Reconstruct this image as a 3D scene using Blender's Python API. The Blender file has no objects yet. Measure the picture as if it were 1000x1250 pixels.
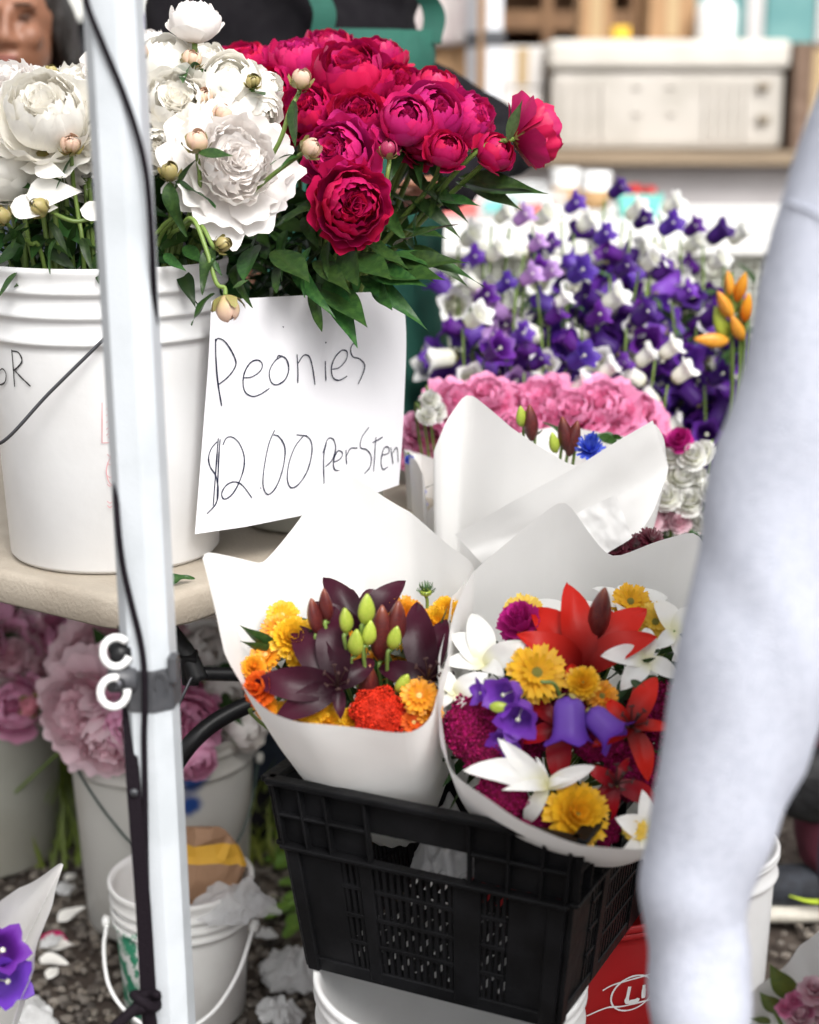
import bpy, bmesh, math, random
import numpy as np
from mathutils import Matrix, Vector, noise as mnoise

# ------------------------------------------------------------------ camera, sky, sun, exposure
scene = bpy.context.scene
COL = scene.collection
PITCH = math.radians(13.9); FPX = 2000.0; CAM_H = 1.29
cam_d = bpy.data.cameras.new('camera'); cam = bpy.data.objects.new('camera', cam_d); COL.objects.link(cam)
cam.location = (0, 0, CAM_H); cam.rotation_euler = (math.pi / 2 - PITCH, 0, 0)
cam_d.sensor_fit = 'VERTICAL'; cam_d.sensor_height = 36.0; cam_d.lens = 36.0 * FPX / 1250.0
cam_d.clip_start = 0.05; cam_d.clip_end = 500
cam_d.dof.use_dof = True; cam_d.dof.focus_distance = 1.90; cam_d.dof.aperture_fstop = 2.7; cam_d.dof.aperture_blades = 0
scene.camera = cam
scene.cycles.max_bounces = 14; scene.cycles.diffuse_bounces = 8
w = bpy.data.worlds.new('World'); scene.world = w; w.use_nodes = True
wn = w.node_tree.nodes; wl = w.node_tree.links
bg = wn['Background']
sky = wn.new('ShaderNodeTexSky'); sky.sky_type = 'NISHITA'; sky.sun_disc = False
SUN_EL, SUN_AZ = math.radians(46), math.radians(158)      # azimuth from +Y clockwise: behind the camera, to its right
sky.sun_elevation = SUN_EL; sky.sun_rotation = SUN_AZ; sky.dust_density = 4.0; sky.air_density = 1.0; sky.ozone_density = 1.0
hs = wn.new('ShaderNodeHueSaturation'); hs.inputs['Saturation'].default_value = 0.06     # cloud cover
wl.new(sky.outputs[0], hs.inputs['Color']); wl.new(hs.outputs[0], bg.inputs['Color'])
bg.inputs['Strength'].default_value = 0.15
sun_d = bpy.data.lights.new('sun', 'SUN'); sun = bpy.data.objects.new('sun', sun_d); COL.objects.link(sun)
sun_d.energy = 1.5; sun_d.angle = math.radians(25); sun_d.color = (1.0, 0.965, 0.92)
sd = Vector((math.sin(SUN_AZ) * math.cos(SUN_EL), math.cos(SUN_AZ) * math.cos(SUN_EL), math.sin(SUN_EL)))
sun.rotation_euler = (-sd).to_track_quat('-Z', 'Y').to_euler()
vs = scene.view_settings
scene.display_settings.display_device = 'sRGB'
vs.view_transform = 'Standard'; vs.look = 'None'; vs.gamma = 1.0; vs.exposure = 0.80; vs.use_curve_mapping = False

# ------------------------------------------------------------------ pixel -> direction -> point
_f = np.array([0, math.cos(PITCH), -math.sin(PITCH)]); _u = np.array([0, math.sin(PITCH), math.cos(PITCH)])
_r = np.array([1.0, 0, 0]); _o = np.array([0, 0, CAM_H])
def ray(x, y): return _f + _r * (x - 500) / FPX + _u * (625 - y) / FPX
def atz(x, y, z):
    d = ray(x, y); return Vector(_o + d * (z - CAM_H) / d[2])
def atY(x, y, Y):
    d = ray(x, y); return Vector(_o + d * Y / d[1])
def on_surf(x, y, g, Y=2.0):            # vertical surface Y = g(X)
    d = ray(x, y)
    for _ in range(14): Y = g(d[0] * Y / d[1])
    return Vector(_o + d * Y / d[1])
def ppm(Y, y):                           # metres per photo pixel at distance Y, row y
    d = ray(500, y); return (Y / d[1]) / FPX

RND = random.Random(7)
def rs(seed): return np.random.RandomState(seed)

# ------------------------------------------------------------------ object helpers
def new_mesh(name, V, F, mats=(), smooth=True, attrs=None, midx=None):
    me = bpy.data.meshes.new(name)
    V = np.asarray(V, dtype=float).reshape(-1, 3)
    me.from_pydata(V.tolist(), [], [tuple(int(i) for i in f) for f in F])
    for m in (mats if isinstance(mats, (list, tuple)) else [mats]): me.materials.append(m)
    if smooth: me.polygons.foreach_set('use_smooth', [True] * len(me.polygons))
    if midx is not None: me.polygons.foreach_set('material_index', list(midx))
    for k, a in (attrs or {}).items():
        at = me.attributes.new(k, 'FLOAT', 'POINT'); at.data.foreach_set('value', np.asarray(a, dtype=np.float32))
    me.update()
    return me
WI = {}
# every child is written with its WORLD matrix; WI keeps the inverse for its own children
def obj(name, me, parent=None, mw=None):
    o = bpy.data.objects.new(name, me); COL.objects.link(o)
    mw = mw if mw is not None else Matrix()
    if parent is not None:
        o.parent = parent; o.matrix_parent_inverse = WI[parent.name]
    o.matrix_basis = mw
    WI[o.name] = mw.inverted()
    return o
def tag(o, label, cat, group=None, kind=None):
    o['label'] = label; o['category'] = cat
    if group: o['group'] = group
    if kind: o['kind'] = kind
    return o
def thing(name, label, cat, loc=(0, 0, 0), group=None):
    o = bpy.data.objects.new(name, None); COL.objects.link(o)
    o.empty_display_size = 0.02
    o.location = loc; WI[o.name] = Matrix.Translation(-Vector(loc))
    return tag(o, label, cat, group)
def struct(o): o['kind'] = 'structure'; return o
def stuff(o): o['kind'] = 'stuff'; return o

class MB:
    def __init__(s): s.V = []; s.F = []; s.A = {}; s.n = 0
    def add(s, V, F, **attrs):
        V = np.asarray(V, dtype=float).reshape(-1, 3)
        for f in F: s.F.append(tuple(i + s.n for i in f))
        s.V.append(V); s.n += len(V)
        for k, a in attrs.items(): s.A.setdefault(k, []).append(np.broadcast_to(np.asarray(a, float), (len(V),)))
        return s
    def mesh(s, name, mats, smooth=True):
        return new_mesh(name, np.concatenate(s.V), s.F, mats, smooth, {k: np.concatenate(a) for k, a in s.A.items()})
    def build(s, name, mats, parent=None, smooth=True, mw=None): return obj(name, s.mesh(name, mats, smooth), parent, mw)

BOXF = [(0, 3, 2, 1), (4, 5, 6, 7), (0, 1, 5, 4), (1, 2, 6, 5), (2, 3, 7, 6), (3, 0, 4, 7)]
def boxv(c, s, rz=0.0, rx=0.0):
    x, y, z = s[0] / 2, s[1] / 2, s[2] / 2
    V = np.array([(-x, -y, -z), (x, -y, -z), (x, y, -z), (-x, y, -z), (-x, -y, z), (x, -y, z), (x, y, z), (-x, y, z)])
    M = np.array((Matrix.Rotation(rz, 3, 'Z') @ Matrix.Rotation(rx, 3, 'X')))
    return V @ M.T + np.array(c)
def bevel_mesh(me, width=0.004, seg=2):
    bm = bmesh.new(); bm.from_mesh(me)
    bmesh.ops.bevel(bm, geom=list(bm.edges), offset=width, segments=seg, affect='EDGES', profile=0.6)
    bm.to_mesh(me); bm.free(); return me
def box_obj(name, c, s, mat, parent=None, rz=0.0, rx=0.0, bev=0.004):
    me = new_mesh(name, boxv((0, 0, 0), s), BOXF, mat, smooth=False)
    if bev: bevel_mesh(me, bev)
    return obj(name, me, parent, Matrix.Translation(c) @ Matrix.Rotation(rz, 4, 'Z') @ Matrix.Rotation(rx, 4, 'X'))
def grid_faces(nu, nv, closed_u=False):
    F = []
    for j in range(nv - 1):
        for i in range(nu if closed_u else nu - 1):
            a = j * nu + i; b = j * nu + (i + 1) % nu
            F.append((a, b, b + nu, a + nu))
    return F
def catmull(P, n=8):
    P = [np.array(p, float) for p in P]
    if len(P) < 3: return np.array([P[0] + (P[-1] - P[0]) * t for t in np.linspace(0, 1, n + 1)])
    Q = [2 * P[0] - P[1]] + P + [2 * P[-1] - P[-2]]; out = []
    for i in range(1, len(Q) - 2):
        for k in range(n):
            t = k / n
            out.append(0.5 * (2 * Q[i] + (Q[i + 1] - Q[i - 1]) * t + (2 * Q[i - 1] - 5 * Q[i] + 4 * Q[i + 1] - Q[i + 2]) * t * t + (3 * Q[i] - Q[i - 1] - 3 * Q[i + 1] + Q[i + 2]) * t ** 3))
    out.append(Q[-2]); return np.array(out)
def tube(path, r, n=8, cap=True):
    P = np.array(path, float); m = len(P)
    R = np.broadcast_to(np.asarray(r, float), (m,))
    T = np.gradient(P, axis=0); T /= np.linalg.norm(T, axis=1)[:, None] + 1e-12
    N = np.cross(T[0], [0.3, 0.2, 0.93]); N /= np.linalg.norm(N) + 1e-12
    V = []
    for i in range(m):
        N = N - T[i] * N.dot(T[i]); N /= np.linalg.norm(N) + 1e-12
        B = np.cross(T[i], N)
        for k in range(n):
            a = 2 * math.pi * k / n
            V.append(P[i] + R[i] * (N * math.cos(a) + B * math.sin(a)))
    F = grid_faces(n, m, True)
    if cap: F += [tuple(range(n))[::-1], tuple(range((m - 1) * n, m * n))]
    return np.array(V), F
def tube_obj(name, pts, r, mat, parent=None, n=8, sm=6):
    P = catmull(pts, sm)
    if not np.isscalar(r): r = np.interp(np.linspace(0, 1, len(P)), np.linspace(0, 1, len(r)), r)
    V, F = tube(P, r, n); return obj(name, new_mesh(name, V, F, mat), parent)
def lathe(prof, n=48, cap=False):
    V = []
    for r, z in prof:
        for k in range(n):
            a = 2 * math.pi * k / n; V.append((r * math.cos(a), r * math.sin(a), z))
    F = grid_faces(n, len(prof), True)
    if cap: F += [tuple(range(n))[::-1], tuple(range((len(prof) - 1) * n, len(prof) * n))]
    return np.array(V), F
def aim(d, roll=0.0):                    # rotation taking +Z to d
    q = Vector(d).normalized().to_track_quat('Z', 'Y')
    return (q.to_matrix().to_4x4() @ Matrix.Rotation(roll, 4, 'Z'))
def trs(loc, rot=Matrix(), s=1.0):
    S = Matrix.Diagonal((s, s, s, 1)) if np.isscalar(s) else Matrix.Diagonal((s[0], s[1], s[2], 1))
    return Matrix.Translation(loc) @ rot @ S
def fbm(p, o=3):
    return mnoise.fractal(Vector(p), 1.0, 2.0, o)
def remesh(V, F, voxel, smooth=6):
    me = new_mesh('tmp', V, F); o = bpy.data.objects.new('tmp', me); COL.objects.link(o)
    m = o.modifiers.new('r', 'REMESH'); m.mode = 'VOXEL'; m.voxel_size = voxel
    if smooth:
        k = o.modifiers.new('s', 'SMOOTH'); k.factor = 0.5; k.iterations = smooth
    dg = bpy.context.evaluated_depsgraph_get()
    r = bpy.data.meshes.new_from_object(o.evaluated_get(dg))
    bpy.data.objects.remove(o); bpy.data.meshes.remove(me)
    r.polygons.foreach_set('use_smooth', [True] * len(r.polygons))
    return r
def capsule(mb, p0, p1, r0, r1, n=14, flat=1.0, side=None):
    p0 = np.array(p0, float); p1 = np.array(p1, float); d = p1 - p0; L = np.linalg.norm(d); d = d / (L + 1e-9)
    s = np.array(side if side is not None else (1, 0.01, 0.02), float); s = s - d * s.dot(d); s /= np.linalg.norm(s); t = np.cross(d, s)
    prof = [(r0 * math.cos(a), r0 * math.sin(a)) for a in np.linspace(-math.pi / 2 + 0.05, 0, 6)] + [(r1 * math.cos(a), L + r1 * math.sin(a)) for a in np.linspace(0, math.pi / 2 - 0.05, 6)]
    V = []
    for r, z in prof:
        for k in range(n):
            a = 2 * math.pi * k / n; V.append(p0 + d * z + s * r * math.cos(a) + t * r * flat * math.sin(a))
    mb.add(V, grid_faces(n, len(prof), True) + [tuple(range(n))[::-1], tuple(range((len(prof) - 1) * n, len(prof) * n))])
def ellipsoid(mb, c, r, rot=None, n=16, m=10):
    V = []
    for j in range(m):
        ph = -math.pi / 2 + 0.06 + (math.pi - 0.12) * j / (m - 1)
        for k in range(n):
            a = 2 * math.pi * k / n; V.append((r[0] * math.cos(ph) * math.cos(a), r[1] * math.cos(ph) * math.sin(a), r[2] * math.sin(ph)))
    V = np.array(V)
    if rot is not None: V = V @ np.array(rot.to_3x3()).T
    mb.add(V + np.array(c), grid_faces(n, m, True) + [tuple(range(n))[::-1], tuple(range((m - 1) * n, m * n))])
def wrinkle(me, amp, sc, seed=0, stretch=(1, 1, 1)):
    n = len(me.vertices); co = np.empty(n * 3); me.vertices.foreach_get('co', co); co = co.reshape(-1, 3)
    no = np.empty(n * 3); me.vertex_normals.foreach_get('vector', no); no = no.reshape(-1, 3)
    d = np.array([fbm((p[0] * sc * stretch[0] + seed, p[1] * sc * stretch[1], p[2] * sc * stretch[2])) for p in co])
    co += no * (amp * d)[:, None]; me.vertices.foreach_set('co', co.ravel()); me.update(); return me

# ------------------------------------------------------------------ materials
MATS = {}
def mat(name, col, rough=0.5, col2=None, nscale=8.0, bump=0.0, bscale=40.0, transl=0.0, spec=0.5, sheen=0.0, coat=0.0, alpha=1.0, trans=0.0,
        vcol=None, vpos=(0.0, 1.0), rndv=0.0, metal=0.0, stretch=None, sss=0.0, detail=4.0, hue=0.0, spots=None):
    if name in MATS: return MATS[name]
    m = bpy.data.materials.new(name); m.use_nodes = True; MATS[name] = m
    nt = m.node_tree; N = nt.nodes; L = nt.links
    b = N['Principled BSDF']; out = N['Material Output']
    def I(k, v):
        if k in b.inputs: b.inputs[k].default_value = v
    I('Roughness', rough); I('Metallic', metal); I('Specular IOR Level', spec); I('Sheen Weight', sheen); I('Coat Weight', coat); I('Alpha', alpha); I('Transmission Weight', trans)
    if sss: I('Subsurface Weight', sss); I('Subsurface Radius', (0.012, 0.006, 0.004)); I('Subsurface Scale', 1.0)
    tc = N.new('ShaderNodeTexCoord'); vec = tc.outputs['Object']
    if stretch:
        mp = N.new('ShaderNodeMapping'); mp.inputs['Scale'].default_value = stretch; L.new(vec, mp.inputs[0]); vec = mp.outputs[0]
    rgb = N.new('ShaderNodeRGB'); rgb.outputs[0].default_value = (*col, 1); cur = rgb.outputs[0]
    def mix(fac, a, bcol):
        x = N.new('ShaderNodeMix'); x.data_type = 'RGBA'; L.new(fac, x.inputs[0]); L.new(a, x.inputs[6])
        if isinstance(bcol, tuple): x.inputs[7].default_value = (*bcol, 1)
        else: L.new(bcol, x.inputs[7])
        return x.outputs[2]
    def mapr(v, a, c, lo=0.0, hi=1.0):
        r = N.new('ShaderNodeMapRange'); r.interpolation_type = 'SMOOTHSTEP'; L.new(v, r.inputs[0])
        for i, q in enumerate((a, c, lo, hi)): r.inputs[i + 1].default_value = q
        return r.outputs[0]
    if vcol is not None:                  # colour along the petal / leaf (grown into it)
        at = N.new('ShaderNodeAttribute'); at.attribute_name = 'pv'
        cur = mix(mapr(at.outputs['Fac'], vpos[0], vpos[1]), cur, vcol)
    if col2 is not None:
        nz = N.new('ShaderNodeTexNoise'); nz.inputs['Scale'].default_value = nscale; nz.inputs['Detail'].default_value = detail; L.new(vec, nz.inputs['Vector'])
        cur = mix(mapr(nz.outputs[0], 0.38, 0.68), cur, col2)
    for (c, r0, r1, sc) in (spots or []):  # (centre, inner radius, outer radius, colour): sprayed / stained marks
        dn = N.new('ShaderNodeVectorMath'); dn.operation = 'DISTANCE'; L.new(tc.outputs['Object'], dn.inputs[0]); dn.inputs[1].default_value = c
        nz = N.new('ShaderNodeTexNoise'); nz.inputs['Scale'].default_value = 45.0; L.new(tc.outputs['Object'], nz.inputs['Vector'])
        ad = N.new('ShaderNodeMath'); ad.operation = 'MULTIPLY_ADD'; L.new(nz.outputs[0], ad.inputs[0]); ad.inputs[1].default_value = r1 * 0.5; L.new(dn.outputs['Value'], ad.inputs[2])
        cur = mix(mapr(ad.outputs[0], r1 * 1.25, r0 + r1 * 0.25), cur, sc)
    if rndv or hue:
        oi = N.new('ShaderNodeObjectInfo'); h = N.new('ShaderNodeHueSaturation')
        at = N.new('ShaderNodeAttribute'); at.attribute_name = 'pr'
        sm = N.new('ShaderNodeMath'); sm.operation = 'ADD'; L.new(oi.outputs['Random'], sm.inputs[0]); L.new(at.outputs['Fac'], sm.inputs[1])
        fr = N.new('ShaderNodeMath'); fr.operation = 'FRACT'; L.new(sm.outputs[0], fr.inputs[0])
        r = N.new('ShaderNodeMapRange'); L.new(fr.outputs[0], r.inputs[0]); r.inputs[3].default_value = 1 - rndv; r.inputs[4].default_value = 1 + rndv * 0.6
        L.new(r.outputs[0], h.inputs['Value']); L.new(cur, h.inputs['Color'])
        if hue:
            r2 = N.new('ShaderNodeMapRange'); L.new(fr.outputs[0], r2.inputs[0]); r2.inputs[3].default_value = 0.5 - hue; r2.inputs[4].default_value = 0.5 + hue; L.new(r2.outputs[0], h.inputs['Hue'])
        cur = h.outputs[0]
    L.new(cur, b.inputs['Base Color'])
    if bump:
        nz = N.new('ShaderNodeTexNoise'); nz.inputs['Scale'].default_value = bscale; nz.inputs['Detail'].default_value = 5; L.new(vec, nz.inputs['Vector'])
        bp = N.new('ShaderNodeBump'); bp.inputs['Strength'].default_value = bump; bp.inputs['Distance'].default_value = 0.01; L.new(nz.outputs[0], bp.inputs['Height']); L.new(bp.outputs[0], b.inputs['Normal'])
    if transl:
        tr = N.new('ShaderNodeBsdfTranslucent'); L.new(cur, tr.inputs[0]); ms = N.new('ShaderNodeMixShader'); ms.inputs[0].default_value = transl
        L.new(b.outputs[0], ms.inputs[1]); L.new(tr.outputs[0], ms.inputs[2]); L.new(ms.outputs[0], out.inputs[0])
    return m

m_pole = mat('powder_coated_steel', (0.53, 0.56, 0.59), 0.42, (0.47, 0.50, 0.525), 14, 0.12, 420)
m_bucket = mat('white_bucket_plastic', (0.80, 0.80, 0.80), 0.38, (0.75, 0.745, 0.74), 9, 0.05, 60, transl=0.06)
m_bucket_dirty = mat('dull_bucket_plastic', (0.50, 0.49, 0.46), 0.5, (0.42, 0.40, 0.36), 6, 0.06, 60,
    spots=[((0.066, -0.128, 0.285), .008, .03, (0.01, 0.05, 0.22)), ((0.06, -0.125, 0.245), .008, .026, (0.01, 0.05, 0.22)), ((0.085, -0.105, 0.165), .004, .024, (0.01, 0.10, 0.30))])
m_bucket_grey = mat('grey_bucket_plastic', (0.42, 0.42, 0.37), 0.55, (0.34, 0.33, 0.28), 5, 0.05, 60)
m_table = mat('beige_table_plastic', (0.40, 0.35, 0.285), 0.6, (0.35, 0.30, 0.24), 11, 0.18, 220)
m_black = mat('black_metal', (0.008, 0.008, 0.009), 0.4, spec=0.3)
m_blackpl = mat('black_crate_plastic', (0.005, 0.005, 0.0055), 0.36, (0.008, 0.008, 0.009), 20, 0.12, 90, spec=0.09)
m_cord = mat('black_cord', (0.008, 0.005, 0.008), 0.8, bump=0.3, bscale=500, spec=0.15)
m_clamp = mat('dark_grey_plastic', (0.05, 0.052, 0.058), 0.45, (0.065, 0.066, 0.072), 60)
m_whitepl = mat('white_gloss_plastic', (0.80, 0.80, 0.79), 0.3)
m_wire = mat('grey_wire', (0.10, 0.10, 0.11), 0.35, metal=0.8)
m_paper = mat('white_wrap_paper', (0.90, 0.893, 0.878), 0.6, (0.885, 0.878, 0.864), 12, 0.08, 26, transl=0.2, spec=0.25)
m_sheet = mat('white_sign_paper', (0.80, 0.79, 0.82), 0.75, (0.77, 0.765, 0.795), 9, 0.10, 20, transl=0.08, spec=0.2)
m_ink = mat('dark_blue_pen_ink', (0.012, 0.016, 0.04), 0.5, spec=0.2)
m_ink_black = mat('black_marker_ink', (0.02, 0.02, 0.022), 0.5)
m_ink_red = mat('faded_red_ink', (0.62, 0.30, 0.32), 0.6)
m_white_ink = mat('white_print', (0.8, 0.8, 0.8), 0.5)
# petals and leaves
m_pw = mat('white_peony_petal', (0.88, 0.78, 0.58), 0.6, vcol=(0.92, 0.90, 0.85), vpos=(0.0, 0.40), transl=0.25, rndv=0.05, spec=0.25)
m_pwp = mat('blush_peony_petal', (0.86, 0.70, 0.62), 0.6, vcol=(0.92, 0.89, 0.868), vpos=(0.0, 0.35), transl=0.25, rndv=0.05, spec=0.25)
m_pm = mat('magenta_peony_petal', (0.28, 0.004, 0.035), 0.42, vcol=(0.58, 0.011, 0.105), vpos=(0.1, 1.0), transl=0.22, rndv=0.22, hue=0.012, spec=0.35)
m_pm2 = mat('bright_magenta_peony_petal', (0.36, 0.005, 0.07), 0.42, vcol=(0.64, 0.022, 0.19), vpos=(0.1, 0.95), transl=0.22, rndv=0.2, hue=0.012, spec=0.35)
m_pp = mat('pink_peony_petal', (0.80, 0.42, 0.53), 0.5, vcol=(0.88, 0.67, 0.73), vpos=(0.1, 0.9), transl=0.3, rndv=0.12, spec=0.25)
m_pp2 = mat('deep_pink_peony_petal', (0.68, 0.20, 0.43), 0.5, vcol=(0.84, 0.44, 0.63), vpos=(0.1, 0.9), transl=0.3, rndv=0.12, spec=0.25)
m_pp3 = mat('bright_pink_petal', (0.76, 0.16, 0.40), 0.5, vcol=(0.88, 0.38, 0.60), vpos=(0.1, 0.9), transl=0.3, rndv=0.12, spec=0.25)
m_leaf = mat('peony_leaf', (0.028, 0.074, 0.017), 0.36, (0.044, 0.105, 0.023), 14, 0.1, 60, vcol=(0.017, 0.055, 0.015), transl=0.16, rndv=0.4, hue=0.02, spec=0.3)
m_leafl = mat('pale_leaf', (0.09, 0.18, 0.06), 0.4, (0.06, 0.13, 0.04), 14, transl=0.3, rndv=0.3, hue=0.02)
m_stem = mat('green_stem', (0.16, 0.24, 0.05), 0.45, (0.12, 0.19, 0.04), 10, rndv=0.2)
m_sepal = mat('sepal_green', (0.22, 0.30, 0.07), 0.45, (0.38, 0.16, 0.10), 30, rndv=0.2)
m_budw = mat('cream_bud_petal', (0.52, 0.48, 0.16), 0.5, (0.70, 0.40, 0.34), 60, vcol=(0.76, 0.58, 0.42), vpos=(0.35, 0.9), transl=0.15, rndv=0.2)
m_budg = mat('green_bud', (0.20, 0.27, 0.05), 0.42, (0.42, 0.20, 0.14), 60, vcol=(0.30, 0.34, 0.09), vpos=(.3, 1), rndv=0.25)
m_budm = mat('magenta_bud', (0.20, 0.02, 0.05), 0.42, (0.45, 0.03, 0.12), 35)
m_plum = mat('plum_lily_petal', (0.014, 0.002, 0.006), 0.36, vcol=(0.048, 0.007, 0.018), vpos=(0.1, 0.9), transl=0.1, rndv=0.2, spec=0.16, bump=0.05, bscale=50)
m_red = mat('red_lily_petal', (0.14, 0.003, 0.003), 0.4, vcol=(0.56, 0.016, 0.008), vpos=(0.05, 0.7), transl=0.15, rndv=0.15, spec=0.2)
m_crim = mat('crimson_lily_petal', (0.12, 0.004, 0.010), 0.36, vcol=(0.36, 0.008, 0.014), vpos=(0.05, 0.8), transl=0.15, rndv=0.15, spec=0.2)
m_yel = mat('yellow_petal', (0.74, 0.36, 0.012), 0.5, vcol=(0.80, 0.47, 0.02), transl=0.25, rndv=0.15)
m_yel2 = mat('lemon_petal', (0.80, 0.52, 0.03), 0.5, vcol=(0.82, 0.60, 0.10), transl=0.3, rndv=0.12)
m_org = mat('orange_petal', (0.75, 0.22, 0.01), 0.5, vcol=(0.80, 0.36, 0.02), transl=0.25, rndv=0.18)
m_orr = mat('orange_red_petal', (0.62, 0.07, 0.006), 0.5, vcol=(0.74, 0.13, 0.012), transl=0.2, rndv=0.2)
m_cel = mat('red_celosia_velvet', (0.60, 0.030, 0.008), 0.7, (0.36, 0.010, 0.005), 60, rndv=0.35, spec=0.15)
m_celm = mat('magenta_celosia_velvet', (0.13, 0.002, 0.022), 0.7, (0.34, 0.006, 0.11), 9, rndv=0.45, spec=0.15)
m_mag = mat('magenta_ray_petal', (0.42, 0.01, 0.16), 0.5, vcol=(0.55, 0.02, 0.26), transl=0.2, rndv=0.2)
m_vio = mat('violet_bell_petal', (0.17, 0.065, 0.46), 0.5, vcol=(0.125, 0.028, 0.38), vpos=(0.3, 1.0), transl=0.3, rndv=0.2, hue=0.015)
m_viod = mat('deep_violet_bell_petal', (0.065, 0.010, 0.17), 0.5, vcol=(0.095, 0.016, 0.25), vpos=(0.2, 1.0), transl=0.25, rndv=0.3, hue=0.015)
m_lil = mat('lilac_bell_petal', (0.48, 0.26, 0.58), 0.5, vcol=(0.50, 0.30, 0.62), transl=0.3, rndv=0.12)
m_belw = mat('white_bell_petal', (0.80, 0.80, 0.66), 0.5, vcol=(0.88, 0.88, 0.86), transl=0.25, rndv=0.06)
m_lilw = mat('white_lily_petal', (0.80, 0.78, 0.52), 0.4, vcol=(0.88, 0.875, 0.845), vpos=(0.0, 0.45), transl=0.3, rndv=0.05)
m_blue = mat('blue_cornflower_petal', (0.05, 0.08, 0.60), 0.5, vcol=(0.07, 0.13, 0.70), transl=0.2, rndv=0.2)
m_lgreen = mat('lime_bud', (0.30, 0.40, 0.04), 0.38, (0.40, 0.45, 0.07), 20, rndv=0.15)
m_dbud = mat('wine_bud', (0.07, 0.010, 0.012), 0.35, (0.12, 0.02, 0.015), 30, vcol=(0.24, 0.06, 0.025), vpos=(0.75, 1.0))
m_cone = mat('green_flower_centre', (0.20, 0.25, 0.05), 0.6, (0.30, 0.20, 0.03), 60, 0.4, 200)
m_gold = mat('gold_stamens', (0.62, 0.46, 0.16), 0.6)
m_dark = mat('dark_anther', (0.03, 0.008, 0.006), 0.7)

# ------------------------------------------------------------------ petals, leaves, flowers
def shell_petal(R, phimax, halfw, flare, ruffle, seed, nu=9, nv=9, zs=1.0, z0=0.0, tip=0.30, notch=0.05):
    q = rs(seed); U = np.linspace(-1, 1, nu); ph = q.uniform(0, 6.28, 6); V = []; pv = []
    for j in range(nv):
        v = j / (nv - 1)
        for u in U:
            edge = 1 - tip * abs(u) ** 2.4 + notch * math.sin(u * 7 + ph[0]) + notch * 0.7 * math.sin(u * 15 + ph[1])
            phi = v * phimax * edge
            rf = ruffle * v * v * (math.sin(u * 4.5 + ph[2]) * 0.6 + math.sin(u * 9 + ph[3] + v * 3) * 0.5)
            rad = R * (1 + rf + 0.05 * abs(u) ** 2 * (1 if flare >= 0 else -1))
            az = u * halfw
            s = math.sin(phi) * rad * (1 + flare * v * v) + (0.03 if j == 0 else 0) * R
            V.append((s * math.cos(az), s * math.sin(az), z0 + zs * R * (1 - math.cos(phi)) * (1 - 0.35 * max(flare, 0) * v) + 0.06 * R * rf))
            pv.append(v)
    return np.array(V), grid_faces(nu, nv), np.array(pv)
def rotz(V, a):
    c, s = math.cos(a), math.sin(a); return V @ np.array([[c, s, 0], [-s, c, 0], [0, 0, 1]])
def tilt_y(V, a):
    c, s = math.cos(a), math.sin(a); return V @ np.array([[c, 0, -s], [0, 1, 0], [s, 0, c]])

PEONY = {}
def ruffles(mb, q, n, rad, top):            # crumpled heart petals standing up through the middle of a bloom
    for i in range(n):
        r = rad * math.sqrt((i + .5) / n); a = i * 2.39996 + q.uniform(-.3, .3); wd = q.uniform(.24, .36); h = q.uniform(.36, .5); p = q.uniform(0, 6.28); lean = r * .95 + q.uniform(.05, .40)
        zt = top - .42 * r * r + q.uniform(-.08, .05); V = []; pv = []
        for j in range(6):
            v = j / 5
            for u in np.linspace(-1, 1, 7):
                x = r + h * (v - 1) * math.sin(lean) - .16 * abs(u) ** 2 + .035 * v * math.sin(3.5 * u + p) - .07 * v * v; y = wd * u * (.55 + .45 * math.sin(math.pi * min(1, .2 + .62 * v))); z = zt - h * (1 - v) * math.cos(lean) - .07 * abs(u) ** 2.5 * v + .018 * math.sin(6 * u + p) * v
                V.append((x, y, z)); pv.append(.35 + .65 * v)
        V = np.array(V); c0 = V[:, :2].mean(0); t = q.uniform(-.25, .25); W = V.copy(); W[:, 0] = c0[0] + (V[:, 0] - c0[0]) * math.cos(t) - (V[:, 1] - c0[1]) * math.sin(t); W[:, 1] = c0[1] + (V[:, 0] - c0[0]) * math.sin(t) + (V[:, 1] - c0[1]) * math.cos(t)
        mb.add(rotz(W, a), grid_faces(7, 6), pv=pv, pr=q.uniform(0, 1))
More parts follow.
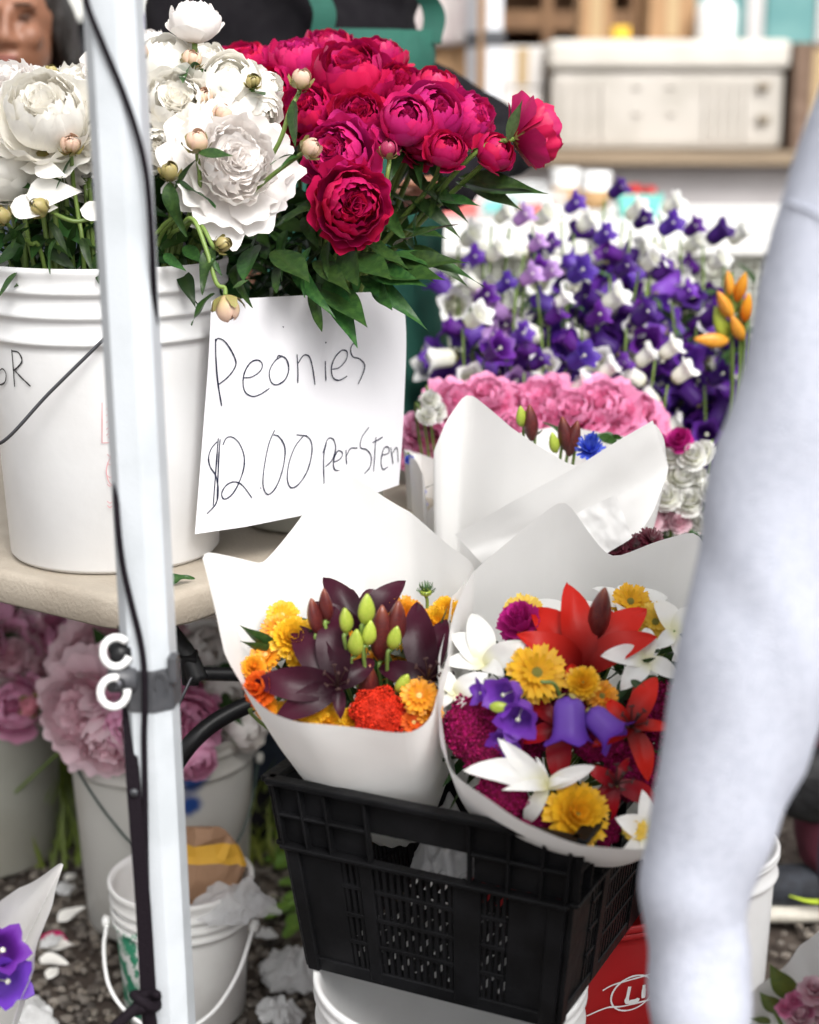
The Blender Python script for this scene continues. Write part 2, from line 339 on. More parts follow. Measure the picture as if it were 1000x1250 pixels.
def peony_proto(kind, seed):
    key = (kind, seed)
    if key in PEONY: return PEONY[key]
    q = rs(seed * 31 + len(kind)); core = MB(); guards = []
    if kind == 'ball':                      # globe of cupped overlapping petals, ruffled heart
        for i in range(24):
            t = i / 23
            R = 0.93 - 0.36 * t
            V, F, pv = shell_petal(R, math.radians(112 + 18 * t + q.uniform(-10, 10)), 0.66 - 0.1 * t, -0.03, 0.06 + 0.05 * t, seed * 100 + i, 11, 9, z0=(1 - R) * 1.15, tip=0.2, notch=0.022)
            core.add(rotz(tilt_y(V, q.uniform(-.08, .08)), 2.39996 * i + q.uniform(-.2, .2)), F, pv=pv, pr=q.uniform(0, 1))
        ruffles(core, q, 26, .58, 1.47)
        specs = [(8, 1.0, 96, 0.66, 0.06, 0.08), (4, 1.04, 72, 0.70, 0.30, 0.10)]
    elif kind == 'open':                    # loose: skirt of broad petals, tuft of narrow ones
        for i in range(34):
            t = i / 33
            R = 0.9 - 0.4 * t + q.uniform(-.05, .05)
            V, F, pv = shell_petal(R, math.radians(96 + 26 * t + q.uniform(-12, 12)), 0.56 - 0.12 * t, 0.02, 0.09, seed * 100 + i, 10, 9, z0=(1 - R) * 0.95, tip=0.25, notch=0.04)
            core.add(rotz(tilt_y(V, q.uniform(-.12, .14)), 2.39996 * i + q.uniform(-.3, .3)), F, pv=pv, pr=q.uniform(0, 1))
        ruffles(core, q, 34, .64, 1.36)
        specs = [(9, 1.0, 78, 0.55, 0.35, 0.09), (8, 1.05, 58, 0.52, 0.75, 0.09)]
    elif kind == 'cup':                     # half open smooth bowl
        for i in range(15):
            t = i / 14
            R = 0.93 - 0.35 * t
            V, F, pv = shell_petal(R, math.radians(128 + 26 * t + q.uniform(-8, 8)), 0.8 - 0.15 * t, -0.06, 0.045, seed * 100 + i, 9, 9, z0=(1 - R) * 1.1, tip=0.2, notch=0.025)
            core.add(rotz(V, 2.39996 * i + q.uniform(-.2, .2)), F, pv=pv, pr=q.uniform(0, 1))
        ruffles(core, q, 9, .30, 1.5)
        specs = [(5, 1.0, 112, 0.85, -0.02, 0.04), (3, 1.03, 84, 0.7, 0.2, 0.05)]
    gm = []
    for li, (n, R, ph, hw, fl, ru) in enumerate(specs):
        for k in range(n):
            V, F, pv = shell_petal(R, math.radians(ph + q.uniform(-7, 7)), hw * q.uniform(.9, 1.1), fl + q.uniform(-.05, .08), ru, seed * 977 + li * 50 + k, 17, 13, tip=0.24, notch=0.016)
            V = tilt_y(V, q.uniform(-.06, .06))
            gm.append((V, F, pv, 2 * math.pi * (k + li * 0.5) / n + q.uniform(-.15, .15)))
    PEONY[key] = (core, gm); return PEONY[key]
PMESH = {}
def peony_meshes(kind, seed, m):
    k = (kind, seed, m.name)
    if k not in PMESH:
        core, gm = peony_proto(kind, seed)
        PMESH[k] = (core.mesh('petals', m), [(new_mesh('petal', V, F, m, attrs={'pv': pv, 'pr': np.full(len(V), RND.random())}), a) for V, F, pv, a in gm])
    return PMESH[k]

def leaf_data(L=1.0, W=0.30, droop=0.25, fold=0.25, nu=7, nv=14, wave=0.02, seed=0, tipp=1.6):
    q = rs(seed); V = []; pv = []; p = q.uniform(0, 6.28)
    for j in range(nv):
        v = j / (nv - 1); wd = W * (math.sin(math.pi * min(1, v ** 0.72)) ** 1.05) * (1 - 0.22 * v) + 0.003
        for u in np.linspace(-1, 1, nu):
            V.append((L * v * (1 - 0.08 * droop * v), wd * u, -droop * v * v + fold * abs(u) * wd + wave * math.sin(v * 9 + p) * u))
            pv.append(abs(u))
    return np.array(V), grid_faces(nu, nv), np.array(pv)
LEAFM = {}
def leaf_mesh(m, var):
    k = (m.name, var)
    if k not in LEAFM:
        V, F, pv = leaf_data(W=(0.14, 0.17, 0.12, 0.20)[var % 4], droop=(0.12, 0.3, 0.45, -0.05)[var % 4], seed=var, wave=(.02, .035, .02, .01)[var % 4])
        LEAFM[k] = new_mesh('leaf', V, F, m, attrs={'pv': pv})
    return LEAFM[k]
def leaf_mx(base, d, L, roll=0.0, up=(0, 0, 1)):
    X = Vector(d).normalized(); Y = Vector(up).cross(X)
    if Y.length < 1e-3: Y = Vector((0, 1, 0)).cross(X)
    Y.normalize(); Z = X.cross(Y)
    R = Matrix((X, Y, Z)).transposed().to_4x4()
    return trs(base, R @ Matrix.Rotation(roll, 4, 'X'), L)
def add_leaf(parent, base, d, L, m=None, roll=0.0, var=None, name='leaf', up=(0, 0, 1)):
    return obj(name, leaf_mesh(m or m_leaf, RND.randrange(4) if var is None else var), parent, leaf_mx(base, d, L, roll, up))

RIM = None                               # (centre, rim height, radius) of the bucket being filled: stems leave through its mouth
def stem_path(a, b, sag=0.03, ax=None):
    if RIM is not None and ax is not None:
        c, zr, r = RIM; a = Vector(a); b = Vector(b); d = Vector((b.x - c[0], b.y - c[1], 0))
        if d.length > r * .8: d = d.normalized() * r * .8
        ax = Vector(ax).normalized(); m_ = Vector((c[0] + d.x, c[1] + d.y, zr)); e_ = b - ax * min(.05, (b - m_).length * .35)
        return [a, m_, m_.lerp(e_, .55) + Vector((0, 0, .012)), e_, b]
    a = Vector(a); b = Vector(b)
    if ax is None: mid = (a + b) / 2 + Vector((0, 0, -sag)); return [a, mid, b]
    ax = Vector(ax).normalized(); L = (b - a).length
    return [a, a.lerp(b, 0.45) + Vector((0, 0, sag)), b - ax * min(0.06, L * 0.25), b]
def sepals(mb, R, n=5, L=0.5, open_=1.0, seed=1):
    for k in range(n):
        V, F, pv = shell_petal(R, math.radians(60) * L * 2, 0.42, 0.15 * open_, 0.03, seed + k, 5, 5, tip=0.55)
        mb.add(rotz(V, 2 * math.pi * k / n), F, pv=pv)
SEP = {}
def sep_mesh(R=1.02, L=0.45):
    k = (R, L)
    if k not in SEP:
        mb = MB(); sepals(mb, R, 5, L); SEP[k] = mb.mesh('sepals', m_sepal)
    return SEP[k]

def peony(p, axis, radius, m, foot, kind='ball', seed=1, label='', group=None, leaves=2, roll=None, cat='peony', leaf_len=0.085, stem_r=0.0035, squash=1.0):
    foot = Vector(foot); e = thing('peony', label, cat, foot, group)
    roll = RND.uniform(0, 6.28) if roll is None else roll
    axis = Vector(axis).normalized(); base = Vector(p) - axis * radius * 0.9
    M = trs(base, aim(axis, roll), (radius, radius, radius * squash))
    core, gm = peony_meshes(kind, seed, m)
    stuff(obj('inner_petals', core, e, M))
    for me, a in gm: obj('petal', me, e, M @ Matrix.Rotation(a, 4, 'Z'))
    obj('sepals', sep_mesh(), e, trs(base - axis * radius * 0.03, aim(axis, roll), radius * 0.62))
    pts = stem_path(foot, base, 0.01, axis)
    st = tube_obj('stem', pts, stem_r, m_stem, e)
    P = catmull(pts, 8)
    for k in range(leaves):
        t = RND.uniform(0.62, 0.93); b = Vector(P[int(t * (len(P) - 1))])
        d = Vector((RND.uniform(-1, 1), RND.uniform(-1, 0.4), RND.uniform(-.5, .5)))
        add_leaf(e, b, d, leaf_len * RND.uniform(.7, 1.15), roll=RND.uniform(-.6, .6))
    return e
BUD = {}
def bud_mesh(m, seed=1):
    k = (m.name, seed)
    if k not in BUD:
        mb = MB()
        for i in range(9):
            V, F, pv = shell_petal(1.0 - (.075 * i if i < 4 else .2 + .025 * i), math.radians(146 + 4 * i), 0.8, -0.04, 0.035, seed * 10 + i, 11, 12, z0=0.085 * i if i < 4 else .22 + .03 * i, tip=0.3, notch=0.015)
            mb.add(rotz(V, 2.39996 * i), F, pv=pv, pr=RND.random())
        BUD[k] = mb.mesh('bud', m)
    return BUD[k]
def peony_bud(p, axis, radius, m, foot, label, group=None, leaves=1, seed=1, via=None, lf=0.05):
    e = thing('peony_bud', label, 'flower bud', foot, group)
    axis = Vector(axis).normalized(); base = Vector(p) - axis * radius
    obj('bud', bud_mesh(m, seed), e, trs(base, aim(axis, RND.uniform(0, 6)), radius))
    obj('sepals', sep_mesh(1.04, 0.8), e, trs(base - axis * radius * 0.02, aim(axis, RND.uniform(0, 6)), radius))
    pts = [Vector(foot)] + [Vector(v) for v in (via or [])] + [base - axis * radius * 0.5, base]
    if not via: pts = stem_path(foot, base, 0.0, axis)
    tube_obj('stem', pts, 0.0026, m_stem, e)
    for k in range(leaves):
        d = Vector((RND.uniform(-1, 1), RND.uniform(-1, .2), RND.uniform(-.8, .3))); add_leaf(e, base - axis * radius * 0.6, d, lf * RND.uniform(.8, 1.2), roll=RND.uniform(-.5, .5))
    return e

# --- lilies
def lily_petal_data(W=0.20, recurve=0.55, seed=0, nu=7, nv=12, lift=0.75):
    V = []; pv = []
    for j in range(nv):
        v = j / (nv - 1); wd = W * (math.sin(math.pi * (0.08 + 0.92 * v) ** 0.85) ** 0.8) + 0.003
        ang = lift * (1 - v) - recurve * v * v
        for u in np.linspace(-1, 1, nu):
            V.append((0, wd * u, 0.10 * abs(u) ** 1.5 * wd * 2 + 0.012 * math.sin(v * 11 + u * 3 + seed))); pv.append(v)
    V = np.array(V).reshape(nv, nu, 3); x = z = 0.0; out = []
    for j in range(nv):
        v = j / (nv - 1); a = lift * (1 - v) ** 1.2 - recurve * v * v
        out.append(V[j] * [1, 1, 1] + np.array([x - math.sin(a) * 0, 0, z]))
        x += math.cos(a) / (nv - 1); z += math.sin(a) / (nv - 1)
    return np.concatenate(out), grid_faces(nu, nv), np.array(pv)
LILYM = {}
def lily_meshes(m):
    if m.name not in LILYM:
        ms = []
        for i, (W, rc, lf) in enumerate([(0.27, 0.5, .7), (0.19, 0.75, .65), (0.26, 0.25, .85), (0.29, 0.9, .6)]):
            V, F, pv = lily_petal_data(W, rc, i * 1.7, lift=lf); ms.append(new_mesh('petal', V, F, m, attrs={'pv': pv}))
        mb = MB()
        for k in range(6):
            a = k * math.pi / 3 + .4; P = catmull([(0, 0, 0), (.10 * math.cos(a), .10 * math.sin(a), .3), (.2 * math.cos(a), .2 * math.sin(a), .52)], 4); mb.add(*tube(P, .012, 5))
            mb.add(boxv((.21 * math.cos(a), .21 * math.sin(a), .53), (.09, .03, .03), a + 1.57), BOXF)
        mb.add(*tube(catmull([(0, 0, 0), (.02, 0, .35), (.05, .02, .66)], 4), [.02] * 8 + [.035], 6))
        LILYM[m.name] = (ms, mb.mesh('stamens', m_dark))
    return LILYM[m.name]
def lily(p, axis, size, m, foot, label, group=None, roll=0.0, petals=6, open_=1.0, seed=0):
    q = random.Random(seed + 5); e = thing('lily', label, 'lily', foot, group)
    ms, stm = lily_meshes(m); axis = Vector(axis).normalized(); M = trs(p, aim(axis, roll), size)
    for k in range(petals):
        T = Matrix.Rotation(k * math.pi / 3 + q.uniform(-.12, .12), 4, 'Z') @ Matrix.Translation((0.02, 0, 0)) @ Matrix.Rotation(q.uniform(-.2, .15) - (1 - open_) * 0.9, 4, 'Y') @ Matrix.Rotation(q.uniform(-.2, .2), 4, 'X')
        obj('petal', ms[(0, 1, 2, 1, 3, 1)[k % 6] if seed % 2 else (0, 1)[k % 2]], e, M @ T @ Matrix.Diagonal((q.uniform(.92, 1.08),) * 3 + (1,)))
    if m is not m_lilw: obj('stamens', stm, e, M)
    tube_obj('stem', [Vector(foot), Vector(p) - axis * 0.05, Vector(p)], 0.003, m_stem, e)
    return e
def lily_px(cx, cy, Y, tips, m, foot, label, group=None, face=(0, -.8, .6), stamens=True, wide=.72):
    """a lily whose petals run from its throat to the given tip pixels; tips = (x, y, dY[, mesh variant])"""
    e = thing('lily', label, 'lily', foot, group); ms, stm = lily_meshes(m); c = atY(cx, cy, Y); F_ = Vector(face).normalized()
    for k, t in enumerate(tips):
        d = atY(t[0], t[1], Y + t[2]) - c; var = t[3] if len(t) > 3 else k % 2
        L = d.length / .90; X = d.normalized(); Yv = F_.cross(X)
        if Yv.length < 1e-3: Yv = Vector((1, 0, 0))
        Yv.normalize(); Z = X.cross(Yv); R = Matrix((X, Yv, Z)).transposed().to_4x4() @ Matrix.Rotation(.22, 4, 'Y')
        obj('petal', ms[var], e, trs(c, R @ Matrix.Rotation(RND.uniform(-.25, .25), 4, 'X'), (L, L * wide, L)))
    if stamens: obj('stamens', stm, e, trs(c, aim(F_, .3), .062))
    tube_obj('stem', [Vector(foot), c - F_ * .05, c], .003, m_stem, e)
    return e
def bud_long_mesh(m):
    k = ('long', m.name)
    if k not in BUD:
        V = []; pv = []; n = 12; nv = 12
        for j in range(nv):
            v = j / (nv - 1); r = 0.21 * math.sin(math.pi * (0.06 + 0.92 * v ** 0.9)) ** 0.75 * (1 - 0.15 * v)
            for i in range(n):
                a = 2 * math.pi * i / n; rr = r * (1 + 0.10 * math.cos(3 * a)); V.append((rr * math.cos(a), rr * math.sin(a), v)); pv.append(v)
        BUD[k] = new_mesh('bud', V, grid_faces(n, nv, True) + [tuple(range((nv - 1) * n, nv * n))], m, attrs={'pv': pv})
    return BUD[k]
def lily_bud(p, axis, L, m, foot, label, group, fat=1.0):
    e = thing('lily_bud', label, 'flower bud', foot, group); axis = Vector(axis).normalized()
    b = Vector(p) - axis * L / 2
    obj('bud', bud_long_mesh(m), e, trs(b, aim(axis, RND.uniform(0, 2)), (L * fat, L * fat, L)))
    tube_obj('stem', [Vector(foot), b - axis * 0.03, b], 0.0022, m_stem, e, 6)
    return e
# --- many-rayed flowers
def ray_petal(L, W, cup, seed, nu=4, nv=5, notch=0.0):
    q = rs(seed); V = []; pv = []
    for j in range(nv):
        v = j / (nv - 1); wd = W * (math.sin(math.pi * (0.12 + 0.74 * v)) ** 0.7)
        for u in np.linspace(-1, 1, nu):
            V.append((L * v * (1 - notch * (1 - abs(u)) * (v > .9)), wd * u, cup * L * v * v + 0.25 * wd * abs(u) + 0.03 * L * math.sin(5 * u + seed))); pv.append(v)
    return np.array(V), grid_faces(nu, nv), np.array(pv)
RAYM = {}
def ray_mesh(m, style):
    k = (m.name, style)
    if k in RAYM: return RAYM[k]
    q = rs(len(style) * 7 + len(m.name)); mb = MB()
    spec = {'zinnia': [(22, 1.0, .15, .05), (20, .86, .14, .30), (18, .70, .12, .55), (14, .54, .10, .8), (10, .40, .09, 1.1)],
            'gerbera': [(20, 1.0, .16, -.02), (18, .92, .15, .18), (14, .6, .09, .5)],
            'marigold': [(16, 1.0, .22, .1), (16, .9, .2, .45), (14, .8, .2, .9), (12, .7, .18, 1.5), (9, .6, .16, 2.6), (6, .6, .15, 5)],
            'carnation': [(14, 1.0, .26, .15), (14, .92, .24, .5), (12, .85, .22, 1.0), (10, .8, .2, 2.0), (8, .75, .2, 4.0)],
            'cornflower': [(16, 1.0, .14, .1), (16, .9, .12, .6), (14, .8, .1, 1.2), (12, .7, .08, 2.4)],
            'button': [(26, 1.0, .06, .3), (24, .9, .06, .8)]}[style]
    for li, (n, L, W, cup) in enumerate(spec):
        for i in range(n):
            V, F, pv = ray_petal(L * q.uniform(.9, 1.06), W, min(cup, 1.4), li * 40 + i, notch=.06)
            t = math.atan(cup) * 0.75 + q.uniform(-.09, .09)
            V = tilt_y(V, -t * 0.55) if cup < 1.4 else tilt_y(V, -t * 0.8)
            V[:, 2] += li * 0.035
            mb.add(rotz(V, 2 * math.pi * (i + .5 * (li % 2)) / n + q.uniform(-.08, .08)), F, pv=pv, pr=q.uniform(0, 1))
    RAYM[k] = mb.mesh('petals', m); return RAYM[k]
DISC = {}
def disc_mesh(m, r=0.22):
    k = (m.name, r)
    if k not in DISC:
        mb = MB(); q = rs(3)
        ellipsoid(mb, (0, 0, .06), (r, r, r * .55))
        for i in range(46):
            a = i * 2.39996; rr = r * math.sqrt(i / 46); mb.add(boxv((rr * math.cos(a), rr * math.sin(a), .06 + math.sqrt(max(0, r * r - rr * rr)) * .55), (.045, .045, .06), a), BOXF)
        DISC[k] = mb.mesh('centre', m)
    return DISC[k]
def rayflower(p, axis, r, m, style, foot, name, label, cat, group=None, disc=m_cone, discr=0.22):
    e = thing(name, label, cat, foot, group); axis = Vector(axis).normalized(); M = trs(p, aim(axis, RND.uniform(0, 6)), r)
    obj('petals', ray_mesh(m, style), e, M)
    if disc: obj('centre', disc_mesh(disc, discr), e, M)
    tube_obj('stem', [Vector(foot), Vector(p) - axis * 0.04, Vector(p)], 0.002, m_stem, e, 6)
    return e
CELM = {}
def celosia_mesh(m, seed):
    k = (m.name, seed)
    if k not in CELM:
        mb = MB(); q = rs(seed); ellipsoid(mb, (0, 0, 0), (.86, .86, .62)); mb.A = {'pr': [np.zeros(mb.n)]}
        oc = np.array([(1, 0, 0), (-1, 0, 0), (0, 1, 0), (0, -1, 0), (0, 0, 1), (0, 0, -1)], float); of = [(0, 2, 4), (2, 1, 4), (1, 3, 4), (3, 0, 4), (2, 0, 5), (1, 2, 5), (3, 1, 5), (0, 3, 5)]
        n = 620
        for i in range(n):
            z = 1 - 1.5 * (i + .5) / n; a = i * 2.39996; s = math.sqrt(max(0, 1 - z * z)); d = np.array((s * math.cos(a), s * math.sin(a), z))
            w = 1 + .14 * math.sin(d[0] * 7 + seed) * math.sin(d[1] * 6) + q.uniform(-.05, .08); c = d * [.88, .88, .66] * w
            sz = q.uniform(.035, .075); mb.add(oc * [sz, sz, sz * 1.3] @ np.array(Matrix.Rotation(q.uniform(0, 3), 3, (q.uniform(-1, 1), q.uniform(-1, 1), .3)).transposed()) + c, of, pr=q.uniform(0, 1))
        CELM[k] = mb.mesh('flower_head', m, smooth=False)
    return CELM[k]
def celosia(p, axis, r, m, foot, label, group=None, seed=1):
    e = thing('celosia', label, 'celosia', foot, group); axis = Vector(axis).normalized()
    obj('flower_head', celosia_mesh(m, seed), e, trs(p, aim(axis, RND.uniform(0, 6)), r))
    tube_obj('stem', [Vector(foot), Vector(p) - axis * 0.05, Vector(p)], 0.003, m_stem, e, 6)
    return e
# --- bellflowers
def bell_data(n=20, flare=0.25, seed=0):
    prof = [(.08, 0), (.25, .08), (.31, .22), (.32, .42), (.33, .62), (.36, .78), (.43, .91), (.53, 1.0)]
    V = []; pv = []
    for j, (r, z) in enumerate(prof):
        v = j / (len(prof) - 1)
        for k in range(n):
            a = 2 * math.pi * k / n; lob = math.cos(5 * a)
            rr = r * (1 + (.16 * v ** 3) * lob + .05 * (1 - v) * lob); zz = z + (.07 * v ** 4) * lob - flare * .25 * v ** 6
            V.append((rr * math.cos(a), rr * math.sin(a), zz)); pv.append(v)
    V += [(0.09 * math.cos(k * 1.05), .09 * math.sin(k * 1.05), 0.01) for k in range(6)]; pv += [0] * 6
    F = grid_faces(n, len(prof), True) + [tuple(range(len(V) - 6, len(V)))]
    return np.array(V), F, np.array(pv)
BELL = {}
def bell_mesh(m):
    if m.name not in BELL:
        V, F, pv = bell_data(); BELL[m.name] = new_mesh('bell', V, F, m, attrs={'pv': pv})
    return BELL[m.name]
CLAP = []
def clapper():
    if not CLAP:
        mb = MB(); mb.add(*tube(catmull([(0, 0, .1), (0, 0, .5), (0, 0, .78)], 3), [.03] * 5 + [.03, .07], 6)); CLAP.append(mb.mesh('stigma', m_belw))
    return CLAP[0]
def add_bell(parent, base, axis, L, m, cal=True):
    M = trs(base, aim(axis, RND.uniform(0, 6)), L); b = obj('bell', bell_mesh(m), parent, M); obj('stigma', clapper(), b, M)
    if cal: obj('sepals', sep_mesh(1.02, 0.45), b, trs(Vector(base) - Vector(axis).normalized() * L * .06, aim(axis), L * .30))
    return b
def bell_stalk(top, foot, n, m, label, group, L=0.04, frac=0.5, leafy=4, seed=0, bare=False):
    q = random.Random(seed); e = thing('bellflower', label, 'bellflower', foot, group)
    top = Vector(top); foot = Vector(foot); P = catmull([foot, foot.lerp(top, .5) + Vector((q.uniform(-.02, .02), q.uniform(-.02, .02), 0)), top], 10)
    V, F = tube(P, np.linspace(.004, .002, len(P)), 6); obj('stem', new_mesh('stem', V, F, m_stem), e)
    for k in range(n):
        t = 1 - frac * (k / max(1, n - 1)) ** 0.9; b = Vector(P[int(t * (len(P) - 1))]); a = k * 2.4 + q.uniform(-.4, .4)
        d = Vector((math.cos(a), math.sin(a) - .75, q.uniform(-.45, .75) if k else .9)).normalized()
        add_bell(e, b + d * .012, d, L * q.uniform(.8, 1.15) * (0.75 + 0.35 * min(1, k / 4)), m, cal=True)
    for k in range(leafy):
        b = Vector(P[int(q.uniform(.25, .9) * (len(P) - 1))]); add_leaf(e, b, (q.uniform(-1, 1), q.uniform(-1, .5), q.uniform(.0, .8)), q.uniform(.04, .08), m_leafl)
    return e
def foliage(name, label, cat, box, n, L, m, seed, outward=None, group=None):
    q = random.Random(seed); mb = MB(); dat = [leaf_data(W=w_, droop=dd, seed=i, nu=5, nv=8) for i, (w_, dd) in enumerate([(.16, .2), (.2, .35), (.13, .1)])]
    for i in range(n):
        c = Vector([q.uniform(*box[k]) for k in range(3)]); V, F, pv = dat[i % 3]
        d = Vector((q.uniform(-1, 1), q.uniform(-1, .4), q.uniform(-.6, .8))) + Vector(outward or (0, 0, 0))
        M = np.array(leaf_mx(c, d, L * q.uniform(.6, 1.2), q.uniform(-1, 1))); mb.add(V @ M[:3, :3].T + M[:3, 3], F, pv=pv, pr=q.uniform(0, 1))
    return tag(stuff(mb.build(name, m)), label, cat, group)

# ------------------------------------------------------------------ ground
def make_ground():
    m = mat('damp_dark_soil', (0.055, 0.040, 0.032), 0.9, (0.095, 0.075, 0.06), 9, 0.8, 30)
    nx = 40; xs = np.concatenate([[-300, -60, -15, -6], np.linspace(-3, 4, nx), [8, 20, 60, 300]]); ys = np.concatenate([[-40, -8, -2], np.linspace(0.5, 5, 36), [7, 12, 30, 100, 400]])
    V = []
    for y in ys:
        for x in xs: V.append((x, y, -0.012 + 0.010 * fbm((x * 3, y * 3, 1)) if -3 < x < 4 and 0.5 < y < 5 else -0.012))
    struct(obj('ground', new_mesh('ground', V, grid_faces(len(xs), len(ys)), m)))
    # gravel: real stones
    q = rs(11); mb = MB()
    ico = bmesh.new(); bmesh.ops.create_icosphere(ico, subdivisions=1, radius=1); IV = np.array([v.co[:] for v in ico.verts]); ico.verts.index_update(); IF = [tuple(v.index for v in f.verts) for f in ico.faces]; ico.free()
    var = [IV * (1 + q.uniform(-.22, .22, (len(IV), 1))) for _ in range(12)]
    for (x0, x1, y0, y1, n, s0, s1) in [(-.95, -.12, 1.75, 2.95, 5200, .004, .011), (.35, 1.1, 1.7, 2.9, 2200, .004, .010), (-.12, .4, 1.75, 2.4, 900, .004, .010)]:
        for i in range(n):
            s = s0 + (s1 - s0) * q.uniform() ** 2.2; x = q.uniform(x0, x1); y = q.uniform(y0, y1)
            V = var[i % 12] * [s * q.uniform(.8, 1.4), s, s * .7]
            mb.add(rotz(V, q.uniform(0, 6.28)) + [x, y, s * .35 - .004], IF, pr=q.uniform(0, 1))
    mg = mat('gravel_stone', (0.12, 0.098, 0.08), 0.85, (0.21, 0.185, 0.16), 55, 0.3, 200, rndv=0.65, hue=0.01)
    o = mb.build('gravel', mg, smooth=False); tag(stuff(o), 'grey brown gravel scattered over the dark soil', 'gravel')
make_ground()

# ------------------------------------------------------------------ buckets
def bucket(name, label, c, h, rt, rb, m, ridges=(0.030, 0.058, 0.088), group=None, bail=None, bail_m=None, bail_r=0.0022, cat='bucket', ear=True):
    c = Vector(c); e = thing(name, label, cat, c, group)
    def R(z): return rb + (rt - rb) * z / h
    pr = [(0.001, 0.004), (rb - .014, .004), (rb - .006, 0.0005), (rb - .001, .006)]
    stops = sorted([h - d for d in ridges]); z = 0.03
    for s in stops:
        pr += [(R(s - .012), s - .012), (R(s - .003) - .0005, s - .003), (R(s) + .0045, s - .0008), (R(s) + .0055, s + .0015), (R(s) + .0045, s + .005), (R(s) + .0028, s + .008)]
    pr += [(R(h) + .0030, h - .010), (R(h) + .0050, h - .006), (R(h) + .0050, h - .001), (R(h) + .003, h + .001), (R(h) - .001, h), (R(h) - .004, h - .008), (rb - .004, .012), (0.001, .010)]
    V, F = lathe(pr, 72); b = obj('body', new_mesh('body', V, F, m), e, Matrix.Translation(c))
    if bail:
        tube_obj('handle', bail, bail_r, bail_m or m_wire, e, 8, 10)
        if ear:
            for p in (bail[0], bail[-1]):
                v, f = lathe([(.001, -.004), (.009, -.004), (.010, .004), (.006, .007), (.001, .008)], 14)
                d = (Vector(p) - c); d.z = 0; obj('handle_ear', new_mesh('handle_ear', v, f, m), e, trs(p, aim(d.normalized())))
    return e
def cyl_front(c, r):                    # the camera-facing side of an upright round body
    return lambda X: c[1] - math.sqrt(max(1e-6, r * r - min(.96 * r * r, (X - c[0]) ** 2)))
# ------------------------------------------------------------------ strokes of pen or marker laid on a surface
def strokes(name, polys, g, width, m, parent, off=0.0012, zoom=(0, 0, 1.0), smooth=5):
    mb = MB()
    for P in polys:
        Q = catmull([(zoom[0] + p[0] / zoom[2], zoom[1] + p[1] / zoom[2], 0) for p in P], smooth)[:, :2]
        pts = []
        for (x, y) in Q:
            p = on_surf(x, y, g); e = 1e-3; n = Vector(((g(p.x + e) - g(p.x - e)) / (2 * e), -1, 0)).normalized(); pts.append((p + n * off, n))
        if len(Q) < 2: continue
        L = []
        for i, (p, n) in enumerate(pts):
            t = (pts[min(i + 1, len(pts) - 1)][0] - pts[max(i - 1, 0)][0]); s = n.cross(t)
            s = s.normalized() if s.length > 1e-9 else Vector((1, 0, 0)); wd = width * (0.75 + 0.4 * RND.random() * (0.3 < i / len(pts) < 0.9)); L += [p - s * wd / 2, p + s * wd / 2]
        mb.add([tuple(v) for v in L], [(2 * i, 2 * i + 1, 2 * i + 3, 2 * i + 2) for i in range(len(pts) - 1)])
    return mb.build(name, m, parent)

# ------------------------------------------------------------------ folding table
TZ = 0.74
def make_table():
    e = thing('folding_table', 'beige plastic folding table with rounded corner holding the peony buckets', 'table', (-.35, 2.2, 0))
    C = np.array((-.298, 1.782)); eL = np.array((-.82, .572)); eR = np.array((.572, .82)); A, B = 1.83, .77; rc = .085
    P = []
    for (cx, cy, a0) in [(rc, rc, 180), (A - rc, rc, 270), (A - rc, B - rc, 0), (rc, B - rc, 90)]:
        for k in range(13):
            a = math.radians(a0 + 90 * k / 12); u, v = cx + rc * math.cos(a), cy + rc * math.sin(a); P.append((u, v))
    P = np.array(P); n = len(P); cen = np.array((A / 2, B / 2))
    def ring(inset, z): return [(*(C + eL * p[0] + eR * p[1]), z) for p in (cen + (P - cen) * (1 - inset / np.array((A / 2, B / 2))))]
    V = []; prof = [(.03, TZ - .040), (.004, TZ - .042), (.0, TZ - .038), (.0, TZ - .010), (.002, TZ - .004), (.006, TZ - .0008), (.012, TZ), (.2, TZ)]
    for i, z in prof: V += ring(i, z)
    F = grid_faces(n, len(prof), True) + [tuple(range((len(prof) - 1) * n, len(prof) * n))]
    F = [tuple(reversed(f)) for f in F] + [tuple(range(n))]
    obj('table_top', new_mesh('table_top', V, F, m_table, smooth=False), e)
    me = e.children[0].data
    me.polygons.foreach_set('use_smooth', [len(f.vertices) == 4 for f in me.polygons])
    def w2(u, v, z): return Vector((*(C + eL * u + eR * v), z))
    for u in (.68, 1.6):
        for v in (.12, .66):
            tube_obj('leg', [w2(u, v, TZ - .04), w2(u, v, .35), w2(u, v, 0)], .0125, m_black, e, 10)
        tube_obj('cross_bar', [w2(u, .12, .62), w2(u, .66, .62)], .0125, m_black, e, 10)
    # hinged brace that shows beside the tent pole
    tube_obj('brace', [atY(206, 945, 1.93), atY(235, 905, 1.93), atY(268, 878, 1.95), atY(310, 858, 1.97), atY(360, 842, 2.0)], .0115, m_black, e, 10)
    tube_obj('brace', [atY(205, 770, 1.98), atY(228, 800, 1.97), atY(243, 832, 1.96)], .013, m_black, e, 10)
    tube_obj('brace', [atY(238, 822, 1.97), atY(320, 824, 2.0)], .009, m_black, e, 10)
    tube_obj('brace_rod', [atY(214, 868, 1.93), atY(224, 848, 1.93), atY(234, 826, 1.94)], .0022, m_wire, e, 8)
    box_obj('hinge', atY(232, 815, 1.97), (.022, .02, .045), m_black, e, 0, .3, .003)
make_table()

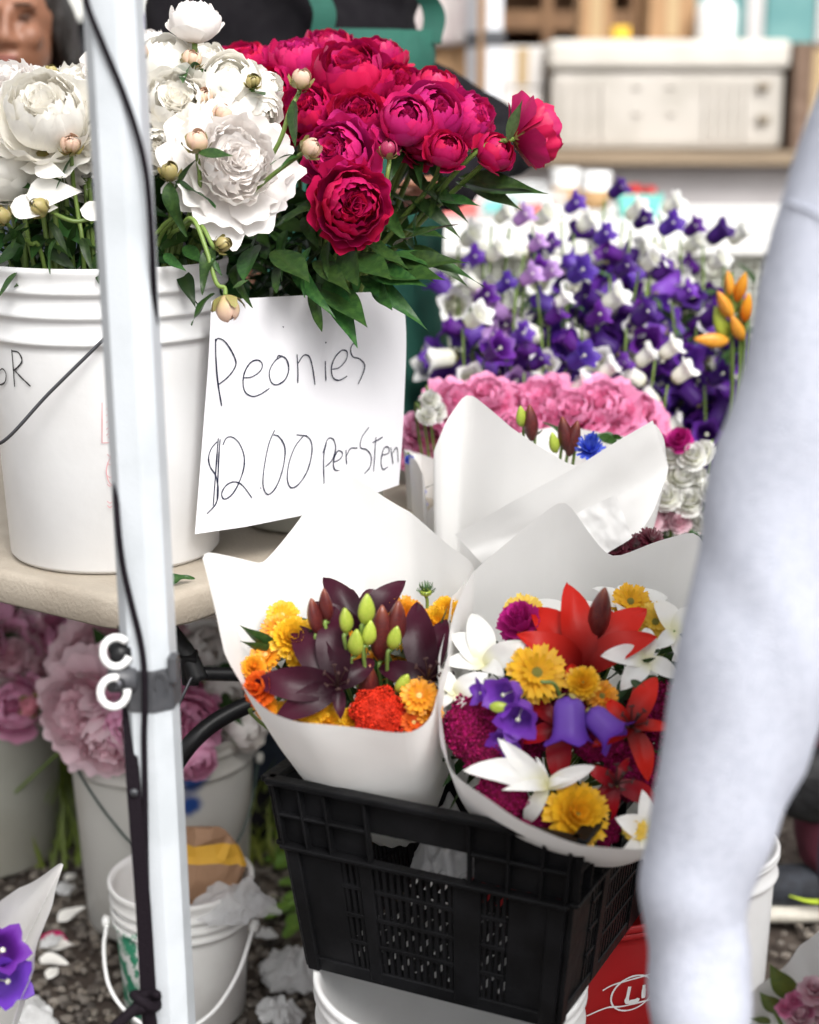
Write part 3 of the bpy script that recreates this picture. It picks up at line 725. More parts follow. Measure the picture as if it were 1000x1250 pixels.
# bucket of white peonies
BW = Vector((-.376, 2.030, TZ + .001)); BWH, BWT, BWB = .368, .1475, .1325
bw = bucket('bucket', 'large white plastic bucket on the table holding white peonies', BW, BWH, BWT, BWB, m_bucket, (0.029, 0.057, 0.088),
            bail=[atY(152, 392, 1.884), atY(140, 402, 1.876), atY(128, 413, 1.873), atY(60, 480, 1.866), atY(0, 541, 1.868), Vector((BW[0] - .135, 1.935, TZ + .185)), Vector((BW[0] - .153, 2.0, TZ + .215)), Vector((BW[0] - .150, 2.05, TZ + .275))], ear=False)
gb = lambda X: BW[1] - math.sqrt(max(1e-6, .1425 ** 2 - min(.0195, (X - BW[0]) ** 2)))
Z5 = (0, 320, 1.923)
strokes('lettering', [[(-4, 262), (8, 250), (17, 262), (14, 282), (0, 287), (-8, 275), (-4, 262)], [(30, 205), (34, 250), (37, 292)], [(30, 208), (46, 212), (54, 232), (40, 250), (33, 253)], [(36, 252), (52, 270), (74, 291)]], gb, .0022, m_ink_black, bw, .0016, Z5)
st = [[(240, 317), (240, 424)], [(240, 317), (266, 317)], [(240, 424), (266, 422)]]
for yy in (330, 345, 360, 376, 392, 406): st.append([(250, yy), (256, yy - 4), (262, yy + 2), (254, yy + 5)])
for yy in (450, 470, 500, 520, 560, 570): st.append([(252, yy), (258, yy + 5), (264, yy + 2)])
st.append([(268, 450), (256, 465), (250, 490), (256, 515), (268, 525)])
strokes('stamp', st, lambda X: BW[1] - math.sqrt(max(1e-6, .139 ** 2 - min(.0185, (X - BW[0]) ** 2))), .0012, m_ink_red, bw, .0018, Z5)

# bucket of magenta peonies, behind the sign
BM = Vector((-.135, 2.185, TZ + .001))
bucket('bucket', 'grey plastic bucket of magenta peonies hidden behind the price sign', BM, .305, .112, .098, m_bucket_grey, (0.03, 0.06))

# the price sign
def gs(X):
    t = (X + .255) / .25
    return 1.925 + .16 * t - .03 * math.sin(math.pi * max(0, min(1, t))) + .10 * max(0, t - .93) ** 1.0
def poly_at(P, t):
    P = np.array(P, float); d = np.concatenate([[0], np.cumsum(np.linalg.norm(np.diff(P, axis=0), axis=1))]); d /= d[-1]
    return np.array([np.interp(t, d, P[:, 0]), np.interp(t, d, P[:, 1])])
def make_sign():
    top = catmull([(258, 367, 0), (320, 363, 0), (380, 360, 0), (440, 357, 0), (474, 357, 0), (487, 364, 0)], 6)[:, :2]; bot = [(238, 652), (300, 643), (370, 629), (430, 612), (487, 592)]
    lef = catmull([(258, 367, 0), (255, 430, 0), (250, 500, 0), (243, 590, 0), (238, 652, 0)], 6)[:, :2]; rig = catmull([(487, 364, 0), (494, 380, 0), (496, 420, 0), (494, 480, 0), (491, 540, 0), (487, 592, 0)], 6)[:, :2]
    n = 33; V = []
    tl, tr, bl, br = map(np.array, (top[0], top[-1], bot[0], bot[-1]))
    for j in range(n):
        t = j / (n - 1)
        for i in range(n):
            s = i / (n - 1)
            p = (1 - t) * poly_at(top, s) + t * poly_at(bot, s) + (1 - s) * poly_at(lef, t) + s * poly_at(rig, t) - ((1 - s) * (1 - t) * tl + s * (1 - t) * tr + (1 - s) * t * bl + s * t * br)
            V.append(tuple(on_surf(p[0], p[1], gs)))
    F = [tuple(reversed(f)) for f in grid_faces(n, n)]
    e = thing('price_sign', 'white paper sheet handwritten Peonies 2.00 per stem taped to the bucket', 'sign', on_surf(365, 640, gs))
    obj('sheet', new_mesh('sheet', V, F, m_sheet), e)
    Z = (230, 340, 3.571)
    T = [[(118, 262), (120, 350), (128, 450), (145, 555)], [(118, 275), (130, 260), (160, 275), (190, 320), (207, 365), (195, 400), (165, 435), (130, 462)],
         [(240, 432), (275, 428), (310, 405), (322, 375), (305, 355), (275, 362), (250, 395), (238, 440), (245, 490), (275, 512), (310, 505), (352, 478)],
         [(405, 338), (375, 360), (352, 405), (360, 450), (385, 462), (420, 440), (436, 395), (425, 350), (395, 335), (385, 345)],
         [(472, 330), (476, 400), (475, 455)], [(476, 370), (500, 335), (525, 340), (540, 390), (550, 462)], [(595, 360), (596, 400), (598, 445)], [(595, 276), (599, 281)],
         [(625, 395), (655, 388), (685, 355), (690, 320), (668, 312), (640, 340), (622, 385), (628, 430), (655, 443), (690, 425)],
         [(733, 282), (715, 285), (705, 310), (715, 340), (745, 350), (766, 375), (760, 410), (738, 460)], [(410, 208), (414, 213)],
         [(125, 710), (100, 740), (88, 780), (95, 820), (120, 860), (130, 920), (120, 980), (80, 1025)], [(130, 695), (122, 800), (108, 990)], [(138, 700), (132, 790), (125, 960)],
         [(150, 725), (165, 695), (190, 690), (220, 715), (242, 770), (240, 830), (215, 900), (185, 945), (155, 960), (145, 935), (165, 900), (200, 885), (235, 900), (277, 955)], [(312, 910), (316, 915)],
         [(375, 660), (350, 720), (330, 820), (325, 900), (345, 940), (380, 910), (410, 830), (420, 740), (395, 690), (370, 680)],
         [(500, 685), (465, 730), (438, 800), (430, 870), (445, 910), (480, 895), (520, 830), (538, 740), (520, 690), (470, 680)],
         [(600, 715), (588, 780), (590, 895)], [(585, 760), (605, 700), (630, 700), (640, 740), (625, 790), (595, 820)],
         [(632, 800), (660, 785), (670, 760), (650, 750), (632, 790), (635, 830), (665, 840)], [(685, 745), (686, 780), (688, 810)], [(688, 770), (705, 740), (735, 738)],
         [(785, 648), (755, 690), (748, 735), (775, 745), (795, 775), (790, 820), (765, 850)], [(815, 690), (810, 770), (805, 840)], [(800, 715), (822, 704), (845, 690)],
         [(840, 770), (870, 760), (870, 735), (850, 740), (838, 790), (845, 830), (868, 820)], [(880, 735), (885, 770), (890, 808)], [(888, 760), (898, 742), (908, 742), (912, 800)]]
    strokes('lettering', T[:11], gs, .0017, m_ink, e, .0012, Z); strokes('lettering', T[11:], gs, .0017, m_ink, e, .0012, Z)
make_sign()

# ------------------------------------------------------------------ tent pole with its fittings
def make_pole():
    p0 = atY(137, 0, 1.5); p1 = atY(206, 1250, 1.5); d = (p0 - p1).normalized()
    base = p1 - d * (p1.z / d.z); topp = base + d * 2.15
    e = thing('canopy_pole', 'white powder coated canopy tent pole with clamp and punched holes', 'pole', base)
    Rm = aim(d); L = (topp - base).length
    n = 8; r = .0268; V = []
    def prof(rr):
        out = []
        for (a, b) in [(-.55, -1), (.30, -1), (1, -.45), (1, .45), (.5, 1), (-.5, 1), (-1, .45), (-1, -.35)]: out.append((rr * a * .93, rr * b * .93))
        return out
    for z in (0, L): V += [(x, y, z) for x, y in prof(r)]
    me = new_mesh('tube', V, grid_faces(n, 2, True) + [tuple(range(n))[::-1], tuple(range(n, 2 * n))], m_pole, smooth=False); bevel_mesh(me, .0012, 2)
    M = Matrix.Translation(base) @ Rm @ Matrix.Rotation(-.16, 4, 'Z'); obj('tube', me, e, M)
    front = 1.5 - .0262
    def onp(x, y, dy=0.0): return atY(x, y, front - dy)
    # foot plate
    box_obj('foot_plate', base + Vector((0, 0, .004)), (.10, .10, .008), m_pole, e, .2)
    # clamp sleeve
    def sl(y): return (lambda t: base + d * t)((atY(182, y, 1.5).z - base.z) / d.z)
    V = []; c0 = sl(858); c1 = sl(808)
    for c in (c0, c1):
        for rr in (r * 1.10,):
            for x, y in prof(rr): V.append(tuple(M.to_3x3() @ Vector((x, y, 0)) + c))
    me = new_mesh('clamp', V, grid_faces(8, 2, True) + [tuple(range(8))[::-1], tuple(range(8, 16))], m_clamp, smooth=False); bevel_mesh(me, .001, 1); obj('clamp', me, e)
    box_obj('clamp_tab', atY(212, 815, 1.485), (.009, .018, .026), m_clamp, e, 0, 0, .002)
    V, F = tube(catmull([(-.006, 0, -.009), (-.006, 0, .003), (0, 0, .009), (.006, 0, .003), (.006, 0, -.009)], 5), .0009, 6); obj('clamp_mark', new_mesh('clamp_mark', V, F, m_clamp), e, Matrix.Translation(onp(197, 832, .0042)))
    v, f = lathe([(.001, -.002), (.011, -.002), (.0125, .0), (.0125, .022), (.010, .024), (.001, .024)], 20)
    obj('clamp_knob', new_mesh('clamp_knob', v, f, m_clamp), e, trs(atY(163, 829, 1.478), aim((-1, -.35, .1))))
    v, f = lathe([(.001, 0), (.0055, 0), (.0055, .006), (.004, .008), (.001, .008)], 14); obj('screw', new_mesh('screw', v, f, m_wire), e, trs(atY(147, 834, 1.462), aim((-.4, -1, .1))))
    v, f = lathe([(.001, 0), (.011, 0), (.011, .02), (.001, .02)], 16); obj('spacer', new_mesh('spacer', v, f, m_black), e, trs(atY(160, 796, 1.485), aim((-1, -.2, 0))))
    for (lx, y) in ((-.0095, 1014), (-.0095, 918)):
        pw = sl(y) + M.to_3x3() @ Vector((lx, -r * .93 - .0003, 0))
        v, f = lathe([(.0001, .0003), (.0042, .0003), (.0046, 0)], 20); obj('hole', new_mesh('hole', v, f, m_black), e, trs(pw, aim(M.to_3x3() @ Vector((0, -1, 0)))))
    # white hooks (open rings)
    for (x, y, a0, Yh, lab) in ((142, 796, .7, 1.47, 'upper'), (139, 845, 1.2, 1.452, 'lower')):
        c = atY(x, y, Yh); R = .0125; pts = [(R * math.cos(a), R * .30 * math.sin(a) * .4, R * 1.12 * math.sin(a)) for a in np.linspace(a0, a0 + 5.2, 22)]
        V, F = tube(np.array(pts), .0037, 10); h = obj('hook_ring', new_mesh('hook_ring', V, F, m_whitepl), None, Matrix.Translation(c) @ Matrix.Rotation(.25, 4, 'Z'))
        tag(h, 'white plastic open ring hanging above the clamp knob' if lab == 'upper' else 'white plastic open ring hanging on the screw of the clamp knob', 'ring')
    # cord down the pole
    pc = [onp(95, -40, .003), onp(106, 5, .003), onp(126, 55, .003), onp(150, 112, .003), onp(168, 165, .003), onp(179, 215, .003), onp(184, 270, .003), atY(187, 330, 1.48), atY(189, 420, 1.51), atY(175, 470, 1.535), atY(150, 540, 1.525), atY(142, 590, 1.49),
          atY(144, 640, 1.468), onp(150, 690, .004), onp(160, 735, .004), onp(171, 780, .005), onp(176, 815, .006), onp(177, 860, .006), onp(176, 900, .004), onp(177, 960, .004), onp(178, 1040, .004), onp(180, 1120, .004), onp(182, 1212, .006)]
    c = tube_obj('cord', pc, .0029, m_cord, None, 8, 6); tag(c, 'thin black cord winding down the canopy pole', 'cord')
    # flat strap and its knot
    e2 = thing('strap', 'flat black webbing strap knotted near the foot of the canopy pole', 'strap', atY(176, 1225, 1.46))
    P = catmull([tuple(atY(151, 764, 1.497)), tuple(atY(155, 830, 1.493)), tuple(atY(160, 920, 1.478)), tuple(atY(167, 1010, 1.467)), tuple(atY(175, 1110, 1.464)), tuple(atY(181, 1215, 1.464))], 8); V = []
    for i, p in enumerate(P):
        wd = .0056 + .0025 * (i / len(P)); V += [tuple(p + np.array((-wd, 0, 0))), tuple(p + np.array((wd, -.001, 0))), tuple(p + np.array((wd, .0015, 0))), tuple(p + np.array((-wd, .0025, 0)))]
    obj('webbing', new_mesh('webbing', V, grid_faces(4, len(P), True) + [(3, 2, 1, 0), tuple(range(4 * len(P) - 4, 4 * len(P)))], m_cord, smooth=False), e2)
    v, f = lathe([(.001, 0), (.004, 0), (.004, .002), (.001, .003)], 12); obj('rivet', new_mesh('rivet', v, f, m_clamp), e2, trs(atY(164, 967, 1.468), aim((0, -1, 0))))
    kp = []
    for a in np.linspace(0, 11, 60): kp.append(tuple(np.array(atY(178, 1222, 1.452)) + np.array((.011 * math.cos(a), .010 * math.sin(a), .006 * math.sin(a * .55) + .004 * math.cos(1.6 * a)))))
    V, F = tube(np.array(kp), .0050, 8); obj('knot', new_mesh('knot', V, F, m_cord), e2)
    tube_obj('tail', [atY(176, 1222, 1.45), atY(163, 1233, 1.44), atY(148, 1247, 1.435), atY(120, 1275, 1.43), atY(90, 1330, 1.43)], .0056, m_cord, e2)
    tube_obj('tail', [atY(180, 1228, 1.455), atY(184, 1260, 1.46), atY(186, 1320, 1.465)], .0075, m_cord, e2)
make_pole()

# ------------------------------------------------------------------ black crate
CRZ, CRH = .372, .230
cr_c = np.array((.020, 1.567)); cr_x = np.array((.900, -.436)); cr_y = np.array((.436, .900)); LB, LT, WB, WT = .286, .340, .36, .41
def crate_pt(side, s, h, d):
    """side 0 front, 1 right, 2 back, 3 left; s in -1..1 along the wall, h metres up, d metres outward"""
    t = h / CRH; l = (LB + (LT - LB) * t) / 2; wv = (WB + (WT - WB) * t) / 2; cy = WB / 2
    u, v = {0: (s * l, -wv - d), 1: (l + d, s * wv), 2: (-s * l, wv + d), 3: (-l - d, -s * wv)}[side]
    p = cr_c + cr_x * u + cr_y * (v + cy); return (p[0], p[1], CRZ + h)
def cbox(mb, side, s0, s1, h0, h1, d0, d1):
    mb.add([crate_pt(side, s, h, d) for (s, h, d) in [(s0, h0, d0), (s1, h0, d0), (s1, h0, d1), (s0, h0, d1), (s0, h1, d0), (s1, h1, d0), (s1, h1, d1), (s0, h1, d1)]], BOXF)
def make_crate():
    e = thing('crate', 'black slotted plastic crate holding paper wrapped bouquets on white bucket', 'crate', (*(cr_c + cr_y * .18), CRZ))
    def P(name, side, *a, bev=.0012):
        mb = MB(); cbox(mb, side, *a); me = mb.mesh(name, m_blackpl, False)
        if bev: bevel_mesh(me, bev, 1)
        return obj(name, me, e)
    for sd_ in range(4):
        P('flange', sd_, -1.03, 1.03, CRH - .007, CRH, -.004, .013)
        P('rail', sd_, -1.02, 1.02, .148, .153, -.002, .012)
        P('rail', sd_, -1.0, -.36, .186, .190, -.0005, .009); P('rail', sd_, .36, 1.0, .186, .190, -.0005, .009)
        # upper band: panels either side of the hand hold
        P('band_panel', sd_, -1.0, -.36, .153, CRH - .007, -.003, .0); P('band_panel', sd_, .36, 1.0, .153, CRH - .007, -.003, .0)
        P('band_panel', sd_, -.36, .36, .184, CRH - .007, -.003, .0)
        for s in (-1.0, -.82, -.64, -.36, .34, .60, .82, .985): P('rib', sd_, s, s + .018, .153, CRH - .007, 0, .010, bev=.0008)
        # lower wall
        posts = [(-1.0, -.60), (-.46, -.36), (.22, .42), (.60, 1.0)]
        for a, b in posts: P('post', sd_, a, b, .004, .148, -.003, .0 if b - a > .3 else .004)
        P('post', sd_, -1.0, -.90, .0, .148, 0, .006); P('post', sd_, .88, 1.0, .0, .148, 0, .006)
        P('base_rail', sd_, -1.0, 1.0, .0, .016, -.003, .003); 
        for (a, b, nb) in [(-.60, -.46, 3), (-.36, .22, 11), (.42, .60, 4)]:
            mb = MB()
            for k in range(nb):
                s = a + (b - a) * (k + .5) / nb; wd = (b - a) / nb * .26; cbox(mb, sd_, s - wd, s + wd, .014, .148, -.003, .001)
            stuff(mb.build('grille', m_blackpl, e, False))
            for h in (.045, .078, .112): P('grille_bar', sd_, a, b, h, h + .005, -.004, .0025, bev=.0006)
    mb = MB()
    for k in range(15):
        t = -1 + 2 * (k + .5) / 15; l = LB / 2; wv = WB / 2
        mb.add([(*(cr_c + cr_x * (t * l + o) + cr_y * v), CRZ + z) for z in (.001, .005) for o, v in ((-.005, 0), (.005, 0), (.005, WB), (-.005, WB))], BOXF)
    for k in range(8):
        v0 = WB * (k + .5) / 8; mb.add([(*(cr_c + cr_x * u + cr_y * (v0 + o)), CRZ + z) for z in (.002, .006) for u, o in ((-LB / 2, -.005), (LB / 2, -.005), (LB / 2, .005), (-LB / 2, .005))], BOXF)
    stuff(mb.build('floor_grid', m_blackpl, e, False))
make_crate()
# clear plastic sleeve lying inside the crate behind the hand hold
m_film = mat('clear_film', (0.86, 0.86, 0.88), 0.10, (0.92, 0.92, 0.93), 30, 0.5, 9, transl=0.3, alpha=0.34, spec=0.8)
def crumple(name, label, cat, c, r, m, seed, sub=4, amp=.35, sc=3.0, group=None, flat=None):
    """a sheet of film squeezed into a loose wad: two draped, sharply creased layers joined at their rim"""
    q = rs(seed); n = 30; V = []; F = []
    for lay in (0, 1):
        o0 = len(V)
        for j in range(n):
            for i in range(n):
                u, v = 2 * i / (n - 1) - 1, 2 * j / (n - 1) - 1; x = u * math.sqrt(1 - v * v / 2); y = v * math.sqrt(1 - u * u / 2); d = math.hypot(x, y); edge = 1 + .35 * fbm((x * 1.6 + seed, y * 1.6, 3)) + .12 * fbm((x * 6, y * 6, seed))
                rid = abs(fbm((x * 1.5 + seed * 3, y * 1.5, lay * 4.0), 2)) + .22 * abs(fbm((x * 3.2 + seed, y * 3.2, lay + 2.0), 1))
                z = (.75 if lay == 0 else -.25) * (1 - d ** 2.2) + (.9 if lay == 0 else .5) * (rid - .3) * (1.05 - .5 * d)
                V.append((x * edge, y * edge, max(-.5, z)))
        F += [tuple(k + o0 for k in f) for f in grid_faces(n, n)]
    me = new_mesh(name, V, F, m, smooth=True)
    return tag(obj(name, me, None, trs(c, Matrix.Rotation(seed * 1.3, 4, 'Z') @ Matrix.Rotation(.25, 4, 'X'), r)), label, cat, group)
crumple('plastic_sleeve', 'crumpled clear plastic sleeve inside the black crate', 'plastic', (*(cr_c + cr_y * .09), CRZ + .12), (.06, .05, .06), m_film, 3, amp=.5)

# buckets under and around the crate
bucket('bucket', 'white plastic bucket standing under the black crate', (.045, 1.625, .001), .3685, .146, .130, m_bucket, (0.02, 0.05))
m_redb = mat('red_bucket_plastic', (0.42, 0.012, 0.014), 0.4, (0.36, 0.010, 0.012), 9)
RB = Vector((.215, 1.865, .001)); rbk = bucket('bucket', 'red plastic bucket with a white oval logo under the crate', RB, .3685, .146, .132, m_redb, (0.015,))
gr = lambda X: RB[1] - math.sqrt(max(1e-6, .1435 ** 2 - min(.0195, (X - RB[0]) ** 2)))
ov = [(770 + 25 * math.cos(a), 1210 + 20 * math.sin(a) - 8 * math.cos(a)) for a in np.linspace(0, 6.283, 20)]
strokes('logo', [ov, [(716, 1238), (740, 1228), (760, 1226), (800, 1216)], [(735, 1207), (748, 1200), (775, 1192), (800, 1185)]], gr, .0022, m_white_ink, rbk, .004)
strokes('logo', [[(767, 1202), (765, 1212), (764, 1221), (775, 1219), (777, 1216)], [(784, 1200), (783, 1216)]], gr, .0055, m_white_ink, rbk, .0045)
bucket('bucket', 'small white bucket with a moulded ring standing behind the hooded sleeve', (.405, 2.10, .001), .30, .103, .095, m_bucket, (0.012, 0.04))
bucket('bucket', 'white bucket holding the bouquet with the blue cornflower', (.12, 2.20, .001), .36, .125, .115, m_bucket, (0.03, 0.06))

# buckets of pink peonies under the table
BB = Vector((-.398, 2.47, .001)); bb_h = .335
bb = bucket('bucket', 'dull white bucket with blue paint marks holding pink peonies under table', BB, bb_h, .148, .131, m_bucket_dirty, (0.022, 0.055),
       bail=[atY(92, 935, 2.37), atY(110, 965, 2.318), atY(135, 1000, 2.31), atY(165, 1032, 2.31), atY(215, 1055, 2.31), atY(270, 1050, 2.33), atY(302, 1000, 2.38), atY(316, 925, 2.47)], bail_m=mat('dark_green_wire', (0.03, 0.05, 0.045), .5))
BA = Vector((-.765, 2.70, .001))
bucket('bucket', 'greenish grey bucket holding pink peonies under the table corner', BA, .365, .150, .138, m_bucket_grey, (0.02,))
# small paint bucket
m_pail = mat('paint_pail', (0.72, 0.72, 0.70), 0.45, (0.63, 0.62, 0.60), 10, 0.06, 60)
def green_wear(m):
    nt = m.node_tree; N = nt.nodes; L = nt.links; b = N['Principled BSDF']; old = b.inputs['Base Color'].links[0].from_socket
    tc = N.new('ShaderNodeTexCoord'); sp = N.new('ShaderNodeSeparateXYZ'); L.new(tc.outputs['Object'], sp.inputs[0])
    nz = N.new('ShaderNodeTexNoise'); nz.inputs['Scale'].default_value = 26; nz.inputs['Detail'].default_value = 8; nz.inputs['Roughness'].default_value = .7; L.new(tc.outputs['Object'], nz.inputs['Vector'])
    a = N.new('ShaderNodeMapRange'); L.new(sp.outputs['X'], a.inputs[0]); a.inputs[1].default_value = -.015; a.inputs[2].default_value = -.075; a.inputs[3].default_value = -.16; a.inputs[4].default_value = .085
    z = N.new('ShaderNodeMapRange'); L.new(sp.outputs['Z'], z.inputs[0]); z.inputs[1].default_value = .165; z.inputs[2].default_value = .178; z.inputs[3].default_value = 0; z.inputs[4].default_value = -.5
    s = N.new('ShaderNodeMath'); s.operation = 'ADD'; L.new(nz.outputs[0], s.inputs[0]); L.new(a.outputs[0], s.inputs[1])
    s2 = N.new('ShaderNodeMath'); s2.operation = 'ADD'; L.new(s.outputs[0], s2.inputs[0]); L.new(z.outputs[0], s2.inputs[1])
    r = N.new('ShaderNodeMapRange'); L.new(s2.outputs[0], r.inputs[0]); r.inputs[1].default_value = .55; r.inputs[2].default_value = .60
    x = N.new('ShaderNodeMix'); x.data_type = 'RGBA'; L.new(r.outputs[0], x.inputs[0]); L.new(old, x.inputs[6]); x.inputs[7].default_value = (.02, .24, .13, 1); L.new(x.outputs[2], b.inputs['Base Color'])
green_wear(m_pail)
BC = Vector((-.329, 2.165, .001))
bc = bucket('pail', 'small white paint pail with worn green label holding rubbish', BC, .215, .100, .088, m_pail, (0.028, 0.045, 0.060), cat='bucket',
       bail=[atY(131, 1125, 2.15), atY(127, 1160, 2.10), atY(134, 1205, 2.05), atY(160, 1240, 2.03), atY(205, 1262, 2.02), atY(255, 1240, 2.03), atY(290, 1190, 2.06), atY(310, 1130, 2.13)], bail_m=m_whitepl, bail_r=.003)
pb = [c_ for c_ in bc.children if c_.name.startswith('body')][0].data; pb.materials.append(m_bucket)
for f_ in pb.polygons:
    if f_.normal.x * f_.center.x + f_.normal.y * f_.center.y < -.02: f_.material_index = 1
# paper bag and plastic bag in the pail
def make_bag():
    m = mat('brown_kraft_paper', (0.33, 0.19, 0.11), 0.75, (0.27, 0.15, 0.085), 14, 0.5, 22, transl=0.05)
    my = mat('yellow_print', (0.62, 0.34, 0.03), 0.7, (0.52, 0.27, 0.02), 14, 0.4, 22)
    e = thing('paper_bag', 'crumpled brown paper bag with a yellow band stuffed in the paint pail', 'bag', atY(255, 1085, 2.19))
    rows = [(1120, 204, 282), (1098, 206, 286), (1075, 207, 293), (1055, 207, 301), (1046, 208, 298), (1032, 208, 292), (1022, 210, 285), (1010, 214, 275)]
    n = 22; V = []
    for ri, (y, x0, x1) in enumerate(rows):
        for k in range(n):
            a = 2 * math.pi * k / n; xx = (x0 + x1) / 2 + (x1 - x0) / 2 * math.copysign(abs(math.cos(a)) ** .7, math.cos(a)); dy = -.040 * (1 - .09 * ri) * math.sin(a)
            p = atY(xx, y, 2.19 + dy * 1.0); p += Vector((fbm((xx * .05, y * .06, a)) * .005, fbm((xx * .06, y * .04, 5)) * .012, fbm((y * .05, xx * .05, 9)) * .004)); V.append(tuple(p))
    F = grid_faces(n, len(rows), True) + [tuple(range((len(rows) - 1) * n, len(rows) * n))]
    F = [tuple(reversed(f)) for f in F]
    me = new_mesh('sack', V, F, [m, my], smooth=False, midx=[1 if (k // n in (3, 4)) else 0 for k in range(len(F))]); obj('sack', me, e)
    strokes('lettering', [[(224, 1112), (221, 1103)], [(221, 1103), (226, 1101), (226, 1106), (222, 1107)], [(224, 1107), (229, 1110)], [(232, 1109), (229, 1100), (234, 1098)], [(230, 1104), (234, 1103)], [(232, 1109), (237, 1107)]], lambda X: 2.138, .0022, m_ink_black, e, .003)
make_bag()
crumple('plastic_bag', 'clear crumpled plastic bag hanging over the rim of the paint pail', 'bag', atY(285, 1105, 2.10), (.055, .04, .034), m_film, 5, amp=.55, sc=2.5)

# ------------------------------------------------------------------ paper wraps
def wrap(name, label, edge, apex, bulge=.02, r0=.025, n=120, rows=16, seed=1, crease=.004, group=None, m=None):
    E = [np.array(atY(*p)) for p in edge]; E.append(E[0]); P = np.array(E)
    d = np.concatenate([[0], np.cumsum(np.linalg.norm(np.diff(P, axis=0), axis=1))]); d /= d[-1]
    T = np.linspace(0, 1, n, endpoint=False); C = np.stack([np.interp(T, d, P[:, k]) for k in range(3)], 1)
    for _ in range(2): C = .25 * np.roll(C, 1, 0) + .5 * C + .25 * np.roll(C, -1, 0)
    ap = np.array(apex, float); cen = C.mean(0); ax = (cen - ap) / np.linalg.norm(cen - ap)
    V = []
    for j in range(rows):
        s = j / (rows - 1)
        for i in range(n):
            rel = C[i] - ap; out = rel - ax * rel.dot(ax); on = out / (np.linalg.norm(out) + 1e-9)
            base = ap + on * r0
            p = base + (C[i] - base) * s + on * bulge * math.sin(math.pi * s ** .8)
            w_ = .0045 * s * (1 - abs(((i * 9 / n + seed * .37 + .06 * s) % 1) * 2 - 1)) ** 1.6 + crease * (fbm((i * .045 + seed * 5, s * 2.2, seed)) + .6 * math.sin(i * .52 + 3 * s + seed) * (1 - s)); V.append(tuple(p + on * w_))
    o = obj(name, new_mesh(name, V, grid_faces(n, rows, True), m or m_paper)); return tag(o, label, 'wrapping paper', group)
def flap(name, top, lef, rig, bot, parent, m=None, n=21):
    """a flap of paper spanned between four edge lines given as (pixel, pixel, distance); lef joins top[0]-bot[0], rig joins top[-1]-bot[-1]"""
    def C3(P): return np.array([np.array(atY(*p)) for p in P])
    def at(P, t):
        d = np.concatenate([[0], np.cumsum(np.linalg.norm(np.diff(P, axis=0), axis=1))]); d /= d[-1]; return np.array([np.interp(t, d, P[:, k]) for k in range(3)])
    T, L_, R_, B = map(C3, (top, lef, rig, bot)); V = []
    for j in range(n):
        t = j / (n - 1)
        for i in range(n):
            s = i / (n - 1); p = (1 - t) * at(T, s) + t * at(B, s) + (1 - s) * at(L_, t) + s * at(R_, t) - ((1 - s) * (1 - t) * T[0] + s * (1 - t) * T[-1] + (1 - s) * t * B[0] + s * t * B[-1])
            V.append(tuple(p + np.array((0, .004 * fbm((s * 2, t * 2, 3)), 0))))
    return obj(name, new_mesh(name, V, grid_faces(n, n), m or m_paper), parent)
AP1, AP2, AP3 = (-.01, 1.75, .475), (.165, 1.79, .485), (.14, 2.19, .30)
wrap('paper_wrap', 'white paper cone wrapped around the bouquet of dark plum lilies',
     [(250, 672, 1.66), (257, 720, 1.63), (268, 775, 1.60), (283, 818, 1.57), (300, 845, 1.555), (330, 868, 1.54), (380, 880, 1.53), (430, 888, 1.525), (480, 894, 1.525), (508, 891, 1.53), (528, 874, 1.55), (538, 830, 1.59), (548, 770, 1.64), (562, 725, 1.68), (579, 690, 1.71), (535, 655, 1.745), (490, 622, 1.77), (450, 592, 1.78), (413, 571, 1.785), (385, 607, 1.775), (355, 648, 1.755), (326, 690, 1.725), (290, 681, 1.69)],
     AP1, .022, seed=1)
wrap('paper_wrap', 'white paper cone wrapped around the bouquet of red lilies and violet bells',
     [(552, 728, 1.70), (540, 790, 1.62), (534, 860, 1.56), (538, 910, 1.51), (560, 947, 1.475), (594, 972, 1.455), (630, 1000, 1.44), (690, 1024, 1.425), (740, 1033, 1.42), (790, 1038, 1.425), (840, 1015, 1.46), (872, 950, 1.52), (885, 860, 1.60), (885, 760, 1.70), (870, 690, 1.76), (851, 647, 1.79), (800, 665, 1.80), (746, 684, 1.80), (722, 655, 1.80), (690, 610, 1.80), (640, 645, 1.79), (590, 688, 1.76)],
     AP2, .036, seed=2)
w3 = wrap('paper_wrap', 'white paper cone wrapped around the bouquet with the blue cornflower',
     [(570, 478, 2.06), (545, 520, 2.05), (527, 555, 2.06), (560, 540, 2.22), (690, 520, 2.30), (800, 540, 2.22), (815, 572, 2.08), (808, 540, 2.04), (797, 512, 2.02), (750, 542, 1.985), (702, 571, 1.975), (650, 540, 1.99), (610, 508, 2.02)],
     AP3, .035, seed=3, crease=.003)
flap('overlap_flap', [(797, 513, 2.010), (750, 541, 1.976), (702, 571, 1.962), (628, 611, 1.955), (555, 652, 1.985)], [(797, 513, 2.010), (817, 573, 2.04), (798, 625, 2.02), (770, 668, 2.0)], [(555, 652, 1.985), (600, 700, 1.985)], [(770, 668, 2.0), (690, 700, 1.965), (600, 700, 1.985)], w3)
flap('corner_flap', [(704, 627, 1.935), (752, 603, 1.94)], [(704, 627, 1.935), (735, 680, 1.935)], [(752, 603, 1.94), (772, 656, 1.945)], [(735, 680, 1.935), (772, 656, 1.945)], w3)
wrap('paper_wrap', 'narrow white paper wrap of tiny blue flowers beside the price sign',
     [(494, 548, 2.24), (508, 562, 2.20), (517, 580, 2.19), (522, 625, 2.20), (540, 600, 2.25), (530, 560, 2.30), (505, 552, 2.32)], (.03, 2.27, .40), .004, seed=5, r0=.012)
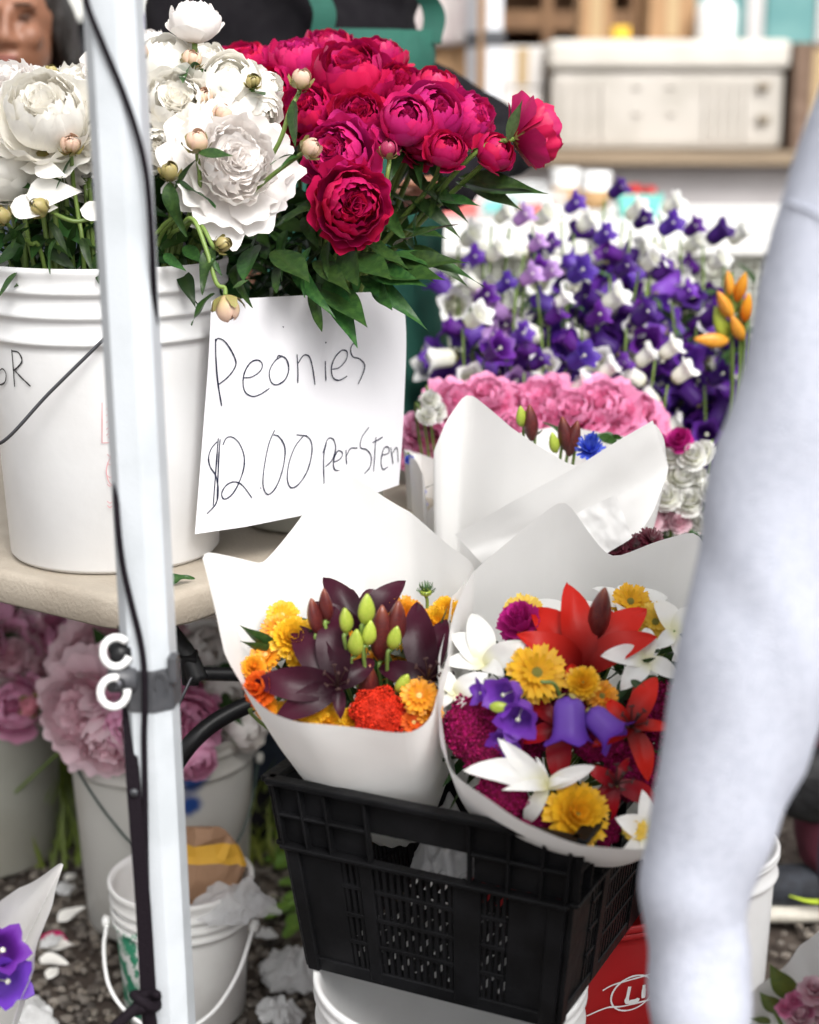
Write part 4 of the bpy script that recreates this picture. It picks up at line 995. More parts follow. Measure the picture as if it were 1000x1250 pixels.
wrap('paper_wrap', 'white paper cone around purple bells standing beside the gravel',
     [(78, 1052, 1.62), (40, 1076, 1.56), (0, 1101, 1.51), (-70, 1150, 1.48), (-130, 1230, 1.47), (-110, 1310, 1.43), (-40, 1330, 1.42), (5, 1275, 1.45), (35, 1195, 1.50), (60, 1110, 1.57)], (-.55, 1.68, .16), .015, seed=6)
wrap('paper_wrap', 'white paper cone around the small pink flowers beneath the hooded sleeve',
     [(1015, 1122, 1.55), (975, 1160, 1.50), (943, 1192, 1.46), (905, 1225, 1.43), (880, 1262, 1.41), (895, 1310, 1.37), (960, 1350, 1.34), (1070, 1340, 1.36), (1130, 1250, 1.44), (1100, 1150, 1.53)], (.53, 1.55, .12), .015, seed=7)

# ------------------------------------------------------------------ white peonies
def foot_in(c, r, z): a = RND.uniform(0, 6.28); rr = r * math.sqrt(RND.random()); return (c[0] + rr * math.cos(a), c[1] + rr * math.sin(a), z)
GW = 'white peonies in the bucket on the table'
WHITE = [ # px, py, Y, radius px, axis, kind, material, seed, label
    (55, 138, 1.90, 58, (.05, -.75, .65), 'ball', m_pw, 3, 'full white double peony with creamy yellow heart beside the pole'),
    (4, 104, 2.03, 48, (-.2, -.4, .9), 'open', m_pwp, 1, 'blush white ragged peony behind the creamy hearted bloom'), (96, 104, 2.05, 42, (.1, -.4, .9), 'open', m_pw, 2, 'ragged white peony between the creamy hearted bloom and the pole'),
    (4, 205, 1.93, 44, (-.3, -.8, .3), 'cup', m_pw, 4, 'smooth cupped white peony low over the bucket rim beneath the creamy hearted bloom'), (110, 212, 1.95, 33, (.1, -.6, -.3), 'cup', m_pw, 5, 'cream globe peony hanging low beside the pole over loose petals'),
    (142, 165, 1.93, 46, (.3, -.7, .5), 'ball', m_pw, 6, 'round white peony half hidden behind the pole beside the cream globe'), (150, 80, 2.05, 46, (.1, -.4, .9), 'ball', m_pwp, 7, 'blush white peony almost hidden by the pole behind the round blooms'),
    (216, 128, 1.93, 48, (.1, -.8, .5), 'ball', m_pw, 8, 'full round white peony between the pole and the open blush bloom'), (205, 78, 2.02, 42, (0, -.4, .9), 'cup', m_pw, 9, 'smooth cupped white peony under the upright closed globe'),
    (196, 180, 1.92, 30, (-.1, -.8, .1), 'cup', m_pw, 10, 'small closed white globe peony beneath the full round bloom'), (287, 197, 1.88, 56, (.35, -.85, .25), 'open', m_pwp, 11, 'wide open blush white peony with loose ragged lower petals'),
    (280, 102, 1.97, 42, (.1, -.6, .7), 'cup', m_pw, 12, 'cupped white peony above the wide open blush bloom'), (314, 140, 1.95, 30, (.5, -.5, -.3), 'cup', m_pw, 13, 'smooth white peony cup touching the magenta blooms'),
    (325, 108, 2.0, 24, (.7, -.3, .3), 'cup', m_pw, 14, 'smallest white peony cup next to the magenta blooms'), (238, 24, 2.0, 30, (.05, -.1, 1), 'cup', m_pwp, 15, 'closed globe of a white peony standing up above the others'),
    (45, 108, 2.12, 44, (0, -.2, 1), 'open', m_pw, 16, None), (170, 60, 2.15, 36, (0, -.2, 1), 'ball', m_pwp, 17, None), (120, 130, 2.1, 50, (0, -.4, .9), 'ball', m_pw, 18, None), (250, 80, 2.1, 36, (0, -.4, .9), 'ball', m_pw, 3, None)]
RIM = (BW, TZ + .36, .14)
for (x, y, Y, rp, ax, kd, m, sd_, lb) in WHITE:
    p = atY(x, y, Y); peony(p, ax, rp * ppm(Y, y) * 1.02, m, foot_in(BW, .085, TZ + .03), kd, sd_ % 7 + 1, lb or 'white peony at the back of the bunch in the large white bucket', None if lb else GW, leaves=2)
# loose drooping guard petals under the first bloom belong to a fading one
def loose_petal(x, y, Y, d, L, m, label, roll=0.0, group=None):
    V, F, pv = leaf_data(W=.30, droop=.15, fold=.2, nu=7, nv=9, wave=.03, seed=int(x)); o = obj('petal', new_mesh('petal', V, F, m, attrs={'pv': np.clip(pv * 0 + 1, 0, 1)}), None, leaf_mx(atY(x, y, Y), d, L, roll)); return tag(o, label, 'petal', group)
for (x, y, d, L, rl) in [(32, 238, (1, -.1, .12), .062, 1.2), (12, 255, (1, -.2, .1), .056, 1.1), (42, 205, (.7, -.3, -.1), .040, 1.0), (98, 255, (.9, -.2, -.15), .04, 1.3)]:
    loose_petal(x, y, 1.872, d, L, m_pw, 'loose white petal drooping beneath the white peonies', rl, 'loose petals under the white peonies')
GB = 'peony buds among the white blooms'; LBUD = 'small round peony bud among the white blooms'
BUDS = [(62, 88, 1.96, 11, (.1, -.3, 1), m_budg), (86, 176, 1.87, 14, (.1, -.6, .7), m_budw), (0, 262, 1.86, 13, (-.2, -.6, .5), m_budg), (240, 171, 1.86, 16, (.05, -.5, .9), m_budw), (207, 208, 1.86, 13, (0, -.6, .8), m_budg),
        (309, 99, 1.93, 10, (.1, -.6, .6), m_budg), (250, 118, 1.93, 12, (.2, -.5, .7), m_budw), (272, 138, 1.92, 14, (.2, -.5, .7), m_budw), (172, 62, 1.99, 11, (0, -.4, 1), m_budw), (235, 72, 1.98, 13, (.3, -.4, .8), m_budw), (300, 152, 1.93, 12, (.2, -.6, .5), m_budg)]
for (x, y, Y, rp, ax, m) in BUDS:
    peony_bud(atY(x, y, Y), ax, rp * ppm(Y, y), m, foot_in(BW, .08, TZ + .05), LBUD, GB, leaves=1, seed=(int(x) % 3) + 1)
peony_bud(atY(47, 252, 1.865), (-.6, -.5, .35), 13 * ppm(1.87, 250), m_budg, foot_in(BW, .06, TZ + .08), 'green round bud on a stem bending sideways over the bucket rim', None, 0, 1, via=[atY(150, 330, 1.97), atY(128, 272, 1.89), atY(90, 270, 1.868)])
peony_bud(atY(273, 298, 1.84), (.6, -.4, .2), 11 * ppm(1.86, 298), m_budg, foot_in(BW, .06, TZ + .1), 'small red green bud beside the drooping stem', None, 1, 1, via=[atY(205, 322, 1.98), atY(238, 272, 1.88)])
hb = peony_bud(atY(278, 378, 1.83), (.15, -.2, -1), 18 * ppm(1.83, 378), m_budw, foot_in(BW, .06, TZ + .1), 'cream bud hanging upside down over the price sign', None, 0, 2, via=[atY(195, 322, 1.98), atY(220, 278, 1.88), atY(236, 268, 1.855), atY(252, 305, 1.84), atY(264, 345, 1.832)])
add_leaf(hb, atY(262, 358, 1.83), atY(222, 390, 1.815) - atY(262, 358, 1.83), .045, roll=.8, var=1)
add_leaf(hb, atY(284, 352, 1.83), atY(306, 338, 1.82) - atY(284, 352, 1.83), .025, m_leafl, roll=.9, var=0)
add_leaf(hb, atY(258, 315, 1.835), atY(272, 338, 1.83) - atY(258, 315, 1.835), .024, roll=.9, var=0)
b1 = peony_bud(atY(381, 180, 1.86), (.6, -.4, .35), 14 * ppm(1.86, 180), m_budw, foot_in(BW, .05, TZ + .1), 'cream green bud on a slanting stem in front of the magenta peonies', None, 2, 1, via=[atY(222, 322, 1.985), atY(262, 275, 1.95), atY(325, 220, 1.88)], lf=.03)
b2 = peony_bud(atY(368, 95, 1.90), (.2, -.4, .9), 14 * ppm(1.9, 95), m_budw, foot_in(BW, .05, TZ + .1), 'cream green bud on an upright stem in front of the magenta peonies', None, 1, 2, via=[atY(222, 322, 2.0), atY(275, 270, 1.96), atY(335, 185, 1.91), atY(354, 135, 1.90)], lf=.03)
add_leaf(b2, atY(358, 122, 1.895), atY(363, 178, 1.87) - atY(358, 122, 1.895), .058, roll=1.1, var=3)
add_leaf(hb, atY(205, 222, 1.86), atY(216, 282, 1.845) - atY(205, 222, 1.86), .062, roll=1.0, var=1)
add_leaf(b1, atY(242, 186, 1.85), atY(284, 192, 1.84) - atY(242, 186, 1.85), .042, roll=.7, var=3)
foliage('foliage', 'dark green peony stems and leaves filling the large white bucket', 'foliage', ((BW[0] - .12, BW[0] + .12), (BW[1] - .115, BW[1] + .09), (TZ + .355, TZ + .475)), 300, .06, m_leaf, 5)
for (x, y, tx, ty) in [(20, 332, 0, 365), (118, 310, 124, 355), (70, 290, 45, 320), (60, 270, 100, 325), (100, 290, 110, 325), (30, 300, 5, 270), (225, 300, 250, 325), (200, 310, 225, 330)]:
    add_leaf(hb, atY(x, y, 1.90), atY(tx, ty, 1.865) - atY(x, y, 1.90), .045, roll=RND.uniform(.3, 1.1), m=m_leaf)
MBs = MB()
for k in range(26):
    a = RND.uniform(-2.9, -.2); r1 = RND.uniform(.05, .12); MBs.add(*tube(catmull([(BW[0] + .5 * r1 * math.cos(a), BW[1] + .5 * r1 * math.sin(a), TZ + .15), (BW[0] + r1 * math.cos(a), BW[1] + r1 * math.sin(a), TZ + .36), (BW[0] + r1 * 1.2 * math.cos(a), BW[1] + r1 * 1.1 * math.sin(a), TZ + .47)], 5), .003, 6))
tag(stuff(MBs.build('stems', m_stem)), 'bundle of pale green peony stems standing in the large white bucket', 'stems')
# wilted scrap of leaf on the table
V, F, pv = leaf_data(W=.28, droop=.5, fold=.5, seed=4, wave=.08); tag(obj('leaf', new_mesh('leaf', V, F, m_leaf, attrs={'pv': pv}), None, leaf_mx(atz(206, 712, TZ + .003), (.9, .2, .5), .03, .5)), 'small wilted green leaf lying on the table beside the bucket', 'leaf')

# ------------------------------------------------------------------ magenta peonies
GM = 'magenta peonies in the bucket behind the price sign'
MAG = [(428, 92, 2.10, 52, (-.05, -.6, .8), 'ball', m_pm, 1, 'largest magenta peony with dense ruffled heart at the top of the bunch'), (487, 106, 2.10, 34, (.3, -.6, .6), 'ball', m_pm, 2, 'magenta peony beside the largest ruffled bloom above the smooth globe'), (362, 72, 2.18, 36, (0, -.4, .9), 'ball', m_pm2, 3, None),
       (300, 78, 2.24, 34, (-.2, -.4, .9), 'ball', m_pm, 4, None), (322, 112, 2.14, 36, (-.2, -.6, .6), 'ball', m_pm, 5, None), (278, 78, 2.28, 28, (-.2, -.4, .9), 'ball', m_pm2, 6, None), (375, 135, 2.06, 36, (-.2, -.7, .5), 'ball', m_pm, 7, 'magenta peony behind the upright cream green bud'),
       (437, 142, 2.03, 33, (.05, -.8, .5), 'ball', m_pm, 3, 'magenta peony directly under the largest ruffled bloom'), (412, 188, 1.965, 42, (-.35, -.8, .35), 'ball', m_pm2, 1, 'bright magenta peony with cupped outer petals above the lowest bloom'), (430, 250, 1.92, 44, (.3, -.9, .05), 'ball', m_pm, 5, 'lowest magenta peony nodding over the dark leaves'),
       (496, 148, 1.99, 33, (.1, -.7, .5), 'cup', m_pm2, 1, 'smooth bright magenta globe peony above the tight dark bud'), (530, 140, 2.03, 40, (.3, -.6, .5), 'cup', m_pm2, 2, 'broad bright magenta peony cup behind the smooth globe'), (545, 183, 1.97, 24, (.2, -.6, .5), 'cup', m_pm, 3, 'small magenta globe peony below the broad cup'), (530, 108, 2.10, 30, (.2, -.3, .9), 'cup', m_pm, 4, None),
       (576, 145, 2.06, 34, (.6, -.4, .4), 'ball', m_pm2, 4, 'bright magenta peony nearest the black sleeve'), (605, 186, 2.0, 24, (.5, -.5, .5), 'cup', m_pm, 5, 'small magenta cup just before the bloom seen from behind'), (657, 160, 2.02, 36, (.80, .30, .25), 'ball', m_pm, 6, 'magenta peony seen from behind on a stem reaching away from the bunch'), (460, 70, 2.2, 34, (0, -.3, 1), 'ball', m_pm, 2, None), (400, 60, 2.25, 34, (0, -.3, 1), 'ball', m_pm, 7, None), (515, 170, 2.02, 28, (.2, -.7, .2), 'ball', m_pm, 6, 'shaded magenta peony between the smooth globe and the small globe')]
PEM = []; RIM = (BM, TZ + .30, .105)
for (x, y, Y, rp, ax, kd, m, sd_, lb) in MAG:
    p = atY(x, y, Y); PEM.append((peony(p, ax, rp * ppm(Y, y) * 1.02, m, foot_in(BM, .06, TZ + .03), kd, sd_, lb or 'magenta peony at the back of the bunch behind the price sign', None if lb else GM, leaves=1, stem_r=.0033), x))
mb_ = peony_bud(atY(475, 181, 1.95), (0, -.3, 1), 13 * ppm(1.95, 181), m_budm, foot_in(BM, .05, TZ + .05), 'tight dark magenta bud on a green stem below the blooms', None, 0, 3, via=[atY(462, 290, 1.99), atY(472, 220, 1.955)])
LV = [(480, 300, 552, 264), (470, 312, 576, 302), (470, 322, 566, 312), (462, 330, 542, 347), (450, 330, 512, 342), (440, 338, 502, 367), (560, 216, 646, 224), (556, 222, 666, 242), (570, 226, 636, 249), (520, 222, 562, 252), (400, 340, 432, 414), (395, 345, 446, 402),
      (386, 345, 384, 397), (360, 325, 380, 362), (385, 318, 424, 348), (336, 305, 377, 348), (465, 248, 492, 292), (500, 240, 556, 268), (450, 300, 500, 322), (430, 310, 478, 345), (490, 280, 548, 285), (505, 300, 560, 330), (480, 320, 530, 338), (420, 300, 440, 350), (400, 295, 395, 335),
      (350, 280, 330, 320), (330, 265, 300, 300), (310, 300, 300, 345), (345, 320, 330, 350), (500, 205, 525, 235), (545, 215, 520, 260), (530, 240, 585, 255), (440, 290, 470, 300), (380, 300, 350, 340), (460, 345, 470, 372), (330, 240, 310, 270), (370, 265, 385, 300), (290, 320, 275, 350)]
for i, (x, y, tx, ty) in enumerate(LV):
    Y0 = 2.02 if x < 480 else 2.05; Y0 -= .06 * (y > 290); a = atY(x, y, Y0); b = atY(tx, ty, Y0 - .05 - .03 * (ty > 340)); pe = min(PEM, key=lambda q_: abs(q_[1] - x))[0]
    add_leaf(pe, a, b - a, (b - a).length * 1.04, m_leaf if i % 4 else m_leafl if x > 520 else m_leaf, roll=RND.uniform(.2, 1.0), var=(0, 2, 0, 3)[i % 4])
# pale leaf by the bloom that reaches away
a = atY(620, 172, 1.98); b = atY(640, 122, 1.97); add_leaf([q_[0] for q_ in PEM if q_[1] == 657][0], a, b - a, (b - a).length, m_leafl, roll=1.2, var=3)
foliage('foliage', 'dense dark green peony leaves below the magenta blooms', 'foliage', ((BM[0] - .10, BM[0] + .10), (BM[1] - .12, BM[1] + .10), (TZ + .30, TZ + .46)), 210, .085, m_leaf, 6, (0, -.5, 0))

# ------------------------------------------------------------------ pink peonies under the table
GP = 'pink peonies in the buckets under the table'
PINK = [(15, 800, 2.62, 46, (0, -.8, .5), 'open', m_pp, BA), (82, 782, 2.66, 40, (.1, -.7, .5), 'ball', m_pp2, BA), (-40, 790, 2.6, 50, (0, -.8, .5), 'open', m_pp2, BA), (20, 862, 2.56, 34, (0, -.8, .3), 'cup', m_pp2, BA), (60, 850, 2.6, 30, (.2, -.7, .3), 'ball', m_pp, BA),
        (122, 800, 2.45, 48, (-.1, -.8, .5), 'open', m_pp, BB), (98, 868, 2.33, 52, (-.35, -.85, .2), 'open', m_pp, BB), (135, 905, 2.30, 42, (-.1, -.8, -.3), 'ball', m_pp, BB), (160, 885, 2.30, 38, (.1, -.9, .1), 'cup', m_pp2, BB), (225, 885, 2.33, 42, (.3, -.8, .1), 'ball', m_pp2, BB),
        (238, 925, 2.31, 28, (.3, -.8, -.3), 'cup', m_pp2, BB), (190, 800, 2.5, 44, (0, -.7, .5), 'ball', m_pp, BB), (255, 795, 2.5, 34, (.2, -.7, .5), 'cup', m_pwp, BB), (282, 850, 2.42, 36, (.4, -.7, .2), 'cup', m_pwp, BB), (300, 890, 2.40, 30, (.6, -.7, -.1), 'cup', m_pwp, BB), (235, 855, 2.42, 24, (.2, -.8, .2), 'cup', m_pp3, BB), (40, 770, 2.72, 40, (0, -.5, .8), 'ball', m_pp, BA), (300, 800, 2.55, 34, (.2, -.6, .6), 'ball', m_pwp, BB)]
for i, (x, y, Y, rp, ax, kd, m, bk) in enumerate(PINK):
    RIM = (bk, .335, .14)
    lb = 'pink peony bloom in the greenish grey bucket under the table' if bk is BA else ('pale cream pink peony in the bucket with blue paint marks' if m is m_pwp else 'pink peony bloom in the bucket with blue paint marks')
    peony(atY(x, y, Y), ax, rp * ppm(Y, y), m, foot_in(bk, .07, .03), kd, i % 7 + 1, lb, GP + (' by the gravel' if bk is BA else ' pale' if m is m_pwp else ''), leaves=1)
peony_bud(atY(36, 861, 2.50), (-.2, -.8, .4), 14 * ppm(2.5, 860), mat('pink_bud_petal', (.5, .12, .16), .45, vcol=(.72, .25, .32)), foot_in(BA, .06, .05), 'coral pink bud at the side of the greenish grey bucket', None, 1)
foliage('foliage', 'dark leaves among the pink peonies in the blue marked bucket', 'foliage', ((BB[0] - .12, BB[0] + .12), (BB[1] - .10, BB[1] + .1), (.33, .48)), 60, .06, m_leaf, 9)
foliage('foliage', 'dark leaves among the pink peonies in the greenish grey bucket', 'foliage', ((BA[0] - .12, BA[0] + .12), (BA[1] - .1, BA[1] + .1), (.36, .52)), 60, .06, m_leaf, 10)

# ------------------------------------------------------------------ bouquet of plum lilies
_atY = atY
def atY(x, y, Y): return _atY(x, y, Y + .035 + .02 * max(0, (y - 850)) / 40)      # keep the blooms inside the paper
B1 = Vector(AP1) + Vector((0, 0, .01)); U1 = Vector((-.05, -.72, .69))
def f1(): return B1 + Vector((RND.uniform(-.012, .012), RND.uniform(-.012, .012), RND.uniform(-.02, .02)))
N1 = 'in the bouquet of plum lilies'
lily_px(412, 838, 1.575, [(411, 744, .05, 0), (314, 828, .0, 0), (338, 874, -.02, 2), (416, 876, -.03, 0), (457, 802, .02, 3), (362, 766, .05, 0)], m_plum, f1(), 'large open plum lily facing outward beside the green buds')
lily_px(522, 830, 1.585, [(514, 738, .05, 0), (462, 812, .01, 3), (548, 760, .04, 0), (530, 868, -.02, 2), (556, 820, .02, 1)], m_plum, f1(), 'dark plum lily pressed against the paper fold')
lily_px(442, 772, 1.655, [(398, 707, .03, 0), (492, 711, .03, 0), (383, 732, .0, 1), (456, 716, .05, 1), (428, 716, .05, 1)], m_plum, f1(), 'upright plum lily at the back of its bouquet', face=(0, -.5, .8), stamens=False)
for (x, y, L, ax) in [(384, 752, .042, (-.15, -.2, 1)), (398, 738, .038, (-.1, -.2, 1)), (466, 772, .064, (.02, -.2, 1)), (483, 762, .056, (.12, -.2, 1)), (450, 838, .06, (.05, -.35, .9))]:
    lily_bud(atY(x, y, 1.60), ax, L, m_dbud, f1(), 'wine brown lily bud in the bouquet of plum lilies', 'wine lily buds', 1.0)
for (x, y, L, ax) in [(422, 757, .030, (-.05, -.3, 1)), (447, 743, .036, (.08, -.3, 1)), (451, 772, .030, (.12, -.3, 1)), (435, 784, .034, (.05, -.4, 1)), (482, 778, .030, (.2, -.4, 1)), (492, 834, .030, (.35, -.5, .8))]:
    lily_bud(atY(x, y, 1.575), ax, L, m_lgreen, f1(), 'lime green lily bud in the bouquet of plum lilies', 'lime lily buds', 1.25)
for (x, y, Y, r, st_, m) in [(358, 780, 1.62, 32, 'zinnia', m_yel), (382, 862, 1.575, 28, 'zinnia', m_yel), (340, 770, 1.63, 24, 'gerbera', m_org), (495, 755, 1.66, 30, 'zinnia', m_org), (535, 762, 1.66, 26, 'zinnia', m_yel), (400, 882, 1.56, 22, 'zinnia', m_yel), (512, 850, 1.565, 26, 'gerbera', m_org), (345, 872, 1.565, 18, 'zinnia', m_yel), (325, 800, 1.615, 22, 'gerbera', m_org), (425, 795, 1.64, 28, 'zinnia', m_org), (465, 815, 1.63, 26, 'zinnia', m_org), (372, 800, 1.62, 28, 'zinnia', m_yel), (345, 752, 1.65, 22, 'gerbera', m_yel), (524, 868, 1.555, 20, 'zinnia', m_org), (362, 886, 1.56, 20, 'zinnia', m_yel), (325, 865, 1.565, 18, 'zinnia', m_org), (545, 745, 1.67, 20, 'zinnia', m_yel), (430, 880, 1.56, 20, 'zinnia', m_yel), (310, 815, 1.60, 18, 'zinnia', m_org), (505, 800, 1.64, 24, 'zinnia', m_yel)]:
    rayflower(atY(x, y, Y), (RND.uniform(-.3, .3), -.75, .65), r * ppm(Y, y), m, st_, f1(), 'zinnia', ('yellow' if m is m_yel else 'orange') + (' layered zinnia ' if st_ == 'zinnia' else ' flat rayed daisy ') + N1, 'zinnia' if st_ == 'zinnia' else 'daisy', ('yellow' if m is m_yel else 'orange') + (' zinnias ' if st_ == 'zinnia' else ' daisies ') + N1, disc=None if st_ == 'zinnia' else m_gold, discr=.16)
rayflower(atY(322, 842, 1.575), (-.5, -.7, .5), 26 * ppm(1.575, 842), m_orr, 'marigold', f1(), 'marigold', 'orange red marigold beside the plum lily petal', 'marigold', disc=None)
celosia(atY(462, 872, 1.555), (.05, -.75, .6), 37 * ppm(1.55, 872), m_cel, f1(), 'bright red crested celosia at the front paper edge', seed=2)
rayflower(atY(505, 882, 1.545), (.2, -.8, .5), 20 * ppm(1.545, 882), m_orr, 'gerbera', f1(), 'daisy', 'small orange red daisy beside the red celosia', 'daisy', disc=m_gold, discr=.15)
bt = rayflower(atY(520, 724, 1.67), (0, -.15, 1), 13 * ppm(1.67, 724), m_leafl, 'button', f1(), 'green_button_flower', 'small spiky green button flower against the white paper', 'flower', disc=m_lgreen, discr=.6)
lf1 = [q_ for q_ in bpy.data.objects if q_.get('label', '').startswith('large open plum')][0]
for (x, y, tx, ty, L) in [(340, 795, 296, 768, .045), (342, 800, 297, 786, .045), (470, 850, 458, 808, .06), (430, 860, 470, 878, .04), (540, 760, 548, 742, .025), (480, 850, 500, 870, .03)]:
    a = atY(x, y, 1.62); b = atY(tx, ty, 1.605); add_leaf(lf1, a, b - a, (b - a).length * 1.1, m_leaf, roll=.8, var=3)
foliage('foliage', 'dark filler leaves inside the bouquet of plum lilies', 'foliage', ((-.135, .03), (1.665, 1.71), (.64, .74)), 130, .045, m_leaf, 21)

# ------------------------------------------------------------------ bouquet of red lilies and violet bells
def atY(x, y, Y): return _atY(x, y, Y + .045 + .02 * max(0, (y - 950)) / 40)
B2 = Vector(AP2) + Vector((0, 0, .01)); N2 = 'in the bouquet of red lilies'
def f2(): return B2 + Vector((RND.uniform(-.012, .012), RND.uniform(-.012, .012), RND.uniform(-.02, .02)))
lily_px(712, 818, 1.58, [(690, 720, .05, 2), (636, 772, .0, 0), (654, 736, .04, 3), (786, 746, .04, 0), (798, 778, .0, 0), (688, 832, -.03, 2), (745, 742, .05, 1)], m_red, f2(), 'upright scarlet lily at the back of the mixed bouquet', face=(0, -.6, .8), stamens=False)
lily_bud(atY(733, 748, 1.585), (.1, -.3, 1), .062, m_dbud, f2(), 'dark red lily bud standing in the scarlet lily', None, .95)
lily_px(770, 888, 1.515, [(802, 830, .03, 0), (787, 952, -.02, 0), (726, 912, -.02, 0), (742, 852, .02, 0), (822, 890, .0, 1), (775, 835, .04, 1)], m_red, f2(), 'deep red lily facing outward next to the pale sleeve')
lily_px(752, 958, 1.485, [(746, 1000, -.02, 2), (800, 985, .0, 0), (715, 935, .0, 0), (770, 925, .02, 1), (720, 975, -.01, 1)], m_crim, f2(), 'dark crimson lily low in the mixed bouquet')
lily_px(684, 884, 1.53, [(690, 960, -.03, 2), (640, 858, .02, 0), (640, 905, .0, 0), (730, 872, .02, 0)], m_crim, f2(), 'crimson lily with a hanging petal behind the violet bells', stamens=False)
WL = [(592, 812, 1.585, [(552, 772, .02, 3), (640, 782, -.01, 0), (575, 752, .04, 0), (544, 812, .0, 0), (618, 828, -.03, 2)], 'white lily with arching petals at the paper edge'),
      (556, 848, 1.56, [(534, 818, .02, 0), (592, 822, -.01, 3), (538, 865, .0, 0), (572, 868, -.02, 1)], 'small white lily tucked inside the paper fold'),
      (668, 960, 1.475, [(612, 900, .02, 2), (572, 938, -.01, 3), (618, 962, -.03, 1), (640, 1008, -.02, 3), (724, 934, .0, 3), (700, 950, -.02, 1), (655, 925, .01, 1)], 'white lily with long twisting lower petals'),
      (788, 806, 1.57, [(736, 802, -.01, 0), (790, 768, .03, 0), (760, 838, -.03, 3), (826, 826, .0, 0)], 'white lily between the two red lilies'),
      (822, 772, 1.60, [(800, 735, .04, 0), (850, 745, .03, 0), (798, 790, -.02, 0), (838, 812, -.02, 1)], 'white lily behind the scarlet lily')]
for (x, y, Y, tips, lb) in WL: lily_px(x, y, Y, tips, m_lilw, f2(), lb, stamens=False, wide=.52 if x == 668 else .85)
for (x, y, ax, sz, rl, lb) in [(690, 760, (-.1, -.3, .9), .05, .4, 'pale cream lily behind the scarlet lily'), (765, 745, (.1, -.3, .9), .05, .1, 'pale cream lily bud cluster against the paper'), (790, 1015, (.2, -.8, .2), .045, .5, 'white lily low at the front paper edge')]:
    lily(atY(x, y, (1.665 if y < 780 else 1.60) - .16 * max(0, (y - 780)) / 230), ax, sz, m_lilw, f2(), lb, roll=rl, seed=int(x) % 5)
for (x, y, Y, r, st_, m, lb) in [(655, 822, 1.54, 40, 'gerbera', m_yel, 'golden daisy behind the violet bells'), (704, 995, 1.445, 46, 'zinnia', m_yel, 'large golden zinnia with green centre at the front'), (640, 752, 1.63, 30, 'gerbera', m_yel2, 'lemon yellow daisy at the back of the mixed bouquet'), (712, 834, 1.535, 24, 'zinnia', m_yel, 'small golden zinnia under the scarlet lily'), (735, 850, 1.54, 22, 'gerbera', m_org, 'orange daisy between the red lilies'), (775, 1012, 1.43, 18, 'gerbera', m_yel2, 'small yellow daisy at the front paper edge'), (800, 760, 1.63, 28, 'gerbera', m_yel2, 'lemon yellow daisy beside the white lily'), (770, 735, 1.66, 26, 'gerbera', m_yel, 'yellow daisy behind the dark red bud')]:
    rayflower(atY(x, y, Y), (RND.uniform(-.15, .15), -.8, .55), r * ppm(Y, y), m, st_, f2(), 'daisy' if st_ == 'gerbera' else 'zinnia', lb, 'daisy' if st_ == 'gerbera' else 'zinnia', disc=m_cone, discr=.2)
for (x, y, Y, r, sd_, lb) in [(582, 888, 1.545, 46, 3, 'big dark magenta celosia against the paper'), (600, 918, 1.52, 40, 4, 'magenta celosia above the twisting white petals'), (615, 968, 1.48, 36, 5, 'magenta celosia below the twisting white petals'), (730, 900, 1.52, 34, 3, 'dark magenta celosia behind the hanging red petal'), (640, 895, 1.56, 38, 4, 'dark magenta celosia under the paired violet bells'), (655, 1000, 1.47, 30, 5, 'dark magenta celosia beside the large golden zinnia'), (770, 940, 1.53, 40, 3, 'dark magenta celosia behind the crimson lily'), (690, 840, 1.60, 40, 4, 'dark magenta celosia behind the golden daisy'), (800, 870, 1.60, 44, 5, 'dark magenta celosia behind the deep red lily'), (735, 1010, 1.46, 28, 4, 'dark magenta celosia at the front paper edge')]:
    celosia(atY(x, y, Y), (-.3, -.8, .4), r * ppm(Y, y), m_celm, f2(), lb, seed=sd_)
rayflower(atY(640, 768, 1.62), (-.3, -.6, .7), 34 * ppm(1.62, 768), m_mag, 'carnation', f2(), 'carnation', 'magenta carnation beside the scarlet lily', 'carnation', disc=None)
bs = thing('bellflower', 'violet bellflower stem with nodding bells over the golden daisy', 'bellflower', f2())
tube_obj('stem', [B2, atY(690, 900, 1.55), atY(680, 840, 1.50), atY(660, 832, 1.495)], .002, m_stem, bs)
for (x, y, ax, L) in [(630, 842, (-.5, -.8, .1), .036), (638, 862, (-.2, -.9, -.1), .040), (694, 850, (.0, -.42, -1), .050), (718, 868, (.75, -.5, -.6), .042), (608, 848, (-.9, -.3, .2), .026), (625, 878, (-.3, -.8, -.5), .034)]:
    add_bell(bs, atY(x, y, 1.50 if x > 680 else 1.515), ax, L, m_vio)
obj('bud', bud_long_mesh(m_lgreen), bs, trs(atY(598, 862, 1.49), aim((1, -.2, 0)), (.03, .03, .022)))
lf2 = bs
for (x, y, tx, ty, L) in [(640, 820, 668, 850, .03), (620, 920, 645, 950, .04), (770, 830, 790, 845, .03)]:
    a = atY(x, y, 1.54); b = atY(tx, ty, 1.53); add_leaf(lf2, a, b - a, (b - a).length * 1.1, m_leaf, roll=.8, var=3)
foliage('foliage', 'dark filler leaves inside the bouquet of red lilies', 'foliage', ((.05, .29), (1.62, 1.70), (.58, .73)), 190, .045, m_leaf, 22)

atY = _atY
